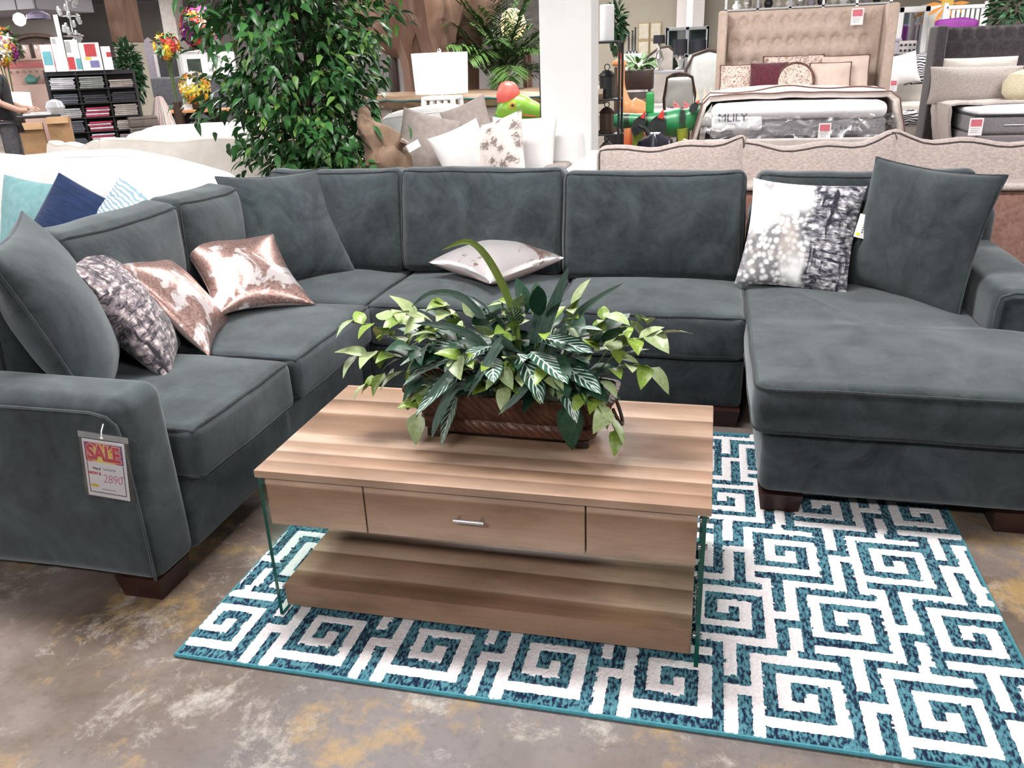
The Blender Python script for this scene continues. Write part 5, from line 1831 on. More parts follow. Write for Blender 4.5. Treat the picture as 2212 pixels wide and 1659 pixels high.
SCROLL = make_scroll()
for label, px, py, Y, w, h, mat, rz, pipe, seed in (
        ('cream bed sham with brown edge leaning on the headboard, farthest from the dark bed', 1597, 172, 10.9, 0.46, 0.36, SCROLL, 0.05, QUILT_PIPE, 2),
        ('cream scalloped sham with scroll pattern behind the burgundy cushion', 1705, 158, 11.02, 0.70, 0.42, SCROLL, 0.0, QUILT_PIPE, 4),
        ('cream ruffled sham with dark cord against the headboard wing, nearest the dark bed', 1822, 158, 11.02, 0.56, 0.42, CREAM_SHAM, 0.0, QUILT_PIPE, 6),
        ('square cream pleated cushion with dark corded edges on the beige bed', 1792, 168, 10.85, 0.46, 0.34, CREAM_SHAM, 0.0, QUILT_PIPE, 8),
        ('fluffy burgundy fur cushion on the beige bed', 1660, 170, 10.82, 0.43, 0.36, BURGUNDY, 0.0, None, 10)):
    loc = (0.824, 11.000, 1.118)
    throw_pillow('bed_pillow', label, mat, {1597: (0.264, 10.900, 1.117), 1705: (0.884, 11.000, 1.169), 1822: (1.464, 11.000, 1.151), 1792: (1.295, 10.860, 1.118), 1660: (0.598, 10.820, 1.135)}[px], (-0.25, 0, rz), w, h, 0.16,
                 pipe=pipe, seed=seed, pipe_r=0.010, group='pillows on the beige bed', pinch=0.03)
rp = thing('bed_pillow', 'round cream cushion with scroll print beside the burgundy cushion', 'pillow', (0.900, 10.780, 1.086), 0, 'pillows on the beige bed')
MB().lathe([(0.01, -0.075), (0.12, -0.07), (0.19, -0.045), (0.215, 0.0), (0.19, 0.045), (0.12, 0.07), (0.01, 0.075)], 28).build('cushion', SCROLL, rp, (0, 0, 0), (PI / 2 - 0.25, 0, 0))
MB().tube([(0.213 * math.cos(a), 0.213 * math.sin(a), 0.03) for a in [i * PI / 14 for i in range(28)]], 0.012, 6, closed=True).build('piping', QUILT_PIPE, rp, (0, 0, 0), (PI / 2 - 0.25, 0, 0))

# ---- charcoal wingback bed
DY = 13.2
DX0 = (2.943, 13.200, 0.874)[0]
DX1 = DX0 + 2.1
DZ1 = (3.342, 13.200, 1.651)[2]
db = thing('bed', 'charcoal button tufted wingback bed with a nubby throw', 'bed', ((DX0 + DX1) / 2, 12.2, 0))
tufted_panel(db, DX0, DX1, 0.35, DZ1, DY, 0.12, CHARCOAL_TUFT, 7, 12, 0.06, BLACK_METAL, 0.06)
MB().rbox(DX0 - 0.12, DY - 0.42, 0.0, DX0 + 0.02, DY + 0.04, DZ1 + 0.02, 0.03, 3, 2).build('wing', CHARCOAL_TUFT, db, world=True)
MB().rbox(DX1 - 0.02, DY - 0.42, 0.0, DX1 + 0.12, DY + 0.04, DZ1 + 0.02, 0.03, 3, 2).build('wing', CHARCOAL_TUFT, db, world=True)
GX0 = (2.982, 11.000, 0.489)[0] - 0.0
gz0, gz1, gz2 = (3.062, 11.000, 0.170)[2], (3.023, 11.000, 0.420)[2], (2.986, 11.000, 0.650)[2]
MB().rbox(DX0 + 0.05, 11.0, max(0.05, gz0 - 0.15), DX1 - 0.02, 13.0, gz1, 0.03, 4, 2).build('box_base', simple('lavender_grey_linen', (0.17, 0.15, 0.16), (0.22, 0.195, 0.205), 30, 0.95), db, world=True)
dmt = thing('mattress', 'grey mattress with white pillow top and price card on the charcoal bed', 'mattress', ((DX0 + DX1) / 2, 12, gz1))
MB().rbox(DX0 + 0.06, 11.0, gz1, DX1 - 0.02, 13.0, gz2, 0.05, 5, 3).build('core', MAT_GREY, dmt, world=True)
MB().rbox(DX0 + 0.07, 11.01, gz2 - 0.01, DX1 - 0.03, 13.0, gz2 + 0.055, 0.03, 5, 3, puff((0, 0, 0.02), 5, 0.01)).build('top_layer', MAT_WHITE, dmt, world=True)
MB().tube([(DX0 + 0.05, 12.9, gz2 - 0.005), (DX0 + 0.05, 11.05, gz2 - 0.005), (DX0 + 0.10, 10.995, gz2 - 0.005), (DX1, 10.995, gz2 - 0.005)], 0.013, 6).build('piping', MAT_DARK, dmt, world=True)
MB().tube([(DX0 + 0.35, 10.992, (gz1 + gz2) / 2), (DX1, 10.992, (gz1 + gz2) / 2)], 0.006, 6).build('seam', PAPER, dmt, world=True)
small_sale(dmt, (2.989, 10.970, 0.523), w=0.147, h=0.196)
th = thing('throw_blanket', 'nubby taupe throw blanket falling over the side of the charcoal bed', 'blanket', (DX0, 12.3, 0.4))
vs, fs = [], []
NA, NB = 26, 12
for i in range(NA + 1):
    for j in range(NB + 1):
        u, v = i / NA, j / NB
        s = u * 1.9
        if s < 0.75:
            x, z = DX0 + 0.02 - 0.10 * math.sin(PI * s / 1.5), 0.18 + s * 0.75
        else:
            x, z = DX0 - 0.03 + (s - 0.75), gz2 + 0.10 + 0.02 * noise.noise(Vector((s * 4, v * 6, 0)))
        vs.append((x + 0.02 * noise.noise(Vector((s * 6, v * 9, 3))), 11.75 + 0.95 * v + 0.03 * math.sin(s * 5), z))
for i in range(NA):
    for j in range(NB):
        a = i * (NB + 1) + j
        fs.append((a, a + NB + 1, a + NB + 2, a + 1))
tq = MB().add(vs, fs).build('throw_cloth', NUBBY, th, world=True)
sol = tq.modifiers.new('thick', 'SOLIDIFY')
sol.thickness = 0.03
throw_pillow('bed_pillow', 'long nubby taupe lumbar pillow on the charcoal bed', NUBBY, (3.305, 12.500, 0.923), (-0.2, 0.02, 0), 1.12, 0.48, 0.22, seed=4, pinch=0.05, group='pillows on the charcoal bed')
throw_pillow('bed_pillow', 'plain ivory bed pillow behind the long taupe lumbar pillow', CREAM_CLOTH, (3.404, 12.850, 1.050), (-0.1, 0, 0), 0.95, 0.42, 0.20, seed=6, pinch=0.02, group='pillows on the charcoal bed')
fp = thing('bed_pillow', 'round pale yellow fluffy cushion on the charcoal bed', 'pillow', (3.767, 12.200, 0.898), 0, 'pillows on the charcoal bed')
fb = MB().lathe([(0.01, -0.21), (0.13, -0.17), (0.205, -0.07), (0.21, 0.05), (0.15, 0.16), (0.01, 0.21)], 20)
fb.v = [tuple(Vector(p) * (1 + 0.05 * noise.noise(Vector(p) * 30))) for p in fb.v]
fb.build('cushion', simple('pale_yellow_fur', (0.66, 0.60, 0.44), (0.56, 0.50, 0.35), 40, 0.95, bump=0.8, bscale=60), fp)

# green painted tray beside the beige sofa
gtb = thing('kids_table', 'green tabletop with red painted patches just behind the beige sofa', 'table', (2.199, 7.000, 0.000))
gzz = (2.072, 7.000, 0.654)[2]
t = NT('green_red_top')
t.color(t.ramp(t.noise(t.coord('Object'), 6, 2), [(0.52, (0.02, 0.25, 0.07)), (0.60, (0.50, 0.13, 0.06))]))
MB().rbox(-0.34, -0.3, gzz - 0.05, 0.5, 0.3, gzz, 0.025, 2, 3).build('table_top', t.m, gtb)
for sx in (-0.25, 0.42):
    for sy in (-0.22, 0.22):
        MB().tube([(sx, sy, gzz - 0.05), (sx, sy, 0)], 0.025, 8).build('leg', simple('green_leg', (0.02, 0.2, 0.06)), gtb)


# ---- seating between the beds
def mini_sofa(name, label, loc, w, mat, rotz=0.0, d=0.9, back=0.85, arm=0.62, seat=0.46, ncush=2, cat='sofa', group=None, roll=False):
    r = thing(name, label, cat, loc, rotz, group)
    MB().rbox(-w / 2, -d / 2, 0.08, w / 2, d / 2, 0.30, 0.03, 3, 2).build('base_frame', mat, r)
    MB().rbox(-w / 2, d / 2 - 0.22, 0.08, w / 2, d / 2, back, 0.07, 4, 3).build('back_frame', mat, r)
    for sx in (-1, 1):
        MB().rbox(sx * (w / 2 - 0.11) - 0.11, -d / 2, 0.08, sx * (w / 2 - 0.11) + 0.11, d / 2 - 0.1, arm, 0.06, 3, 3).build('arm', mat, r)
        if roll:
            MB().tube([(sx * (w / 2 - 0.11), -d / 2 - 0.01, arm - 0.04), (sx * (w / 2 - 0.11), d / 2 - 0.15, arm - 0.04)], 0.12, 14).build('rolled_arm', mat, r)
    cw = (w - 0.46) / ncush
    for k in range(ncush):
        cx = -w / 2 + 0.23 + cw * (k + 0.5)
        MB().rbox(cx - cw / 2, -d / 2 - 0.02, 0.29, cx + cw / 2, d / 2 - 0.2, seat, 0.045, 5, 3, puff((0.005, 0.005, 0.02), k + w)).build('seat_cushion', mat, r)
        MB().rbox(cx - cw / 2, d / 2 - 0.36, seat - 0.02, cx + cw / 2, d / 2 - 0.16, back + 0.04, 0.06, 5, 3, puff((0.008, 0.03, 0.015), k + w + 3)).build('back_cushion', mat, r)
    for sx in (-1, 1):
        for sy in (-1, 1):
            MB().box(sx * (w / 2 - 0.08) - 0.03, sy * (d / 2 - 0.08) - 0.03, 0, sx * (w / 2 - 0.08) + 0.03, sy * (d / 2 - 0.08) + 0.03, 0.085).build('foot', DARK_WOOD, r, smooth=False)
    return r


zt = NT('zebra_print')
wv = zt.n('ShaderNodeTexWave', wave_type='BANDS', bands_direction='Z')
wv.inputs['Scale'].default_value = 8
wv.inputs['Distortion'].default_value = 7
wv.inputs['Detail'].default_value = 1
zt.l(zt.coord('Object'), wv.inputs['Vector'])
zt.color(zt.ramp(wv.outputs['Fac'], [(0.45, (0.02, 0.02, 0.03)), (0.55, (0.62, 0.60, 0.62))]))
zt.set(rough=0.9)
ZEBRA_CLOTH = zt.m
ls = mini_sofa('armchair', 'cream rolled arm loveseat between the two tufted beds', (3.296, 15.600, 0.000), 1.5, CREAM_CLOTH, 0.0, 0.95, 0.92, 0.80, 0.56, 1, 'armchair', roll=True)
small_sale(ls, (2.784, 15.050, 0.848), w=0.112, h=0.179)
throw_pillow('throw_pillow', 'white pillow on the cream loveseat beside the zebra pillow', WHITE_CLOTH, (2.939, 15.300, 1.083), (-0.25, -0.2, 0.2), 0.5, 0.5, 0.2, seed=3)
throw_pillow('throw_pillow', 'zebra striped pillow on the cream loveseat', ZEBRA_CLOTH, (3.224, 15.400, 1.086), (-0.2, 0, 0), 0.46, 0.52, 0.2, seed=5)
bn = thing('bench', 'low cream bench with a dark foot draped with a zebra blanket', 'bench', (2.969, 14.300, 0.000))
MB().rbox(-0.40, -0.25, 0.14, 0.40, 0.25, 0.44, 0.05, 3, 3).build('seat', CREAM_CLOTH, bn)
for sx in (-0.34, 0.34):
    for sy in (-0.2, 0.2):
        MB().tube([(sx, sy, 0.15), (sx, sy, 0)], [0.03, 0.02], 8).build('leg', DARK_WOOD, bn)
zb = thing('throw_blanket', 'zebra striped blanket draped over the cream bench', 'blanket', (2.963, 14.300, 0.000))
zc = MB().rbox(-0.22, -0.29, 0.28, 0.22, 0.10, 0.475, 0.03, 8, 3, puff((0.01, 0.01, 0.01), 4, 0.03, 9))
zc.build('blanket_cloth', ZEBRA_CLOTH, zb)
yp = thing('wooden_stick', 'narrow yellow wooden stick standing by the beige headboard wing', 'stick', (2.152, 12.600, 0.000))
MB().rbox(-0.035, -0.01, 0, 0.035, 0.01, (2.143, 12.600, 1.287)[2], 0.004, 1, 1).build('stick', simple('yellow_wood', (0.62, 0.45, 0.12)), yp)

# ---- mirror, dresser and accessories behind the beds
mr = thing('floor_mirror', 'tall white framed mirror leaning behind the cream loveseat', 'mirror', (3.437, 17.500, 0.000))
mw, mz0, mz1 = 0.527, 0.35, (3.378, 17.500, 2.101)[2]
MIRROR = simple('mirror_glass', (0.72, 0.76, 0.82), (0.66, 0.70, 0.77), 3, 0.06, metal=1.0)
MB().box(-mw / 2 + 0.08, 0.02, mz0, mw / 2 - 0.08, 0.03, mz1 - 0.06).build('mirror_pane', MIRROR, mr, smooth=False)
for a, b in ((-mw / 2, -mw / 2 + 0.09), (mw / 2 - 0.09, mw / 2)):
    MB().rbox(a, -0.02, 0, b, 0.05, mz1, 0.01, 1, 1).build('frame_stile', WHITE_PAINT, mr)
MB().rbox(-mw / 2, -0.02, mz1 - 0.10, mw / 2, 0.05, mz1, 0.01, 1, 1).build('frame_rail', WHITE_PAINT, mr)
MB().rbox(-mw / 2, -0.02, 0.25, mw / 2, 0.05, 0.36, 0.01, 1, 1).build('frame_rail', WHITE_PAINT, mr)
wd = thing('wardrobe', 'tall glossy white wardrobe panel beside the framed mirror', 'wardrobe', (3.874, 18.000, 0.000))
ww = 0.383
MB().rbox(-ww / 2, 0, 0.0, ww / 2, 0.5, (3.806, 18.000, 2.135)[2], 0.01, 1, 1).build('body', WHITE_PAINT, wd)
MB().rbox(-ww / 2 + 0.01, -0.02, 0.08, ww / 2 - 0.01, 0.0, (3.808, 18.000, 2.120)[2], 0.005, 1, 1).build('door', simple('gloss_white', (0.85, 0.83, 0.78), None, 4, 0.15), wd)
MB().tube([(-ww / 2 + 0.06, -0.04, 1.0), (-ww / 2 + 0.06, -0.04, 1.25)], 0.012, 6).build('handle', CHROME, wd)
dr = thing('sideboard', 'long black sideboard behind the cream loveseat', 'sideboard', (3.159, 16.800, 0.000))
dzt = (3.157, 16.800, 1.298)[2]
MB().rbox(-0.75, -0.2, 0.1, 0.75, 0.25, dzt, 0.01, 1, 1).build('body', BLACK_METAL, dr)
for k in range(3):
    dd = MB().rbox(-0.72 + k * 0.49, -0.225, 0.2, -0.27 + k * 0.49, -0.2, dzt - 0.06, 0.006, 1, 1).build('door', DARK_WOOD, dr)
    MB().tube([(-0.5 + k * 0.49, -0.24, dzt * 0.6), (-0.5 + k * 0.49, -0.24, dzt * 0.6 + 0.1)], 0.01, 6).build('handle', CHROME, dd)
for sx in (-0.68, 0.68):
    MB().box(sx - 0.03, -0.15, 0, sx + 0.03, 0.2, 0.1).build('leg', BLACK_METAL, dr, smooth=False)
LAV = simple('lavender_grey_cloth', (0.36, 0.33, 0.38), (0.42, 0.39, 0.44), 8, 0.8)
bx_ = thing('storage_box', 'lavender grey lidded box on the black sideboard', 'box', ((2.963, 16.800, 1.443)[0], 16.8, dzt))
bw, bh = 0.297, (2.947, 16.800, 1.565)[2] - dzt
MB().rbox(-bw / 2, -0.18, 0, bw / 2, 0.18, bh * 0.8, 0.02, 2, 2).build('body', LAV, bx_)
MB().rbox(-bw / 2 - 0.01, -0.19, bh * 0.8, bw / 2 + 0.01, 0.19, bh, 0.015, 2, 2).build('lid', LAV, bx_)
cu_ = thing('decorative_box', 'pale box with dark round studs on the black sideboard', 'box', ((3.221, 16.750, 1.372)[0], 16.75, dzt))
cw_, ch_ = 0.295, max(0.12, (3.201, 16.750, 1.524)[2] - dzt)
MB().rbox(-cw_ / 2, -0.15, 0, cw_ / 2, 0.15, ch_, 0.02, 2, 2).build('body', simple('pale_stone', (0.5, 0.47, 0.47)), cu_)
sme = MB().lathe([(0.022, -0.01), (0.022, 0.01), (0.01, 0.016)], 8).mesh('stud', BLACK_METAL)
for k in range(4):
    for q in range(2):
        link('stud', sme, cu_, (-cw_ * 0.36 + k * cw_ * 0.24, -0.155, ch_ * (0.3 + 0.4 * q)), (PI / 2, 0, 0))


# ---- things against the far cream partition
def drum_lamp(label, loc, shade_r, shade_h, total, shade_mat, base_mat, group=None):
    r = thing('table_lamp', label, 'lamp', loc, 0, group)
    MB().lathe([(shade_r, total - shade_h), (shade_r * 0.94, total), (shade_r * 0.92, total), (shade_r * 0.98, total - shade_h)], 24, cap=False).build('lamp_shade', shade_mat, r)
    MB().lathe([(0.09, 0), (0.10, 0.02), (0.04, 0.06), (0.07, 0.16), (0.10, total * 0.35), (0.05, total * 0.55), (0.02, total * 0.62), (0.012, total)], 16).build('lamp_base', base_mat, r)
    return r


def accent_chair(label, loc, rotz, wood, cloth, s=1.0, group=None, name='dining_chair', back_h=1.05, tall=True):
    r = thing(name, label, 'chair', loc, rotz, group)
    w, d, sh_ = 0.48 * s, 0.46 * s, 0.47 * s
    MB().rbox(-w / 2, -d / 2, sh_ - 0.05, w / 2, d / 2, sh_ + 0.05, 0.03, 3, 2, puff((0, 0, 0.02), 1)).build('seat', cloth, r)
    MB().rbox(-w / 2 - 0.01, -d / 2 - 0.01, sh_ - 0.10, w / 2 + 0.01, d / 2 + 0.01, sh_ - 0.05, 0.01, 1, 1).build('apron', wood, r)
    for sx in (-1, 1):
        MB().tube([(sx * w * 0.44, -d * 0.44, sh_ - 0.08), (sx * w * 0.46, -d * 0.48, sh_ * 0.5), (sx * w * 0.43, -d * 0.46, 0)], [0.028, 0.022, 0.016], 7).build('leg', wood, r)
        MB().tube([(sx * w * 0.42, d * 0.55, 0), (sx * w * 0.44, d * 0.44, sh_), (sx * w * 0.47, d * 0.50, sh_ + (back_h - sh_) * 0.55), (sx * w * 0.36, d * 0.64, back_h * s)], [0.017, 0.026, 0.024, 0.018], 7).build('leg', wood, r)
    bk = MB().rbox(-w * 0.40, d * 0.46, sh_ + 0.14, w * 0.40, d * 0.56, back_h * s - 0.03, 0.03, 5, 2, puff((0, 0.03, 0.02), 2))
    bk.build('backrest', cloth, r)
    MB().tube([(-w * 0.37, d * 0.63, back_h * s - 0.02), (-w * 0.18, d * 0.65, back_h * s + 0.035), (0, d * 0.66, back_h * s + 0.05), (w * 0.18, d * 0.65, back_h * s + 0.035), (w * 0.37, d * 0.63, back_h * s - 0.02)], 0.022, 7).build('crest_rail', wood, r)
    return r


GREY_CLOTH = simple('pale_grey_cloth', (0.52, 0.53, 0.51), (0.46, 0.47, 0.45), 8, 0.9)
accent_chair('brown wood side chair with pale grey seat beside the stegosaurus tail', (-0.527, 14.200, 0.000), 3.0, DARK_WOOD, GREY_CLOTH, 1.12, back_h=1.0)
accent_chair('black framed chair seen side on near the dark crate', (-0.853, 15.000, 0.000), 1.6, BLACK_METAL, GREY_CLOTH, 1.1, back_h=1.15)
wc = thing('wing_chair', 'grey wing chair with dark carved frame partly behind the beige headboard', 'chair', (-0.157, 14.800, 0.000))
MB().rbox(-0.32, -0.3, 0.3, 0.32, 0.3, 0.5, 0.05, 3, 2).build('seat', GREY_CLOTH, wc)
MB().rbox(-0.34, 0.18, 0.4, 0.34, 0.34, 1.42, 0.1, 4, 4, puff((0.01, 0.04, 0.05), 3)).build('backrest', GREY_CLOTH, wc)
MB().tube([(-0.30, 0.12, 0.5), (-0.38, 0.10, 0.85), (-0.36, 0.14, 1.2), (-0.26, 0.2, 1.42), (0, 0.24, 1.50), (0.26, 0.2, 1.42), (0.36, 0.14, 1.2), (0.38, 0.10, 0.85), (0.30, 0.12, 0.5)], 0.028, 8).build('carved_frame', DARK_WOOD, wc)
for sx in (-1, 1):
    MB().rbox(sx * 0.33 - 0.04, -0.3, 0.68, sx * 0.33 + 0.04, 0.2, 0.74, 0.02, 2, 2).build('armrest', CREAM_CLOTH, wc)
    for sy in (-0.25, 0.25):
        MB().tube([(sx * 0.28, sy, 0.32), (sx * 0.28, sy, 0)], [0.03, 0.018], 8).build('leg', DARK_WOOD, wc)

se = thing('settee', 'cream antique settee with a curved carved wooden crest', 'sofa', (-1.381, 18.000, 0.000))
sw = 0.948
MB().rbox(-sw / 2, -0.35, 0.3, sw / 2, 0.35, 0.52, 0.05, 4, 2).build('seat', CREAM_CLOTH, se)
prof = [(-sw / 2, 1.15), (-sw * 0.36, 1.06), (-sw * 0.2, 1.16), (0, 1.42), (sw * 0.22, 1.56), (sw * 0.4, 1.58), (sw / 2, 1.50)]
MB().prism([(-sw / 2, 0.5)] + prof + [(sw / 2, 0.5)], 1, 0.22, 0.36).build('backrest', CREAM_CLOTH, se)
MB().tube([(x, 0.28, z + 0.01) for x, z in prof], 0.045, 8).build('carved_crest', DARK_WOOD, se)
for sx in (-1, 1):
    MB().tube([(sx * sw * 0.48, 0.2, 1.0), (sx * sw * 0.49, -0.1, 0.86), (sx * sw * 0.48, -0.35, 0.80), (sx * sw * 0.48, -0.33, 0.5)], 0.04, 8).build('arm', DARK_WOOD, se)
    for sy in (-0.3, 0.3):
        MB().tube([(sx * sw * 0.46, sy, 0.32), (sx * sw * 0.46, sy, 0)], [0.035, 0.02], 8).build('leg', DARK_WOOD, se)
cd = thing('wooden_crate', 'dark slatted wooden chest with a trailing plant on top', 'chest', (-1.231, 14.000, 0.000))
cdw, cdz = 0.477, (-1.237, 14.000, 1.242)[2]
MB().rbox(-cdw / 2, -0.22, 0.0, cdw / 2, 0.25, cdz * 0.72, 0.01, 1, 1).build('body', DARK_WOOD, cd)
for k in range(3):
    MB().rbox(-cdw / 2 - 0.01, -0.25, 0.12 + k * cdz * 0.2, cdw / 2 + 0.01, -0.22, 0.12 + k * cdz * 0.2 + cdz * 0.15, 0.006, 1, 1).build('slat', BROWN_WOOD if k == 2 else DARK_WOOD, cd)
MB().rbox(-cdw / 2, -0.2, cdz * 0.76, cdw / 2, 0.2, cdz, 0.02, 1, 2).build('trough', DARK_WOOD, cd)


def leafy(parent, cen, r, n, mat, seed, leaf=0.12, name='foliage', flat=1.0):
    rr = random.Random(seed)
    me = leaf_mesh('leafy', leaf, leaf * 0.4, mat, 0.3, 0.2, 3, 'lance')
    co = [v.co.copy() for v in me.vertices]
    fc = [tuple(f.vertices) for f in me.polygons]
    m = MB()
    for i in range(n):
        d = Vector((rr.gauss(0, 1), rr.gauss(0, 1), rr.gauss(0, 1))).normalized()
        p = Vector(cen) + Vector((d.x * r[0], d.y * r[1], d.z * r[2])) * rr.uniform(0.3, 1)
        M = orient(d + Vector((0, 0, rr.uniform(-0.8, 0.4))), rr.uniform(-1, 1)).to_matrix()
        m.add([M @ c_ + p for c_ in co], fc)
    ob = m.build(name, mat, parent)
    return tag(ob, kind='stuff')


GREEN_PLAIN = simple('plain_leaf_green', (0.05, 0.14, 0.04), (0.12, 0.22, 0.07), 3, 0.5)
DARK_GREEN = simple('conifer_green', (0.012, 0.055, 0.018), (0.03, 0.10, 0.035), 5, 0.6)
leafy(cd, (0, 0, cdz + 0.05), (cdw * 0.42, 0.2, 0.12), 70, GREEN_PLAIN, 4, 0.16)

gc = thing('display_cabinet', 'grey painted glass display cabinet against the cream partition', 'cabinet', (-0.641, 18.500, 0.000))
gcw, gch = 0.882, (-0.664, 18.500, 1.972)[2]
GREYP = simple('grey_paint', (0.34, 0.35, 0.38), (0.40, 0.41, 0.44), 6, 0.5)
MB().rbox(-gcw / 2, 0.36, 0.1, gcw / 2, 0.40, gch, 0.005, 1, 1).build('back_panel', simple('cabinet_dark', (0.10, 0.10, 0.11)), gc)
for x in (-gcw / 2, -0.035, gcw / 2 - 0.07):
    MB().rbox(x, 0, 0.0, x + 0.07, 0.05, gch, 0.006, 1, 1).build('stile', GREYP, gc)
for z in (0.05, gch * 0.42, gch * 0.70, gch - 0.07):
    MB().rbox(-gcw / 2, 0.0, z, gcw / 2, 0.38, z + 0.06, 0.006, 1, 1).build('shelf', GREYP, gc)
for sx in (-1, 1):
    MB().rbox(sx * (gcw / 2 - 0.02) - 0.02, 0, 0.05, sx * (gcw / 2 - 0.02) + 0.02, 0.4, gch, 0.004, 1, 1).build('side', GREYP, gc)
    MB().box(min(sx * 0.04, sx * (gcw / 2 - 0.07)), 0.015, 0.12, max(sx * 0.04, sx * (gcw / 2 - 0.07)), 0.022, gch - 0.08).build('glass_pane', CLEAR_GLASS, gc, smooth=False)
BLACK_SHADE = simple('black_lamp_shade', (0.012, 0.012, 0.022), (0.02, 0.02, 0.03), 10, 0.7)
SILVER = simple('mercury_glass', (0.70, 0.68, 0.64), (0.45, 0.43, 0.40), 30, 0.25, metal=0.8)
ct2 = thing('console_table', 'long glossy console table under the black shade lamps', 'table', (-0.791, 17.200, 0.000))
ctw, ctz = 1.346, (-0.524, 17.200, 1.166)[2]
MB().rbox(-ctw / 2, -0.22, ctz - 0.05, ctw / 2, 0.22, ctz, 0.01, 1, 1).build('table_top', GREYP, ct2)
for sx in (-1, 1):
    for sy in (-1, 1):
        MB().box(sx * (ctw / 2 - 0.05) - 0.03, sy * 0.17 - 0.03, 0, sx * (ctw / 2 - 0.05) + 0.03, sy * 0.17 + 0.03, ctz - 0.05).build('leg', GREYP, ct2, smooth=False)
for i, (lab, p, r_, zt_, zb_) in enumerate((
        ('silver lamp with black drum shade beside the wing chair', (-0.378, 17.200, 1.599), 0.150, (-0.382, 17.200, 1.689)[2], (-0.373, 17.200, 1.484)[2]),
        ('silver lamp with black drum shade in the middle of the console', (-0.707, 17.200, 1.587), 0.125, (-0.712, 17.200, 1.710)[2], (-0.702, 17.200, 1.455)[2]),
        ('small lamp with black drum shade nearest the settee', (-1.124, 17.200, 1.735), 0.116, (-1.126, 17.200, 1.801)[2], (-1.122, 17.200, 1.653)[2]))):
    drum_lamp(lab, (p[0], p[1], ctz), r_, zt_ - zb_, zt_ - ctz, BLACK_SHADE, SILVER, 'black shade lamps on the console')
for i, (lab, p, zz) in enumerate((('gold framed ivory wall panel nearest the black candlesticks', (-1.897, 22.900, 1.842), 1), ('gold framed ivory wall panel nearest the black shade lamps', (-1.592, 22.900, 1.884), 1))):
    r = thing('wall_panel', lab, 'wall panel', (p[0], 22.96, (-1.768, 22.900, 1.394)[2]), 0, 'white panels on the partition')
    pw_, ph_ = 0.286, (-1.789, 22.900, 2.240)[2] - (-1.768, 22.900, 1.394)[2]
    MB().rbox(-pw_ / 2, -0.02, 0, pw_ / 2, 0.03, ph_, 0.01, 1, 1).build('frame', simple('gold_frame', (0.45, 0.35, 0.18)), r)
    for k in range(2):
        MB().rbox(-pw_ * 0.42, -0.035, ph_ * (0.04 + 0.5 * k), pw_ * 0.42, -0.02, ph_ * (0.46 + 0.5 * k), 0.008, 1, 1).build('panel', simple('ivory_panel', (0.72, 0.66, 0.54)), r)
for k, xx in enumerate(((-1.986, 20.000, 1.658), (-1.903, 20.000, 1.674), (-1.841, 20.000, 1.681))):
    cz = (-1.962, 20.000, 1.501)[2]
    r = thing('candlestick', ('tall black candlestick of the trio, nearest the column', 'middle black candlestick of the trio on the wall shelf', 'black candlestick of the trio nearest the white panels')[k], 'candlestick', (xx[0], 20, cz))
    MB().lathe([(0.07, 0), (0.05, 0.03), (0.02, 0.07), (0.025, 0.3), (0.015, 0.4 + 0.06 * k), (0.035, 0.42 + 0.06 * k)], 10).build('holder', BLACK_METAL, r)
r = thing('pedestal', 'narrow pale pedestal under the black candlesticks', 'pedestal', ((-1.913, 20.000, 1.655)[0], 20, 0))
MB().rbox(-0.3, -0.15, 0, 0.3, 0.15, (-1.962, 20.000, 1.501)[2], 0.01, 1, 1).build('body', CREAM_CLOTH, r)
structure('pillar_grey', MB().rbox((-1.033, 22.000, 2.363)[0], 21.9, 0, (-0.375, 22.000, 2.333)[0], 22.4, 4.4, 0.01, 1, 1), WALL_GREY)
wp = thing('white_post', 'slim white hanging banner post beside the grey pillar', 'post', (-0.692, 21.000, 0.000))
MB().rbox(-0.07, -0.03, 0, 0.07, 0.03, 4.3, 0.01, 1, 1).build('post', WHITE_PAINT, wp)

# items above the headboards
ss = thing('display_shelf', 'long glass display shelf above the beige headboard', 'shelf', (1.662, 19.000, 0.000))
ssw, ssz = 3.185, (1.666, 19.000, 2.254)[2]
MB().box(-ssw / 2, -0.3, ssz - 0.03, ssw / 2, 0.3, ssz).build('shelf_board', WHITE_PAINT, ss, smooth=False)
MB().box(-ssw / 2, -0.3, ssz + 0.32, ssw / 2, 0.3, ssz + 0.35).build('shelf_board', WHITE_PAINT, ss, smooth=False)
for k in range(6):
    x = -ssw / 2 + 0.03 + k * (ssw - 0.06) / 5
    MB().box(x - 0.025, -0.3, 0, x + 0.025, -0.25, ssz + 0.33).build('upright', CHROME, ss, smooth=False)
rv = random.Random(8)
for k in range(14):
    x = (1.662, 19.000, 2.289)[0] - ssw / 2 + 0.25 + k * (ssw - 0.5) / 13
    v_ = thing('vase', ('white', 'silver', 'lavender', 'dark', 'cream')[k % 5] + ' vase, ' + ('first', 'second', 'third', 'fourth', 'fifth', 'sixth', 'seventh', 'eighth', 'ninth', 'tenth', 'eleventh', 'twelfth', 'second to last', 'last')[k] + ' from the column end of the glass shelf', 'vase', (x, 19.0, ssz), 0, 'vases on the glass shelf')
    h_ = rv.uniform(0.14, 0.28)
    MB().lathe([(0.05, 0), (0.09, h_ * 0.3), (0.08, h_ * 0.55), (0.035, h_ * 0.8), (0.05, h_)], 12).build('vase_body', (WHITE_PAINT, SILVER, LAV, BLACK_METAL, CREAM_CLOTH)[k % 5], v_)

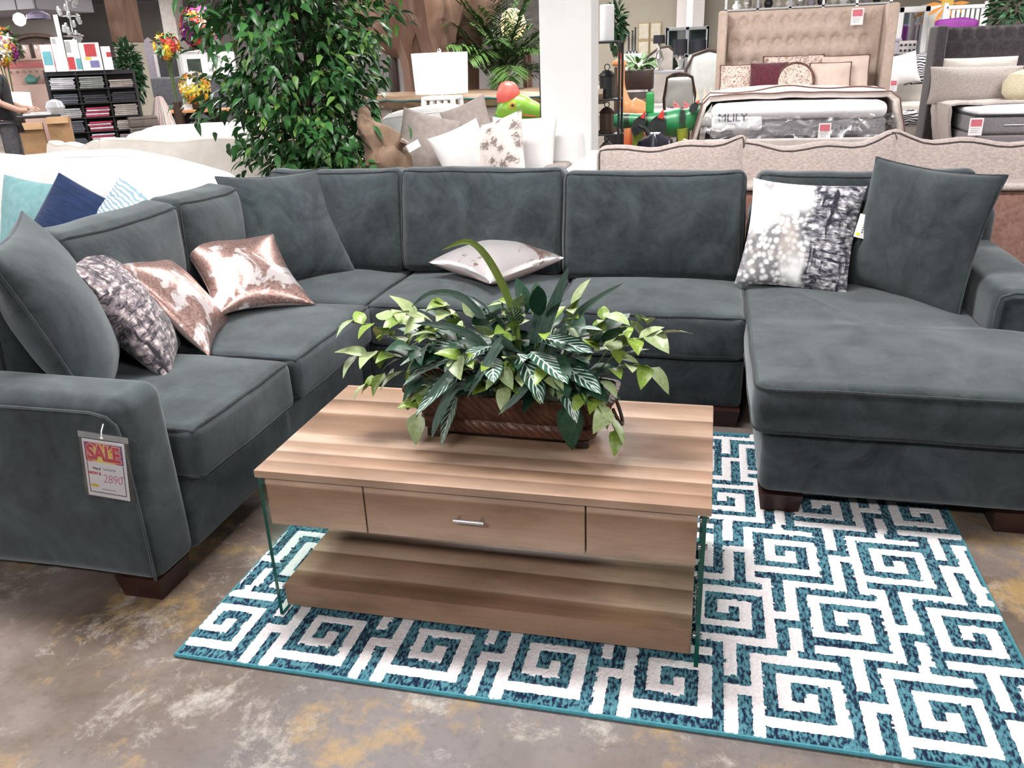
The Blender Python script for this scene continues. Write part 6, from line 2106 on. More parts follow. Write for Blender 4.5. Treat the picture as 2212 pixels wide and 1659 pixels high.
tpo = thing('topiary', 'dark green conical topiary rising behind the charcoal headboard', 'plant', (4.363, 15.000, 0.000))
MB().lathe([(0.2, 0), (0.24, 0.4), (0.2, 0.4)], 14).build('pot', BLACK_METAL, tpo)
MB().tube([(0, 0, 0.35), (0, 0, 1.3)], 0.04, 8).build('stem', BARK, tpo)
leafy(tpo, (0, 0, 1.85), (0.36, 0.36, 0.75), 420, DARK_GREEN, 5, 0.14)
fl = thing('paper_flower', 'large orange paper sunflower hanging above the charcoal headboard', 'decoration', (3.847, 17.000, 2.099))
for k in range(12):
    a = k * PI / 6
    MB().add([(0.05 * math.cos(a), 0, 0.05 * math.sin(a)), (0.22 * math.cos(a - 0.16), -0.03, 0.22 * math.sin(a - 0.16)), (0.36 * math.cos(a), -0.05, 0.36 * math.sin(a)), (0.22 * math.cos(a + 0.16), -0.03, 0.22 * math.sin(a + 0.16)),
              (0.05 * math.cos(a), 0.012, 0.05 * math.sin(a)), (0.36 * math.cos(a), -0.04, 0.36 * math.sin(a))], [(0, 1, 2, 3), (4, 3, 5, 1)]).build('petal', simple('orange_paper', (0.80, 0.32, 0.05)), fl)
MB().lathe([(0.01, -0.05), (0.09, -0.03), (0.1, 0.02)], 14).build('flower_centre', simple('amber_paper', (0.7, 0.45, 0.08)), fl, rot=(PI / 2, 0, 0))
MB().tube([(0, 0.03, 0), (0, 0.03, 4.4 - (3.847, 17.000, 2.099)[2])], 0.006, 5).build('string', WHITE_PAINT, fl)
cr = thing('crib_fence', 'white slatted crib rail behind the charcoal headboard', 'crib', (3.966, 16.200, 0.000))
crw, cz0, cz1 = 0.617, 0.3, (3.946, 16.200, 2.026)[2]
for z in (cz0, cz1 - 0.05):
    MB().rbox(-crw / 2, -0.03, z, crw / 2, 0.03, z + 0.06, 0.01, 1, 1).build('rail', WHITE_PAINT, cr)
for k in range(8):
    x = -crw / 2 + 0.05 + k * (crw - 0.1) / 7
    MB().box(x - 0.022, -0.015, cz0, x + 0.022, 0.015, cz1).build('slat', WHITE_PAINT, cr, smooth=False)
for sx in (-1, 1):
    MB().box(sx * crw / 2 - 0.03, -0.03, 0, sx * crw / 2 + 0.03, 0.03, cz1 + 0.05).build('post', WHITE_PAINT, cr, smooth=False)
pu = thing('folded_cloth', 'folded bright purple cloth hanging on the white crib rail', 'cloth', (3.834, 16.120, 1.761))
MB().rbox(-0.32, -0.08, -0.3, 0.32, 0.05, 0.06, 0.04, 3, 2, puff((0.01, 0.02, 0.02), 5, 0.02)).build('cloth', simple('purple_cloth', (0.25, 0.02, 0.28)), pu)

# ------------------------------------------------------------------ etagere with candle, statues beside the column
eg = thing('etagere', 'black wire etagere stand beside the white column', 'shelf', (-0.995, 8.300, 0.000))
eh = (-0.999, 8.300, 1.568)[2]
for sx, sy in ((-0.16, -0.14), (0.10, -0.14), (-0.16, 0.14), (0.10, 0.14)):
    MB().tube([(sx, sy, 0), (sx, sy, eh)], 0.012, 8).build('upright', BLACK_METAL, eg)
for z in (0.10, 0.42, 0.74, 1.06, eh):
    m = MB().tube([(-0.16, -0.14, z), (0.10, -0.14, z), (0.10, 0.14, z), (-0.16, 0.14, z)], 0.010, 6, closed=True)
    m.box(-0.16, -0.14, z - 0.004, 0.10, 0.14, z + 0.004)
    m.build('shelf', BLACK_METAL, eg, smooth=False)
for lab, z, mt, w_, h_ in (('dark metal lantern on the upper etagere shelf', 1.07, BLACK_METAL, 0.085, 0.26), ('clear glass jar on the lower etagere shelf', 0.43, SILVER, 0.075, 0.24), ('black lantern on the middle etagere shelf', 0.75, DARK_WOOD, 0.08, 0.24)):
    q = thing('lantern' if 'lantern' in lab else 'glass_jar', lab, 'lantern' if 'lantern' in lab else 'jar', (OFF[eg.name][0] - 0.03, 8.3, z))
    MB().lathe([(w_, 0), (w_, 0.02), (w_ * 0.85, 0.03), (w_ * 0.85, h_ * 0.75), (w_, h_ * 0.78), (w_ * 0.5, h_ * 0.95), (0.012, h_)], 8 if 'lantern' in lab else 18).build('body', mt, q)
    MB().tube([(w_ * 0.3 * math.cos(a), 0, h_ + 0.02 + w_ * 0.3 * math.sin(a)) for a in [i * PI / 6 for i in range(12)]], 0.005, 5, closed=True).build('ring', BLACK_METAL, q)
cn = thing('pillar_candle', 'tall white pillar candle on top of the black etagere', 'candle', (OFF[eg.name][0] - 0.035, 8.3, eh + 0.012))
chh = (-1.027, 8.300, 1.890)[2] - eh - 0.012
MB().lathe([(0.068, 0), (0.068, chh - 0.01), (0.06, chh), (0.02, chh - 0.006), (0.004, chh - 0.006)], 24).build('wax', simple('white_wax', (0.80, 0.81, 0.83), None, 3, 0.4), cn)
MB().tube([(0, 0, chh - 0.01), (0, 0, chh + 0.015)], 0.003, 5).build('wick', BLACK_METAL, cn)
wr = thing('pole_stand', 'thin black double pole stand between the capped dinosaur and the column', 'stand', (-1.463, 7.500, 0.000))
for k in range(2):
    MB().tube([(-0.05 + 0.03 * k, 0, 0), (-0.05 + 0.03 * k, 0, (-1.457, 7.500, 1.506)[2])], 0.012, 6).build('upright', BLACK_METAL, wr)
MB().rbox(-0.1, -0.08, 0, 0.04, 0.08, 0.03, 0.01, 1, 1).build('base', BLACK_METAL, wr)

# stegosaurus statue
sgx = (-0.623, 10.000, 0.000)
st = thing('dinosaur_statue', 'green striped stegosaurus statue with red tipped plates before the beds', 'statue', sgx)
SK = 0.005
GREEN_STEG = dino_mat('green_stegosaurus_paint', (0.20, 0.26, 0.02), (0.02, 0.20, 0.07), (0.015, 0.03, 0.02), 15)


def sp(px, py, y=0.0):
    """local point on the statue from its own side drawing (units of its length)"""
    return ((px - 1425) * SK, y, (-0.623, 10.000, 0.762)[2] + (255 - py) * SK - (px - 1425) * SK * 0.04)


blob('body', [sp(1310, 263), sp(1335, 263), sp(1372, 262), (sp(1420, 267)), sp(1465, 264), sp(1498, 252), sp(1522, 230), sp(1545, 208)],
     [10 * SK, 18 * SK, 16 * SK, 28 * SK, 33 * SK, 24 * SK, 13 * SK, 4 * SK], GREEN_STEG, st, 18, 5)
YEL = simple('yellow_green_paint', (0.28, 0.30, 0.03), (0.18, 0.26, 0.03), 5, 0.4)
for px, y in ((1375, -0.12), (1375, 0.14), (1478, -0.14), (1478, 0.16)):
    MB().tube([sp(px, 275, y), sp(px + 2, 300, y), (sp(px, 300)[0], y, 0.0)], [13 * SK, 11 * SK, 12 * SK], 10).build('leg', YEL, st)
PINK_TIP = simple('pink_tip_paint', (0.75, 0.22, 0.25), None, 6, 0.4)
RED_TIP = simple('red_tip_paint', (0.62, 0.05, 0.04), None, 6, 0.4)
PLATE_BLACK = simple('black_plate_paint', (0.012, 0.016, 0.016), (0.03, 0.035, 0.035), 10, 0.35)


def plate(cx, cy, w, h, y, tilt, big=True, tip=RED_TIP, body=PLATE_BLACK):
    out = []
    for a in [i * PI / 9 for i in range(18)]:
        out.append((math.cos(a) * w / 2 * (1 - 0.35 * max(0, math.sin(a))), math.sin(a) * h / 2))
    m = MB().prism(out, 1, -0.02, 0.02)
    M = Matrix.Translation(sp(cx, cy, y)) @ Matrix.Rotation(tilt, 4, 'Y')
    o = m.xf(M).build('plate', body, st)
    tp = MB().prism([(-w * 0.16, h * 0.36), (w * 0.16, h * 0.36), (w * 0.10, h * 0.55), (0, h * 0.72), (-w * 0.10, h * 0.55)], 1, -0.03, 0.03)
    tp.xf(M).build('plate_tip', tip, o)


plate(1381, 268, 30 * SK, 46 * SK, -0.20, 0.45)
plate(1424, 271, 44 * SK, 56 * SK, -0.27, 0.30)
plate(1462, 232, 14 * SK, 22 * SK, 0.12, -0.5, tip=PINK_TIP, body=PINK_TIP)
plate(1485, 231, 14 * SK, 22 * SK, 0.10, -0.5, tip=PINK_TIP, body=PINK_TIP)
plate(1503, 228, 18 * SK, 28 * SK, -0.16, 0.6)
for px, py in ((1508, 202), (1524, 198), (1538, 200)):
    MB().tube([sp(px, py + 22), sp(px + 1, py + 8), sp(px - 1, py - 12)], [5 * SK, 4 * SK, 0.6 * SK], 8).build('tail_spike', simple('bone_paint', (0.66, 0.55, 0.42)), st)
MB().rbox(sp(1393, 200)[0], -0.04, sp(1393, 245)[2], sp(1411, 200)[0], 0.04, sp(1393, 200)[2], 0.02, 1, 2).build('green_fin', simple('bright_green_paint', (0.02, 0.28, 0.06)), st)

# orange long-neck statue
lnx = (-1.116, 11.000, 0.000)
ln = thing('dinosaur_statue', 'orange long necked dinosaur statue behind the etagere', 'statue', lnx)
LK = 0.006


def lpt(px, py, y=0.0):
    return ((px - 1352) * LK, y, (-1.119, 11.000, 1.068)[2] + (190 - py) * LK)


ORANGE = dino_mat('orange_statue_paint', (0.62, 0.10, 0.03), (0.66, 0.30, 0.13))
blob('body', [lpt(1400, 262), lpt(1385, 238), lpt(1365, 232), lpt(1350, 220), lpt(1342, 185), lpt(1341, 155), lpt(1343, 142)], [6 * LK, 20 * LK, 24 * LK, 13 * LK, 8 * LK, 8 * LK, 9 * LK], ORANGE, ln, 16, 5)
blob('head', [lpt(1350, 145), lpt(1342, 141), lpt(1332, 140), lpt(1322, 143)], [6 * LK, 9 * LK, 7 * LK, 3 * LK], ORANGE, ln, 12, 4)
MB().tube([lpt(1340, 136), lpt(1337, 124), lpt(1335, 112)], [5 * LK, 4 * LK, 0.8 * LK], 8).build('crest', RED_TIP, ln)
for px, y in ((1358, -0.1), (1358, 0.12), (1385, -0.1), (1385, 0.12)):
    MB().tube([lpt(px, 240, y), (lpt(px, 240)[0], y, 0)], [8 * LK, 7 * LK], 10).build('leg', ORANGE, ln)
# glossy black bundle
gb = thing('black_sack', 'glossy black plastic sack with cream papers at the stegosaurus feet', 'sack', (-0.573, 8.600, 0.000))
gbr, gbh = 0.196, (-0.577, 8.600, 0.710)[2]
gm = MB().lathe([(gbr * 0.95, 0), (gbr * 1.05, gbh * 0.4), (gbr * 1.05, gbh * 0.7), (gbr * 0.85, gbh * 0.9), (gbr * 0.35, gbh), (0.01, gbh * 1.02)], 40)
gm.v = [tuple(Vector(p) + noise.noise_vector(Vector(p) * 9) * 0.035) for p in gm.v]
gm.build('sack', simple('black_plastic', (0.012, 0.013, 0.02), (0.02, 0.02, 0.03), 8, 0.15), gb)
MB().tube([(-0.02, -0.05, gbh * 0.9), (-0.10, -0.06, gbh * 1.08), (-0.16, -0.05, gbh * 1.12)], 0.02, 7).build('tie', BLACK_METAL, gb)
MB().rbox(0.07, -0.16, gbh * 0.55, 0.15, -0.13, gbh * 1.02, 0.006, 1, 1).build('paper_roll', simple('cream_paper', (0.62, 0.54, 0.42)), gb, rot=(0, 0.3, 0))

ev = thing('evergreen_bush', 'dark green artificial evergreen standing behind the candle etagere', 'plant', (-1.464, 13.000, 0.000))
MB().lathe([(0.15, 0), (0.19, 0.35), (0.16, 0.35)], 14).build('pot', BLACK_METAL, ev)
MB().tube([(0, 0, 0.3), (0, 0, 1.3)], 0.035, 8).build('stem', BARK, ev)
leafy(ev, (0, 0, (-1.464, 13.000, 1.835)[2]), (0.095, 0.12, 0.326), 260, DARK_GREEN, 7, 0.12)

# ------------------------------------------------------------------ far corner: counter, swatch rack, flowers
FACE = 0.66
SK1 = 0.010
rk = thing('swatch_rack', 'black metal rack of folded fabric swatches near the shop counter', 'rack', (-12.694, 15.600, 0.000), FACE)
RW, RH = 165 * SK1, (-12.564, 15.600, 1.571)[2]
for sx in (-1, 1):
    for sy in (-0.16, 0.16):
        MB().box(sx * RW / 2 - 0.025, sy - 0.025, 0, sx * RW / 2 + 0.025, sy + 0.025, RH).build('upright', BLACK_METAL, rk, smooth=False)
for k in (-1, 1):
    MB().box(k * RW / 6 - 0.02, -0.02, 0, k * RW / 6 + 0.02, 0.16, RH).build('divider', BLACK_METAL, rk, smooth=False)
SHZ = [0.10 + k * (RH - 0.16) / 5 for k in range(6)]
for z in SHZ:
    MB().box(-RW / 2, -0.18, z - 0.02, RW / 2, 0.18, z).build('shelf', BLACK_METAL, rk, smooth=False)
MB().box(-RW / 2, 0.17, 0, RW / 2, 0.18, RH).build('back_panel', simple('rack_back', (0.03, 0.028, 0.032)), rk, smooth=False)
swc = {'white': (0.66, 0.66, 0.72), 'sage': (0.30, 0.33, 0.31), 'stone': (0.42, 0.38, 0.36), 'slate': (0.12, 0.13, 0.16), 'red': (0.45, 0.04, 0.10), 'charcoal': (0.05, 0.05, 0.06), 'mauve': (0.33, 0.27, 0.29), 'silver': (0.5, 0.5, 0.52)}
SWM = {k: simple('swatch_' + k, c, tuple(x * 0.7 for x in c), 9, 0.9) for k, c in swc.items()}
PLAN = [['slate', 'red', 'mauve'], ['slate', 'red', 'stone'], ['silver', 'red', 'stone'], ['slate', 'charcoal', 'charcoal'], ['white', 'sage', 'stone']]
rr = random.Random(3)
rows = ('bottom', 'second', 'third', 'fourth', 'top')
cols = ('counter side', 'middle', 'topiary side')
bk_me = {}
for i in range(5):
    for j in range(3):
        key = PLAN[i][j]
        p = Vector((-RW / 3 + j * RW / 3, -0.02, SHZ[i]))
        w_ = Matrix.Rotation(FACE, 4, 'Z') @ p + Vector(OFF[rk.name])
        sk = thing('swatch_stack', 'stack of %s folded swatches on the %s shelf of the rack, %s bay' % (key, rows[i], cols[j]), 'fabric swatches', tuple(w_), FACE, 'folded swatches on the black rack')
        n_ = rr.randint(4, 6)
        th_ = (SHZ[1] - SHZ[0]) * 0.80 / 6
        for q in range(n_):
            c2 = key if (q % 2 == 0 or key != 'red') else 'white'
            kk = (c2, q % 2)
            if kk not in bk_me:
                bk_me[kk] = MB().rbox(-RW / 6 * 0.82, -0.15, 0, RW / 6 * 0.82, 0.13, th_ * 0.92, th_ * 0.4, 1, 2).mesh('swatch', SWM[c2])
            link('swatch', bk_me[kk], sk, (rr.uniform(-0.02, 0.02), rr.uniform(-0.015, 0.015), q * th_), (0, 0, rr.uniform(-0.05, 0.05)))


def card_panel(name, label, cat, loc, w, h, bands, rotz=FACE, lean=-0.12, group=None):
    """upright printed board; bands = (z0, z1, x0, x1, colour) in fractions"""
    r = thing(name, label, cat, loc, rotz, group)
    b = MB().box(-w / 2, -0.012, 0, w / 2, 0.012, h).build('board', PAPER, r, (0, 0, 0), (lean, 0, 0), smooth=False)
    for (z0, z1, x0, x1, c_) in bands:
        MB().box(-w / 2 + w * x0, -0.016, h * z0, -w / 2 + w * x1, -0.012, h * z1).build('print_block', simple('print_%.2f_%.2f' % (z0, c_[0]), c_), b, smooth=False)
    return r


TEALP, REDP, BLUP, YELP, GRYP = (0.14, 0.42, 0.48), (0.55, 0.05, 0.06), (0.20, 0.20, 0.42), (0.75, 0.60, 0.10), (0.45, 0.45, 0.47)
for lab, px, w, h, b in (('white sample board with teal block, farthest from the cypress', 140, 20, 52, [(0.25, 0.75, 0.1, 0.9, TEALP)]),
                         ('tall plain white sample board on the swatch rack', 163, 22, 66, [(0.8, 0.95, 0.1, 0.4, GRYP)]),
                         ('sample board with dark red and teal blocks on the swatch rack', 188, 24, 60, [(0.05, 0.45, 0.0, 0.5, REDP), (0.05, 0.4, 0.6, 1.0, TEALP), (0.6, 0.95, 0.0, 0.4, GRYP)]),
                         ('sample board with a red square over blue and yellow print', 220, 38, 54, [(0.5, 0.95, 0.25, 0.8, REDP), (0.1, 0.35, 0.4, 0.85, BLUP), (0.38, 0.48, 0.2, 0.5, YELP)]),
                         ('pale sample board with a small red block, nearest the cypress', 250, 18, 46, [(0.55, 0.75, 0.5, 1.0, REDP)])):
    p = Vector(((px - 212) * SK1, 0.02, RH))
    w_ = Matrix.Rotation(FACE, 4, 'Z') @ p + Vector(OFF[rk.name])
    card_panel('sample_board', lab, 'sample board', tuple(w_), w * SK1, h * SK1, b, group='sample boards on the swatch rack')

# counter with monitor, papers and cartons
SKC = 0.009
co = thing('shop_counter', 'low counter desk with papers beside the swatch rack', 'counter', (-12.310, 13.500, 0.000), FACE)
CZ = (-12.305, 13.500, 0.824)[2]
MB().rbox(-75 * SKC, -0.3, CZ - 0.05, 40 * SKC, 0.3, CZ, 0.01, 1, 1).build('counter_top', BLACK_METAL, co)
for sx in (-72 * SKC, 34 * SKC):
    MB().box(sx, -0.27, 0, sx + 0.05, 0.27, CZ - 0.05).build('side_panel', DARK_WOOD, co, smooth=False)


def on_counter(x, y, z=0.0):
    return tuple(Matrix.Rotation(FACE, 4, 'Z') @ Vector((x * SKC, y, CZ + z)) + Vector((OFF[co.name][0], OFF[co.name][1], 0)))


mo = thing('monitor', 'white monitor panel turned to the person at the counter', 'monitor', on_counter(-28, 0.05), FACE)
MB().rbox(-21 * SKC, -0.02, 10 * SKC, 21 * SKC, 0.02, 46 * SKC, 0.012, 1, 2).build('casing', WHITE_PAINT, mo, rot=(0.1, 0.06, 0))
MB().box(-19 * SKC, -0.024, 12 * SKC, 19 * SKC, -0.02, 44 * SKC).build('screen', emitter('lit_screen', (0.85, 0.9, 1.0), 1.2), mo, rot=(0.1, 0.06, 0), smooth=False)
MB().lathe([(0.12, 0), (0.12, 0.015), (0.02, 0.03), (0.02, 10 * SKC)], 14).build('stand', BLACK_METAL, mo)
for k, (x, y, a) in enumerate(((-10, -0.15, 0.1), (12, -0.16, -0.15), (5, -0.05, 0.3))):
    MB_ = MB().box(-0.14, -0.1, 0, 0.14, 0.1, 0.02)
    tag(MB_.build('paper_pad', PAPER, None, on_counter(x, y, 0.002 + 0.021 * (k == 2)), (0, 0, FACE + a), smooth=False), ('white paper pad on the counter below the monitor', 'white paper pad on the counter nearest the swatch rack', 'white paper pad lying across two others on the counter')[k], 'paper pad')
CARD = simple('brown_cardboard', (0.34, 0.20, 0.10), (0.40, 0.25, 0.13), 6, 0.85)


def carton(label, px, w, h, d, y, rz, open_=False):
    p = Matrix.Rotation(FACE, 4, 'Z') @ Vector(((px - 82) * SKC, y, 0)) + Vector((OFF[co.name][0], OFF[co.name][1], 0))
    r = thing('cardboard_box', label, 'box', tuple(p), FACE + rz)
    MB().box(-w / 2, -d / 2, 0, w / 2, d / 2, h).build('carton', CARD, r, smooth=False)
    MB().box(-w / 2, -0.025, h, w / 2, 0.025, h + 0.003).build('tape', simple('tan_tape', (0.45, 0.33, 0.2), None, 6, 0.3), r, smooth=False)
    for s in (-1, 1):
        MB().add([(-w / 2, s * d / 2, h), (w / 2, s * d / 2, h), (w / 2, s * (d / 2 + 0.12), h - 0.1), (-w / 2, s * (d / 2 + 0.12), h - 0.1), (-w / 2, s * d / 2, h - 0.01), (w / 2, s * (d / 2 + 0.115), h - 0.11)],
                 [(0, 1, 2, 3), (4, 1, 5, 3)]).build('flap', CARD, r, smooth=False)


carton('brown cardboard carton in front of the counter beside the person', 68, 48 * SKC, CZ * 0.86, 0.35, -0.55, 0.05)
carton('tall brown cardboard carton leaning beside the swatch rack', 122, 40 * SKC, CZ * 0.96, 0.35, -0.60, -0.05)
lb = thing('lampshade', 'pale rounded lampshade on the counter beside the papers', 'lampshade', on_counter(36, -0.1), FACE)
MB().lathe([(0.12, 0), (0.17, 0.12), (0.13, 0.22), (0.03, 0.26)], 16).build('shade', simple('frosted_plastic', (0.5, 0.52, 0.55), None, 6, 0.2), lb)

# pink hutch, arched cabinet, hedge of flowers
SKP = 0.011
ph = thing('painted_hutch', 'pale pink painted hutch with a coral band behind the counter', 'hutch', (-15.251, 17.000, 0.000), FACE)
PINK = simple('pale_pink_paint', (0.66, 0.44, 0.38), (0.70, 0.50, 0.44), 5, 0.6)
CORAL = simple('coral_paint', (0.72, 0.23, 0.24), (0.66, 0.2, 0.2), 5, 0.6)
HZ0, HZ1p = (-15.346, 17.000, 1.337)[2], (-15.187, 17.000, 1.870)[2]
MB().rbox(-64 * SKP, -0.1, 0, 64 * SKP, 0.4, HZ0, 0.01, 1, 1).build('body', PINK, ph)
MB().rbox(-66 * SKP, 0.1, HZ0, 66 * SKP, 0.4, HZ1p, 0.01, 1, 1).build('upper_case', PINK, ph)
MB().rbox(-60 * SKP, 0.085, HZ1p - 16 * SKP, 60 * SKP, 0.1, HZ1p - 5 * SKP, 0.004, 1, 1).build('coral_band', CORAL, ph)
kn = MB().lathe([(0.02, -0.01), (0.025, 0.01), (0.015, 0.025)], 8).mesh('bead', simple('bead_rose', (0.45, 0.27, 0.22)))
for k in range(9):
    link('bead', kn, ph, (-48 * SKP + k * 12 * SKP, 0.08, HZ1p - 23 * SKP), (PI / 2, 0, 0))
MB().rbox(-68 * SKP, 0.05, HZ1p - 2 * SKP, 68 * SKP, 0.42, HZ1p + 2 * SKP, 0.01, 1, 1).build('cornice', PINK, ph)
tp_ = thing('teapot', 'small teal ceramic pot on the pink hutch ledge', 'pot', tuple(Matrix.Rotation(FACE, 4, 'Z') @ Vector((-14 * SKP, 0.0, HZ0)) + Vector((OFF[ph.name][0], OFF[ph.name][1], 0))), FACE)
MB().lathe([(0.07, 0), (0.13, 0.06), (0.12, 0.14), (0.05, 0.19), (0.02, 0.22)], 16).build('body', simple('teal_glaze', (0.10, 0.34, 0.30), None, 6, 0.3), tp_)
MB().tube([(0.1, 0, 0.1), (0.18, 0, 0.14), (0.2, 0, 0.18)], [0.025, 0.018, 0.012], 8).build('spout', simple('teal_glaze_dark', (0.08, 0.3, 0.27), None, 6, 0.3), tp_)
gbw = thing('glass_bowl', 'bright silver bowl on the pink hutch ledge', 'bowl', tuple(Matrix.Rotation(FACE, 4, 'Z') @ Vector((24 * SKP, 0.0, HZ0)) + Vector((OFF[ph.name][0], OFF[ph.name][1], 0))), FACE)
MB().lathe([(0.05, 0), (0.10, 0.03), (0.15, 0.12), (0.14, 0.12), (0.09, 0.04)], 16).build('bowl_body', SILVER, gbw)
MB().lathe([(0.06, -0.015), (0.06, 0.0)], 14).build('bowl_foot', SILVER, gbw, (0, 0, 0.015))

SKA = 0.012
ac = thing('arched_cabinet', 'dark carved arched cabinet behind the pink hutch', 'cabinet', (-16.855, 19.000, 0.000), FACE)
az0, az1 = (-16.946, 19.000, 1.921)[2], (-16.778, 19.000, 2.480)[2]
arch = [(-38 * SKA, 0)] + [(-38 * SKA * math.cos(a), az1 - 12 * SKA + 12 * SKA * math.sin(a)) for a in [i * PI / 12 for i in range(13)]] + [(38 * SKA, 0)]
MB().prism(arch, 1, 0.1, 0.5).build('body', DARK_WOOD, ac)
for k in range(3):
    x0 = (-32 + k * 22) * SKA
    ob = MB().rbox(x0, 0.07, az0 - 0.2, x0 + 19 * SKA, 0.1, az1 - 14 * SKA, 0.01, 1, 1).build('door_frame', DARK_WOOD, ac)
    MB().rbox(x0 + 3 * SKA, 0.06, az0 - 0.15, x0 + 16 * SKA, 0.07, az1 - 18 * SKA, 0.004, 1, 1).build('pane', simple('rosy_glass', (0.45, 0.33, 0.30), (0.3, 0.22, 0.2), 6, 0.15), ob)
MB().tube([(x, 0.08, z) for x, z in arch[1:-1]], 0.06, 7).build('carved_crest', DARK_WOOD, ac)


def bouquet(name, label, loc, r, z, n, cols_, seed, fs=0.10, pot=True, cat='flowers', green=GREEN_PLAIN, leaves=60):
    rr_ = random.Random(seed)
    root = thing(name, label, cat, loc)
    if pot:
        MB().lathe([(r * 0.35, 0), (r * 0.45, z * 0.05 + 0.05), (r * 0.40, max(0.12, z * 0.35)), (r * 0.34, max(0.12, z * 0.35))], 14).build('pot', DARK_WOOD, root)
    leafy(root, (0, 0, z), (r * 0.85, r * 0.85, r), leaves, green, seed, fs * 1.5)
    sm_ = MB()
    for k in range(5):
        a = k * 1.3
        sm_.tube([(0, 0, max(0.05, z * 0.2)), (r * 0.3 * math.cos(a), r * 0.3 * math.sin(a), z)], 0.012, 5)
    tag(sm_.build('stem', STEM, root), kind='stuff')
    mes = []
    for c_ in cols_:
        m = MB()
        for k in range(7):
            a = k * 2 * PI / 7
            m.add([(0, 0, 0), (fs * 0.5 * math.cos(a - 0.4), fs * 0.5 * math.sin(a - 0.4), fs * 0.22), (fs * math.cos(a), fs * math.sin(a), fs * 0.18), (fs * 0.5 * math.cos(a + 0.4), fs * 0.5 * math.sin(a + 0.4), fs * 0.22)], [(0, 1, 2, 3)])
        m.lathe([(fs * 0.3, 0.0), (fs * 0.34, fs * 0.18), (fs * 0.15, fs * 0.34), (0.002, fs * 0.36)], 8)
        mes.append(m.mesh('blossom', simple('petal_%.2f_%.2f' % (c_[0], c_[1]), c_, tuple(x * 0.75 for x in c_), 20, 0.7), fix=False))
    for k in range(n):
        d = Vector((rr_.gauss(0, 1), rr_.gauss(0, 1) - 0.5, rr_.gauss(0.2, 0.8))).normalized()
        p = Vector((d.x * r, d.y * r, z + d.z * r * 1.05))
        e = d.to_track_quat('Z', 'Y').to_euler()
        link('blossom', mes[k % len(mes)], root, p, e)
    return root


OR_, RD_, YL_, PU_, WH_, PK_ = (0.78, 0.28, 0.04), (0.62, 0.05, 0.04), (0.85, 0.55, 0.03), (0.32, 0.03, 0.26), (0.80, 0.78, 0.74), (0.72, 0.22, 0.20)
bouquet('flower_arrangement', 'orange and purple flower arrangement at the edge beside the pink hutch', (-15.142, 16.000, 0.000), 0.340, (-15.113, 16.000, 2.134)[2], 26, [OR_, PU_, WH_, YL_], 4, 0.16, leaves=120)

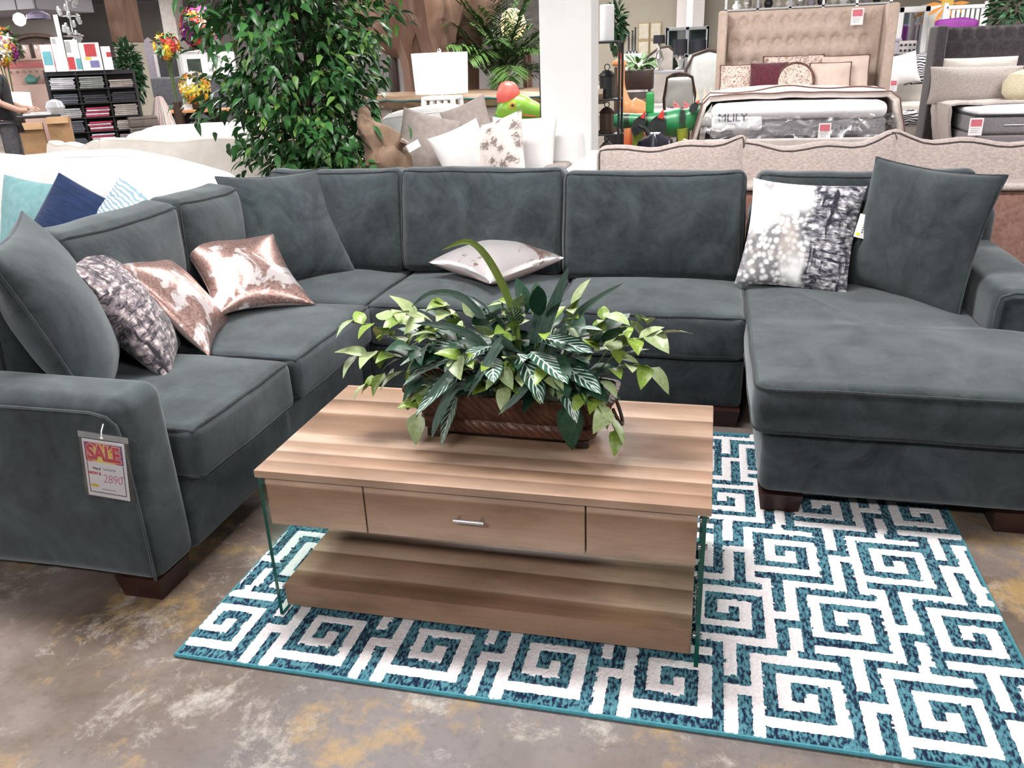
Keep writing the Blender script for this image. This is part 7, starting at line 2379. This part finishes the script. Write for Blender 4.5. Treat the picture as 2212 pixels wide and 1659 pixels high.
# person at the counter, cut by the picture edge
def make_person(loc, rotz):
    r = thing('person', 'person in a black shirt and dark grey trousers standing at the counter', 'person', loc, rotz)
    SKIN = simple('skin', (0.45, 0.27, 0.20), (0.40, 0.24, 0.18), 6, 0.6)
    SHIRT = simple('black_cotton', (0.010, 0.010, 0.013), (0.02, 0.02, 0.024), 8, 0.9)
    JEANS = simple('dark_grey_denim', (0.045, 0.042, 0.05), (0.07, 0.065, 0.075), 20, 0.9)

    def skin_obj(name, verts, edges, rads, mat, parent):
        me = bpy.data.meshes.new(name)
        me.from_pydata(verts, edges, [])
        ob = link(name, me, parent)
        md = ob.modifiers.new('skin', 'SKIN')
        sd = me.skin_vertices[0].data
        for v, rr_ in zip(sd, rads):
            v.radius = rr_ if isinstance(rr_, tuple) else (rr_, rr_)
        sd[0].use_root = True
        sub = ob.modifiers.new('sub', 'SUBSURF')
        sub.levels = sub.render_levels = 2
        dg = bpy.context.evaluated_depsgraph_get()
        nm = bpy.data.meshes.new_from_object(ob.evaluated_get(dg))
        ob.modifiers.clear()
        ob.data = nm
        nm.materials.clear()
        nm.materials.append(mat)
        nm.polygons.foreach_set('use_smooth', [True] * len(nm.polygons))
        return ob
    # continuous body: pelvis, spine, neck, head, arms, legs
    V = [(0, 0, 0.95), (0, 0.01, 1.15), (0, 0.0, 1.35), (0, -0.01, 1.50), (0, -0.01, 1.58), (0, -0.03, 1.66), (0, -0.03, 1.76),
         (0.19, 0, 1.44), (0.25, 0.03, 1.18), (0.20, -0.20, 1.08), (0.16, -0.30, 1.08), (-0.19, 0, 1.44), (-0.25, 0.03, 1.18), (-0.20, -0.2, 1.06), (-0.16, -0.3, 1.06),
         (0.10, 0, 0.86), (0.12, -0.02, 0.48), (0.12, 0.02, 0.09), (0.13, -0.13, 0.04), (-0.10, 0, 0.86), (-0.13, 0.0, 0.48), (-0.14, 0.04, 0.09), (-0.15, -0.1, 0.04)]
    E = [(0, 1), (1, 2), (2, 3), (3, 4), (4, 5), (5, 6), (3, 7), (7, 8), (8, 9), (9, 10), (3, 11), (11, 12), (12, 13), (13, 14), (0, 15), (15, 16), (16, 17), (17, 18), (0, 19), (19, 20), (20, 21), (21, 22)]
    Rr = [(0.12, 0.09), (0.13, 0.095), (0.16, 0.11), (0.10, 0.08), (0.055, 0.055), (0.078, 0.09), (0.07, 0.085), 0.065, 0.05, 0.04, 0.033, 0.065, 0.05, 0.04, 0.033,
          0.095, 0.065, 0.045, 0.04, 0.095, 0.065, 0.045, 0.04]
    body = skin_obj('body', V, E, Rr, SKIN, r)
    # clothing a little larger than the body
    skin_obj('shirt', [(0, 0, 0.84), (0, 0.01, 1.15), (0, 0, 1.35), (0, -0.01, 1.50), (0.19, 0, 1.44), (0.235, 0.02, 1.24), (-0.19, 0, 1.44), (-0.235, 0.02, 1.24)], [(0, 1), (1, 2), (2, 3), (3, 4), (4, 5), (3, 6), (6, 7)],
             [(0.215, 0.165), (0.20, 0.15), (0.205, 0.145), (0.11, 0.09), 0.085, 0.075, 0.085, 0.075], SHIRT, r)
    skin_obj('trousers', [(0, 0, 0.98), (0.10, 0, 0.86), (0.12, -0.02, 0.48), (0.12, 0.02, 0.10), (-0.10, 0, 0.86), (-0.13, 0, 0.48), (-0.14, 0.04, 0.10)], [(0, 1), (1, 2), (2, 3), (0, 4), (4, 5), (5, 6)],
             [(0.185, 0.135), 0.115, 0.085, 0.075, 0.115, 0.085, 0.075], JEANS, r)
    h = MB().lathe([(0.085, 1.66), (0.102, 1.72), (0.098, 1.80), (0.06, 1.865), (0.005, 1.885)], 18, (0, -0.015, 0))
    h.build('hair', simple('dark_hair', (0.02, 0.014, 0.01)), r)
    for sx in (-1, 1):
        MB().rbox(sx * 0.13 - 0.05, -0.2, 0, sx * 0.13 + 0.05, 0.09, 0.085, 0.035, 2, 3).build('shoe', simple('blue_shoe', (0.03, 0.06, 0.16)), r)
        MB().lathe([(0.002, -0.008), (0.01, -0.005), (0.012, 0.003), (0.004, 0.009)], 10).build('eye', simple('eye_white', (0.7, 0.7, 0.7)), body, (sx * 0.035, -0.122, 1.70), (PI / 2, 0, 0))
        MB().lathe([(0.004, -0.018), (0.018, -0.006), (0.02, 0.01), (0.006, 0.022)], 10).build('ear', SKIN, body, (sx * 0.088, -0.02, 1.69), (0, sx * 0.4, 0))
        for k in range(5):
            a = (k - 2) * 0.022
            ln = (0.065, 0.085, 0.092, 0.086, 0.07)[k]
            hx = sx * 0.16 - sx * a
            p0 = Vector((hx, -0.32, 1.075))
            if k == 0:
                pts = [Vector((sx * 0.13, -0.31, 1.085)), Vector((sx * 0.10, -0.345, 1.085)), Vector((sx * 0.095, -0.375, 1.075))]
            else:
                pts = [p0, p0 + Vector((0, -ln * 0.55, -0.004)), p0 + Vector((0, -ln, -0.03))]
            MB().tube(pts, [0.0095, 0.009, 0.007], 8).build('finger', SKIN, body)
    MB().add([(0, -0.118, 1.70), (0.013, -0.118, 1.662), (-0.013, -0.118, 1.662), (0, -0.143, 1.665)], [(0, 1, 3), (0, 3, 2), (1, 2, 3)]).build('nose', SKIN, body)
    MB().rbox(-0.024, -0.124, 1.632, 0.024, -0.112, 1.642, 0.004, 1, 2).build('mouth', simple('lip', (0.35, 0.14, 0.12)), body)
    return r


make_person((-9.268, 9.600, 0.000), 2.2)

# ------------------------------------------------------------------ pillars, topiary, grey sofa corner
SKW = 0.010
p_ = (-13.169, 17.500, 0.000)
structure('pillar_brown', MB().rbox(p_[0] - 22 * SKW, 17.4, 0, p_[0] + 22 * SKW, 17.9, 2.15, 0.02, 1, 1), WALL_CREAM)
structure('pillar_brown_cladding', MB().rbox(p_[0] - 23 * SKW, 17.38, 2.15, p_[0] + 23 * SKW, 17.92, 4.4, 0.02, 1, 1), BROWN_WOOD)
cy = thing('cypress_topiary', 'slim green artificial cypress beside the swatch rack', 'plant', (-12.484, 16.600, 0.000))
MB().lathe([(0.16, 0), (0.2, 0.35), (0.17, 0.35)], 14).build('pot', DARK_WOOD, cy)
MB().tube([(0, 0, 0.3), (0, 0, 1.0)], 0.035, 8).build('stem', BARK, cy)
cyz0, cyz1 = (-12.565, 16.600, 0.757)[2], (-12.240, 16.600, 2.211)[2]
leafy(cy, (0, 0, (cyz0 + cyz1) / 2), (0.232, 0.232, (cyz1 - cyz0) / 2), 700, DARK_GREEN, 6, 0.16)
p_ = (-18.679, 27.500, 0.000)
structure('pillar_cream', MB().rbox(p_[0] - 0.277, 27.4, 0, p_[0] + 0.277, 28.0, 4.4, 0.02, 1, 1), simple('pillar_paint', (0.74, 0.68, 0.63)))

GREY_SOFA = simple('slate_grey_upholstery', (0.085, 0.085, 0.10), (0.125, 0.125, 0.145), 20, 0.9, sheen=0.2)
gs = mini_sofa('sofa', 'slate grey reclining sofa behind the orange topped table', (-15.723, 23.500, 0.000), 3.066, GREY_SOFA, 0.50, 1.1, (-15.554, 23.500, 1.321)[2], 0.78, 0.55, 3, 'sofa')
SKT = 0.013
xt = thing('trestle_table', 'orange brown plank table on black crossed legs', 'table', (-13.872, 21.000, 0.000), 0.42)
xz = (-13.850, 21.000, 0.519)[2]
TAN = simple('honey_wood', (0.46, 0.22, 0.08), (0.56, 0.29, 0.12), 5, 0.5, stretch=(0.2, 1, 1))
for k in range(3):
    MB().rbox(-75 * SKT, -0.40 + k * 0.27, xz - 0.07, 75 * SKT, -0.14 + k * 0.27, xz, 0.01, 1, 1).build('plank', TAN, xt)
for sx in (-1, 1):
    for s2_ in (-1, 1):
        MB().bar((sx * 36 * SKT - s2_ * 0.30, 0, 0), (sx * 36 * SKT + s2_ * 0.30, 0, xz - 0.07), 0.10).build('crossed_leg', BLACK_METAL, xt, smooth=False)
MB().bar((-36 * SKT, 0, xz * 0.45), (36 * SKT, 0, xz * 0.45), 0.06).build('stretcher', BLACK_METAL, xt, smooth=False)
bq = (-13.864, 20.900, 0.621)
bouquet('flower_arrangement', 'yellow, white and orange flower bouquet on the plank table', (bq[0], 21.0, xz), 0.355, (-13.773, 20.900, 1.072)[2] - xz, 34, [YL_, WH_, OR_, YL_, (0.85, 0.75, 0.10)], 9, 0.19, leaves=60)
cdp = (-14.074, 20.700, 0.493)
card_panel('price_sign', 'small white price sign standing on the plank table', 'sign', (cdp[0], 20.85, xz), 17 * SKT, 22 * SKT, [(0.55, 0.9, 0.15, 0.85, (0.7, 0.45, 0.45))], 0.42)

SKQ = 0.010
tq_ = thing('striped_quilt', 'multicoloured striped quilt draped over a stand before the grey sofa', 'quilt', (-11.822, 16.500, 0.000))
t = NT('multicolour_stripes')
v = t.coord('Object', (1, 1, 0.35))
ang = t.math('ARCTAN2', t.sep(v)[1], t.sep(v)[0])
f = t.math('FRACT', t.math('ADD', t.math('MULTIPLY', ang, 1.9), t.math('MULTIPLY', t.noise(v, 5, 2), 0.5)))
t.color(t.ramp(f, [(0.0, (0.75, 0.72, 0.70)), (0.16, (0.62, 0.10, 0.10)), (0.26, (0.78, 0.74, 0.72)), (0.40, (0.05, 0.22, 0.24)), (0.50, (0.76, 0.72, 0.70)), (0.66, (0.70, 0.40, 0.38)), (0.78, (0.04, 0.05, 0.12)), (0.86, (0.78, 0.75, 0.72)),
                   (0.95, (0.70, 0.45, 0.08))], 'CONSTANT'))
t.set(rough=0.9)
qz = (-11.904, 16.500, 1.015)[2]
qm = MB().lathe([(30 * SKQ, 0.05), (27 * SKQ, qz * 0.3), (20 * SKQ, qz * 0.6), (13 * SKQ, qz * 0.85), (8 * SKQ, qz * 0.97), (0.02, qz)], 30, fn=lambda a, z: 1 + 0.12 * math.sin(a * 7 + z))
qm.build('quilt_cloth', t.m, tq_)
MB().tube([(0, 0, 0), (0, 0, qz + 0.02)], 0.03, 8).build('stand', DARK_WOOD, tq_)
bxs = ('stack box of dark wood at the bottom beside the quilt', 'dark wooden box in the middle of the stack beside the quilt', 'dark wooden box on top of the stack beside the quilt')
for k in range(3):
    p0 = (-11.971, 16.000, 0.000)
    hb = (-11.894, 16.000, 0.635)[2] / 3
    r = thing('wooden_box', bxs[k], 'box', (p0[0], p0[1], k * hb), FACE + 0.1 * k)
    MB().rbox(-0.28, -0.2, 0, 0.28, 0.2, hb - 0.01, 0.01, 1, 1).build('box_body', simple('taupe_box', (0.10, 0.085, 0.075), (0.15, 0.125, 0.11), 6) if k else CARD, r)
    MB().box(-0.28, -0.205, hb * 0.7, 0.28, -0.2, hb * 0.75).build('lid_gap', BLACK_METAL, r, smooth=False)

# grey headboards and the white dressing cabinet
for k, (px, py, w, lab) in enumerate(((325, 84, 52, 'lavender grey upholstered headboard standing beside the cream pillar'), (362, 100, 46, 'dark grey headboard panel with white posts beside the cream pillar'))):
    g0 = ((-18.778, 26.200, 0.000), (-17.755, 25.600, 0.000))[k]
    hz = ((-18.713, 26.200, 2.638)[2], (-17.724, 25.600, 2.307)[2])[k]
    sk_ = 0.015
    r = thing('headboard', lab, 'headboard', g0, 0.5)
    out = [(-w * sk_ / 2, 0), (-w * sk_ / 2, hz * 0.85), (-w * sk_ * 0.3, hz * 0.93), (0, hz), (w * sk_ * 0.3, hz * 0.93), (w * sk_ / 2, hz * 0.85), (w * sk_ / 2, 0)]
    MB().prism(out, 1, 0, 0.1).build('panel', LAV if k == 0 else simple('dark_grey_slat', (0.09, 0.085, 0.10)), r)
    for sx in (-1, 1):
        MB().rbox(sx * w * sk_ / 2 - 0.05, -0.03, 0, sx * w * sk_ / 2 + 0.05, 0.12, hz * 0.9, 0.01, 1, 1).build('post', GREYP if k == 0 else WHITE_PAINT, r)
bouquet('flower_arrangement', 'orange and yellow flower spray before the grey headboards', (-14.163, 20.500, 0.000), 0.293, (-14.138, 20.500, 2.130)[2], 18, [OR_, RD_, YL_], 12, 0.15, leaves=70)
SKD = 0.015
wc_ = thing('dressing_cabinet', 'white dressing cabinet with framed mirror door and drawers', 'cabinet', (-15.917, 25.000, 0.000), 0.42)
wz = (-15.845, 25.000, 2.053)[2]
MB().rbox(-55 * SKD, 0, 0, 55 * SKD, 0.5, wz, 0.01, 1, 1).build('body', WHITE_PAINT, wc_)
MB().rbox(-57 * SKD, -0.04, wz, 0, 0.52, wz + 0.08, 0.01, 1, 1).build('cornice', WHITE_PAINT, wc_)
dd = MB().rbox(-50 * SKD, -0.03, 0.2, -4 * SKD, 0, wz - 0.05, 0.01, 1, 1).build('door', WHITE_PAINT, wc_)
MB().box(-40 * SKD, -0.035, 0.4, -12 * SKD, -0.03, wz - 12 * SKD).build('mirror_pane', simple('dim_mirror', (0.20, 0.22, 0.20), (0.1, 0.14, 0.1), 4, 0.1, metal=0.6), dd, smooth=False)
for k in range(3):
    d2 = MB().rbox(2 * SKD, -0.03, wz - (17 + 19 * k) * SKD, 52 * SKD, 0, wz - (2 + 19 * k) * SKD, 0.01, 1, 1).build('drawer', WHITE_PAINT, wc_)
    MB().lathe([(0.02, 0), (0.04, 0.03), (0.02, 0.05)], 8).build('knob', CHROME, d2, (27 * SKD, -0.03, wz - (9 + 19 * k) * SKD), (PI / 2, 0, 0))
bouquet('flower_arrangement', 'tall red, orange and purple hanging flower arrangement on the white cabinet', ((-16.107, 25.000, 2.240)[0], 25.3, wz + 0.08), 0.586, (-16.016, 25.000, 2.697)[2] - wz, 34, [RD_, OR_, PU_, PK_, PU_], 15, 0.26, leaves=130, green=DARK_GREEN)

# white bed and cream block between the sofas and the far corner
wb = thing('bed', 'low bright white bed between the cream sofa and the grey sofa corner', 'bed', (-7.076, 10.500, 0.000), 0.42)
wbz = (-7.049, 10.500, 0.720)[2]
MB().rbox(-0.809, -0.55, 0.05, 0.809, 1.2, wbz * 0.6, 0.04, 3, 2).build('base', WHITE_CLOTH, wb)
MB().rbox(-0.789, -0.5, wbz * 0.6, 0.789, 1.18, wbz, 0.08, 6, 3, puff((0.01, 0.01, 0.03), 5, 0.01)).build('mattress_pad', WHITE_CLOTH, wb)
for sx in (-1, 1):
    for yy in (-0.45, 1.1):
        MB().box(sx * 0.6 - 0.05, yy - 0.05, 0, sx * 0.6 + 0.05, yy + 0.05, 0.06).build('foot', DARK_WOOD, wb, smooth=False)
cb = thing('wooden_cabinet', 'plain tan cabinet partly hidden behind the ficus tree', 'cabinet', (-7.767, 14.000, 0.000), 0.3)
cbz = (-7.988, 14.000, 0.936)[2]
MB().rbox(-0.435, -0.2, 0.0, 0.435, 0.3, cbz, 0.01, 1, 1).build('body', simple('tan_laminate', (0.50, 0.36, 0.27), (0.55, 0.41, 0.31), 4), cb)
for sx in (-1, 1):
    d3 = MB().rbox(min(0.01 * sx, sx * 0.410), -0.22, 0.1, max(0.01 * sx, sx * 0.410), -0.2, cbz - 0.05, 0.006, 1, 1).build('door', simple('tan_door', (0.52, 0.37, 0.28)), cb)
    MB().lathe([(0.015, 0), (0.025, 0.02), (0.012, 0.03)], 8).build('knob', CHROME, d3, (0.05 * sx, -0.22, cbz * 0.6), (PI / 2, 0, 0))

# hanging lamps near the counter
def pendant(label, p, r, kind):
    o = thing('pendant_lamp', label, 'pendant lamp', p)
    if kind == 'globe':
        MB().lathe([(r * 0.2, -r), (r * 0.75, -r * 0.7), (r, 0), (r * 0.75, r * 0.7), (r * 0.2, r)], 20).build('globe', emitter('lit_globe', (1, 0.97, 0.93), 6.0), o)
    else:
        MB().lathe([(r, -r * 0.35), (r * 0.95, 0), (r * 0.4, r * 0.30), (r * 0.05, r * 0.36), (r * 0.35, r * 0.26), (r * 0.9, -0.02), (r * 0.95, -r * 0.35)], 24, cap=False).build('shade', simple('lavender_black_shade', (0.20, 0.17, 0.32), (0.05, 0.04, 0.06), 3, 0.4), o)
    MB().tube([(0, 0, r * 0.3), (0, 0, 4.4 - p[2])], 0.012, 6).build('cord', BLACK_METAL, o)


pendant('glowing white globe pendant over the counter', (-14.025, 15.500, 2.598), 0.124, 'globe')
pendant('lavender and black dome pendant beside the white globe lamp', (-13.553, 15.500, 2.664), 0.227, 'dome')
ch = thing('chandelier', 'small crystal chandelier hanging over the sample boards', 'chandelier', (-13.641, 16.500, 2.589))
rc = random.Random(2)
cm_ = MB().lathe([(0.03, -0.05), (0.05, 0.0), (0.02, 0.1)], 8).mesh('crystal', simple('crystal', (0.85, 0.88, 0.9), None, 6, 0.05, metal=0.5))
for k in range(26):
    a = k * 0.97
    z = 0.75 - k * 0.055
    rad_ = 0.06 + 0.14 * math.sin(PI * min(1, (k + 4) / 28))
    link('crystal', cm_, ch, (rad_ * math.cos(a), rad_ * math.sin(a), z))
MB().tube([(0, 0, -0.65), (0, 0, 4.4 - (-13.641, 16.500, 2.589)[2])], 0.02, 6).build('stem', CHROME, ch)
for z in (0.5, 0.1, -0.3):
    MB().tube([(0.2 * math.cos(a), 0.2 * math.sin(a), z) for a in [i * PI / 8 for i in range(16)]], 0.012, 5, closed=True).build('hoop', CHROME, ch)
# soffit and wall of the counter corner
structure('wall_counter', MB().box((-22.529, 24.000, 3.031)[0] - 6, 24.5, 0, (-20.868, 24.500, 2.973)[0], 24.7, 3.6), WALL_GREY)
structure('beam_soffit', MB().box((-22.529, 24.000, 3.031)[0] - 6, 22.0, 3.35, (-19.316, 24.500, 2.906)[0], 24.5, 3.7), CEIL_PAINT)
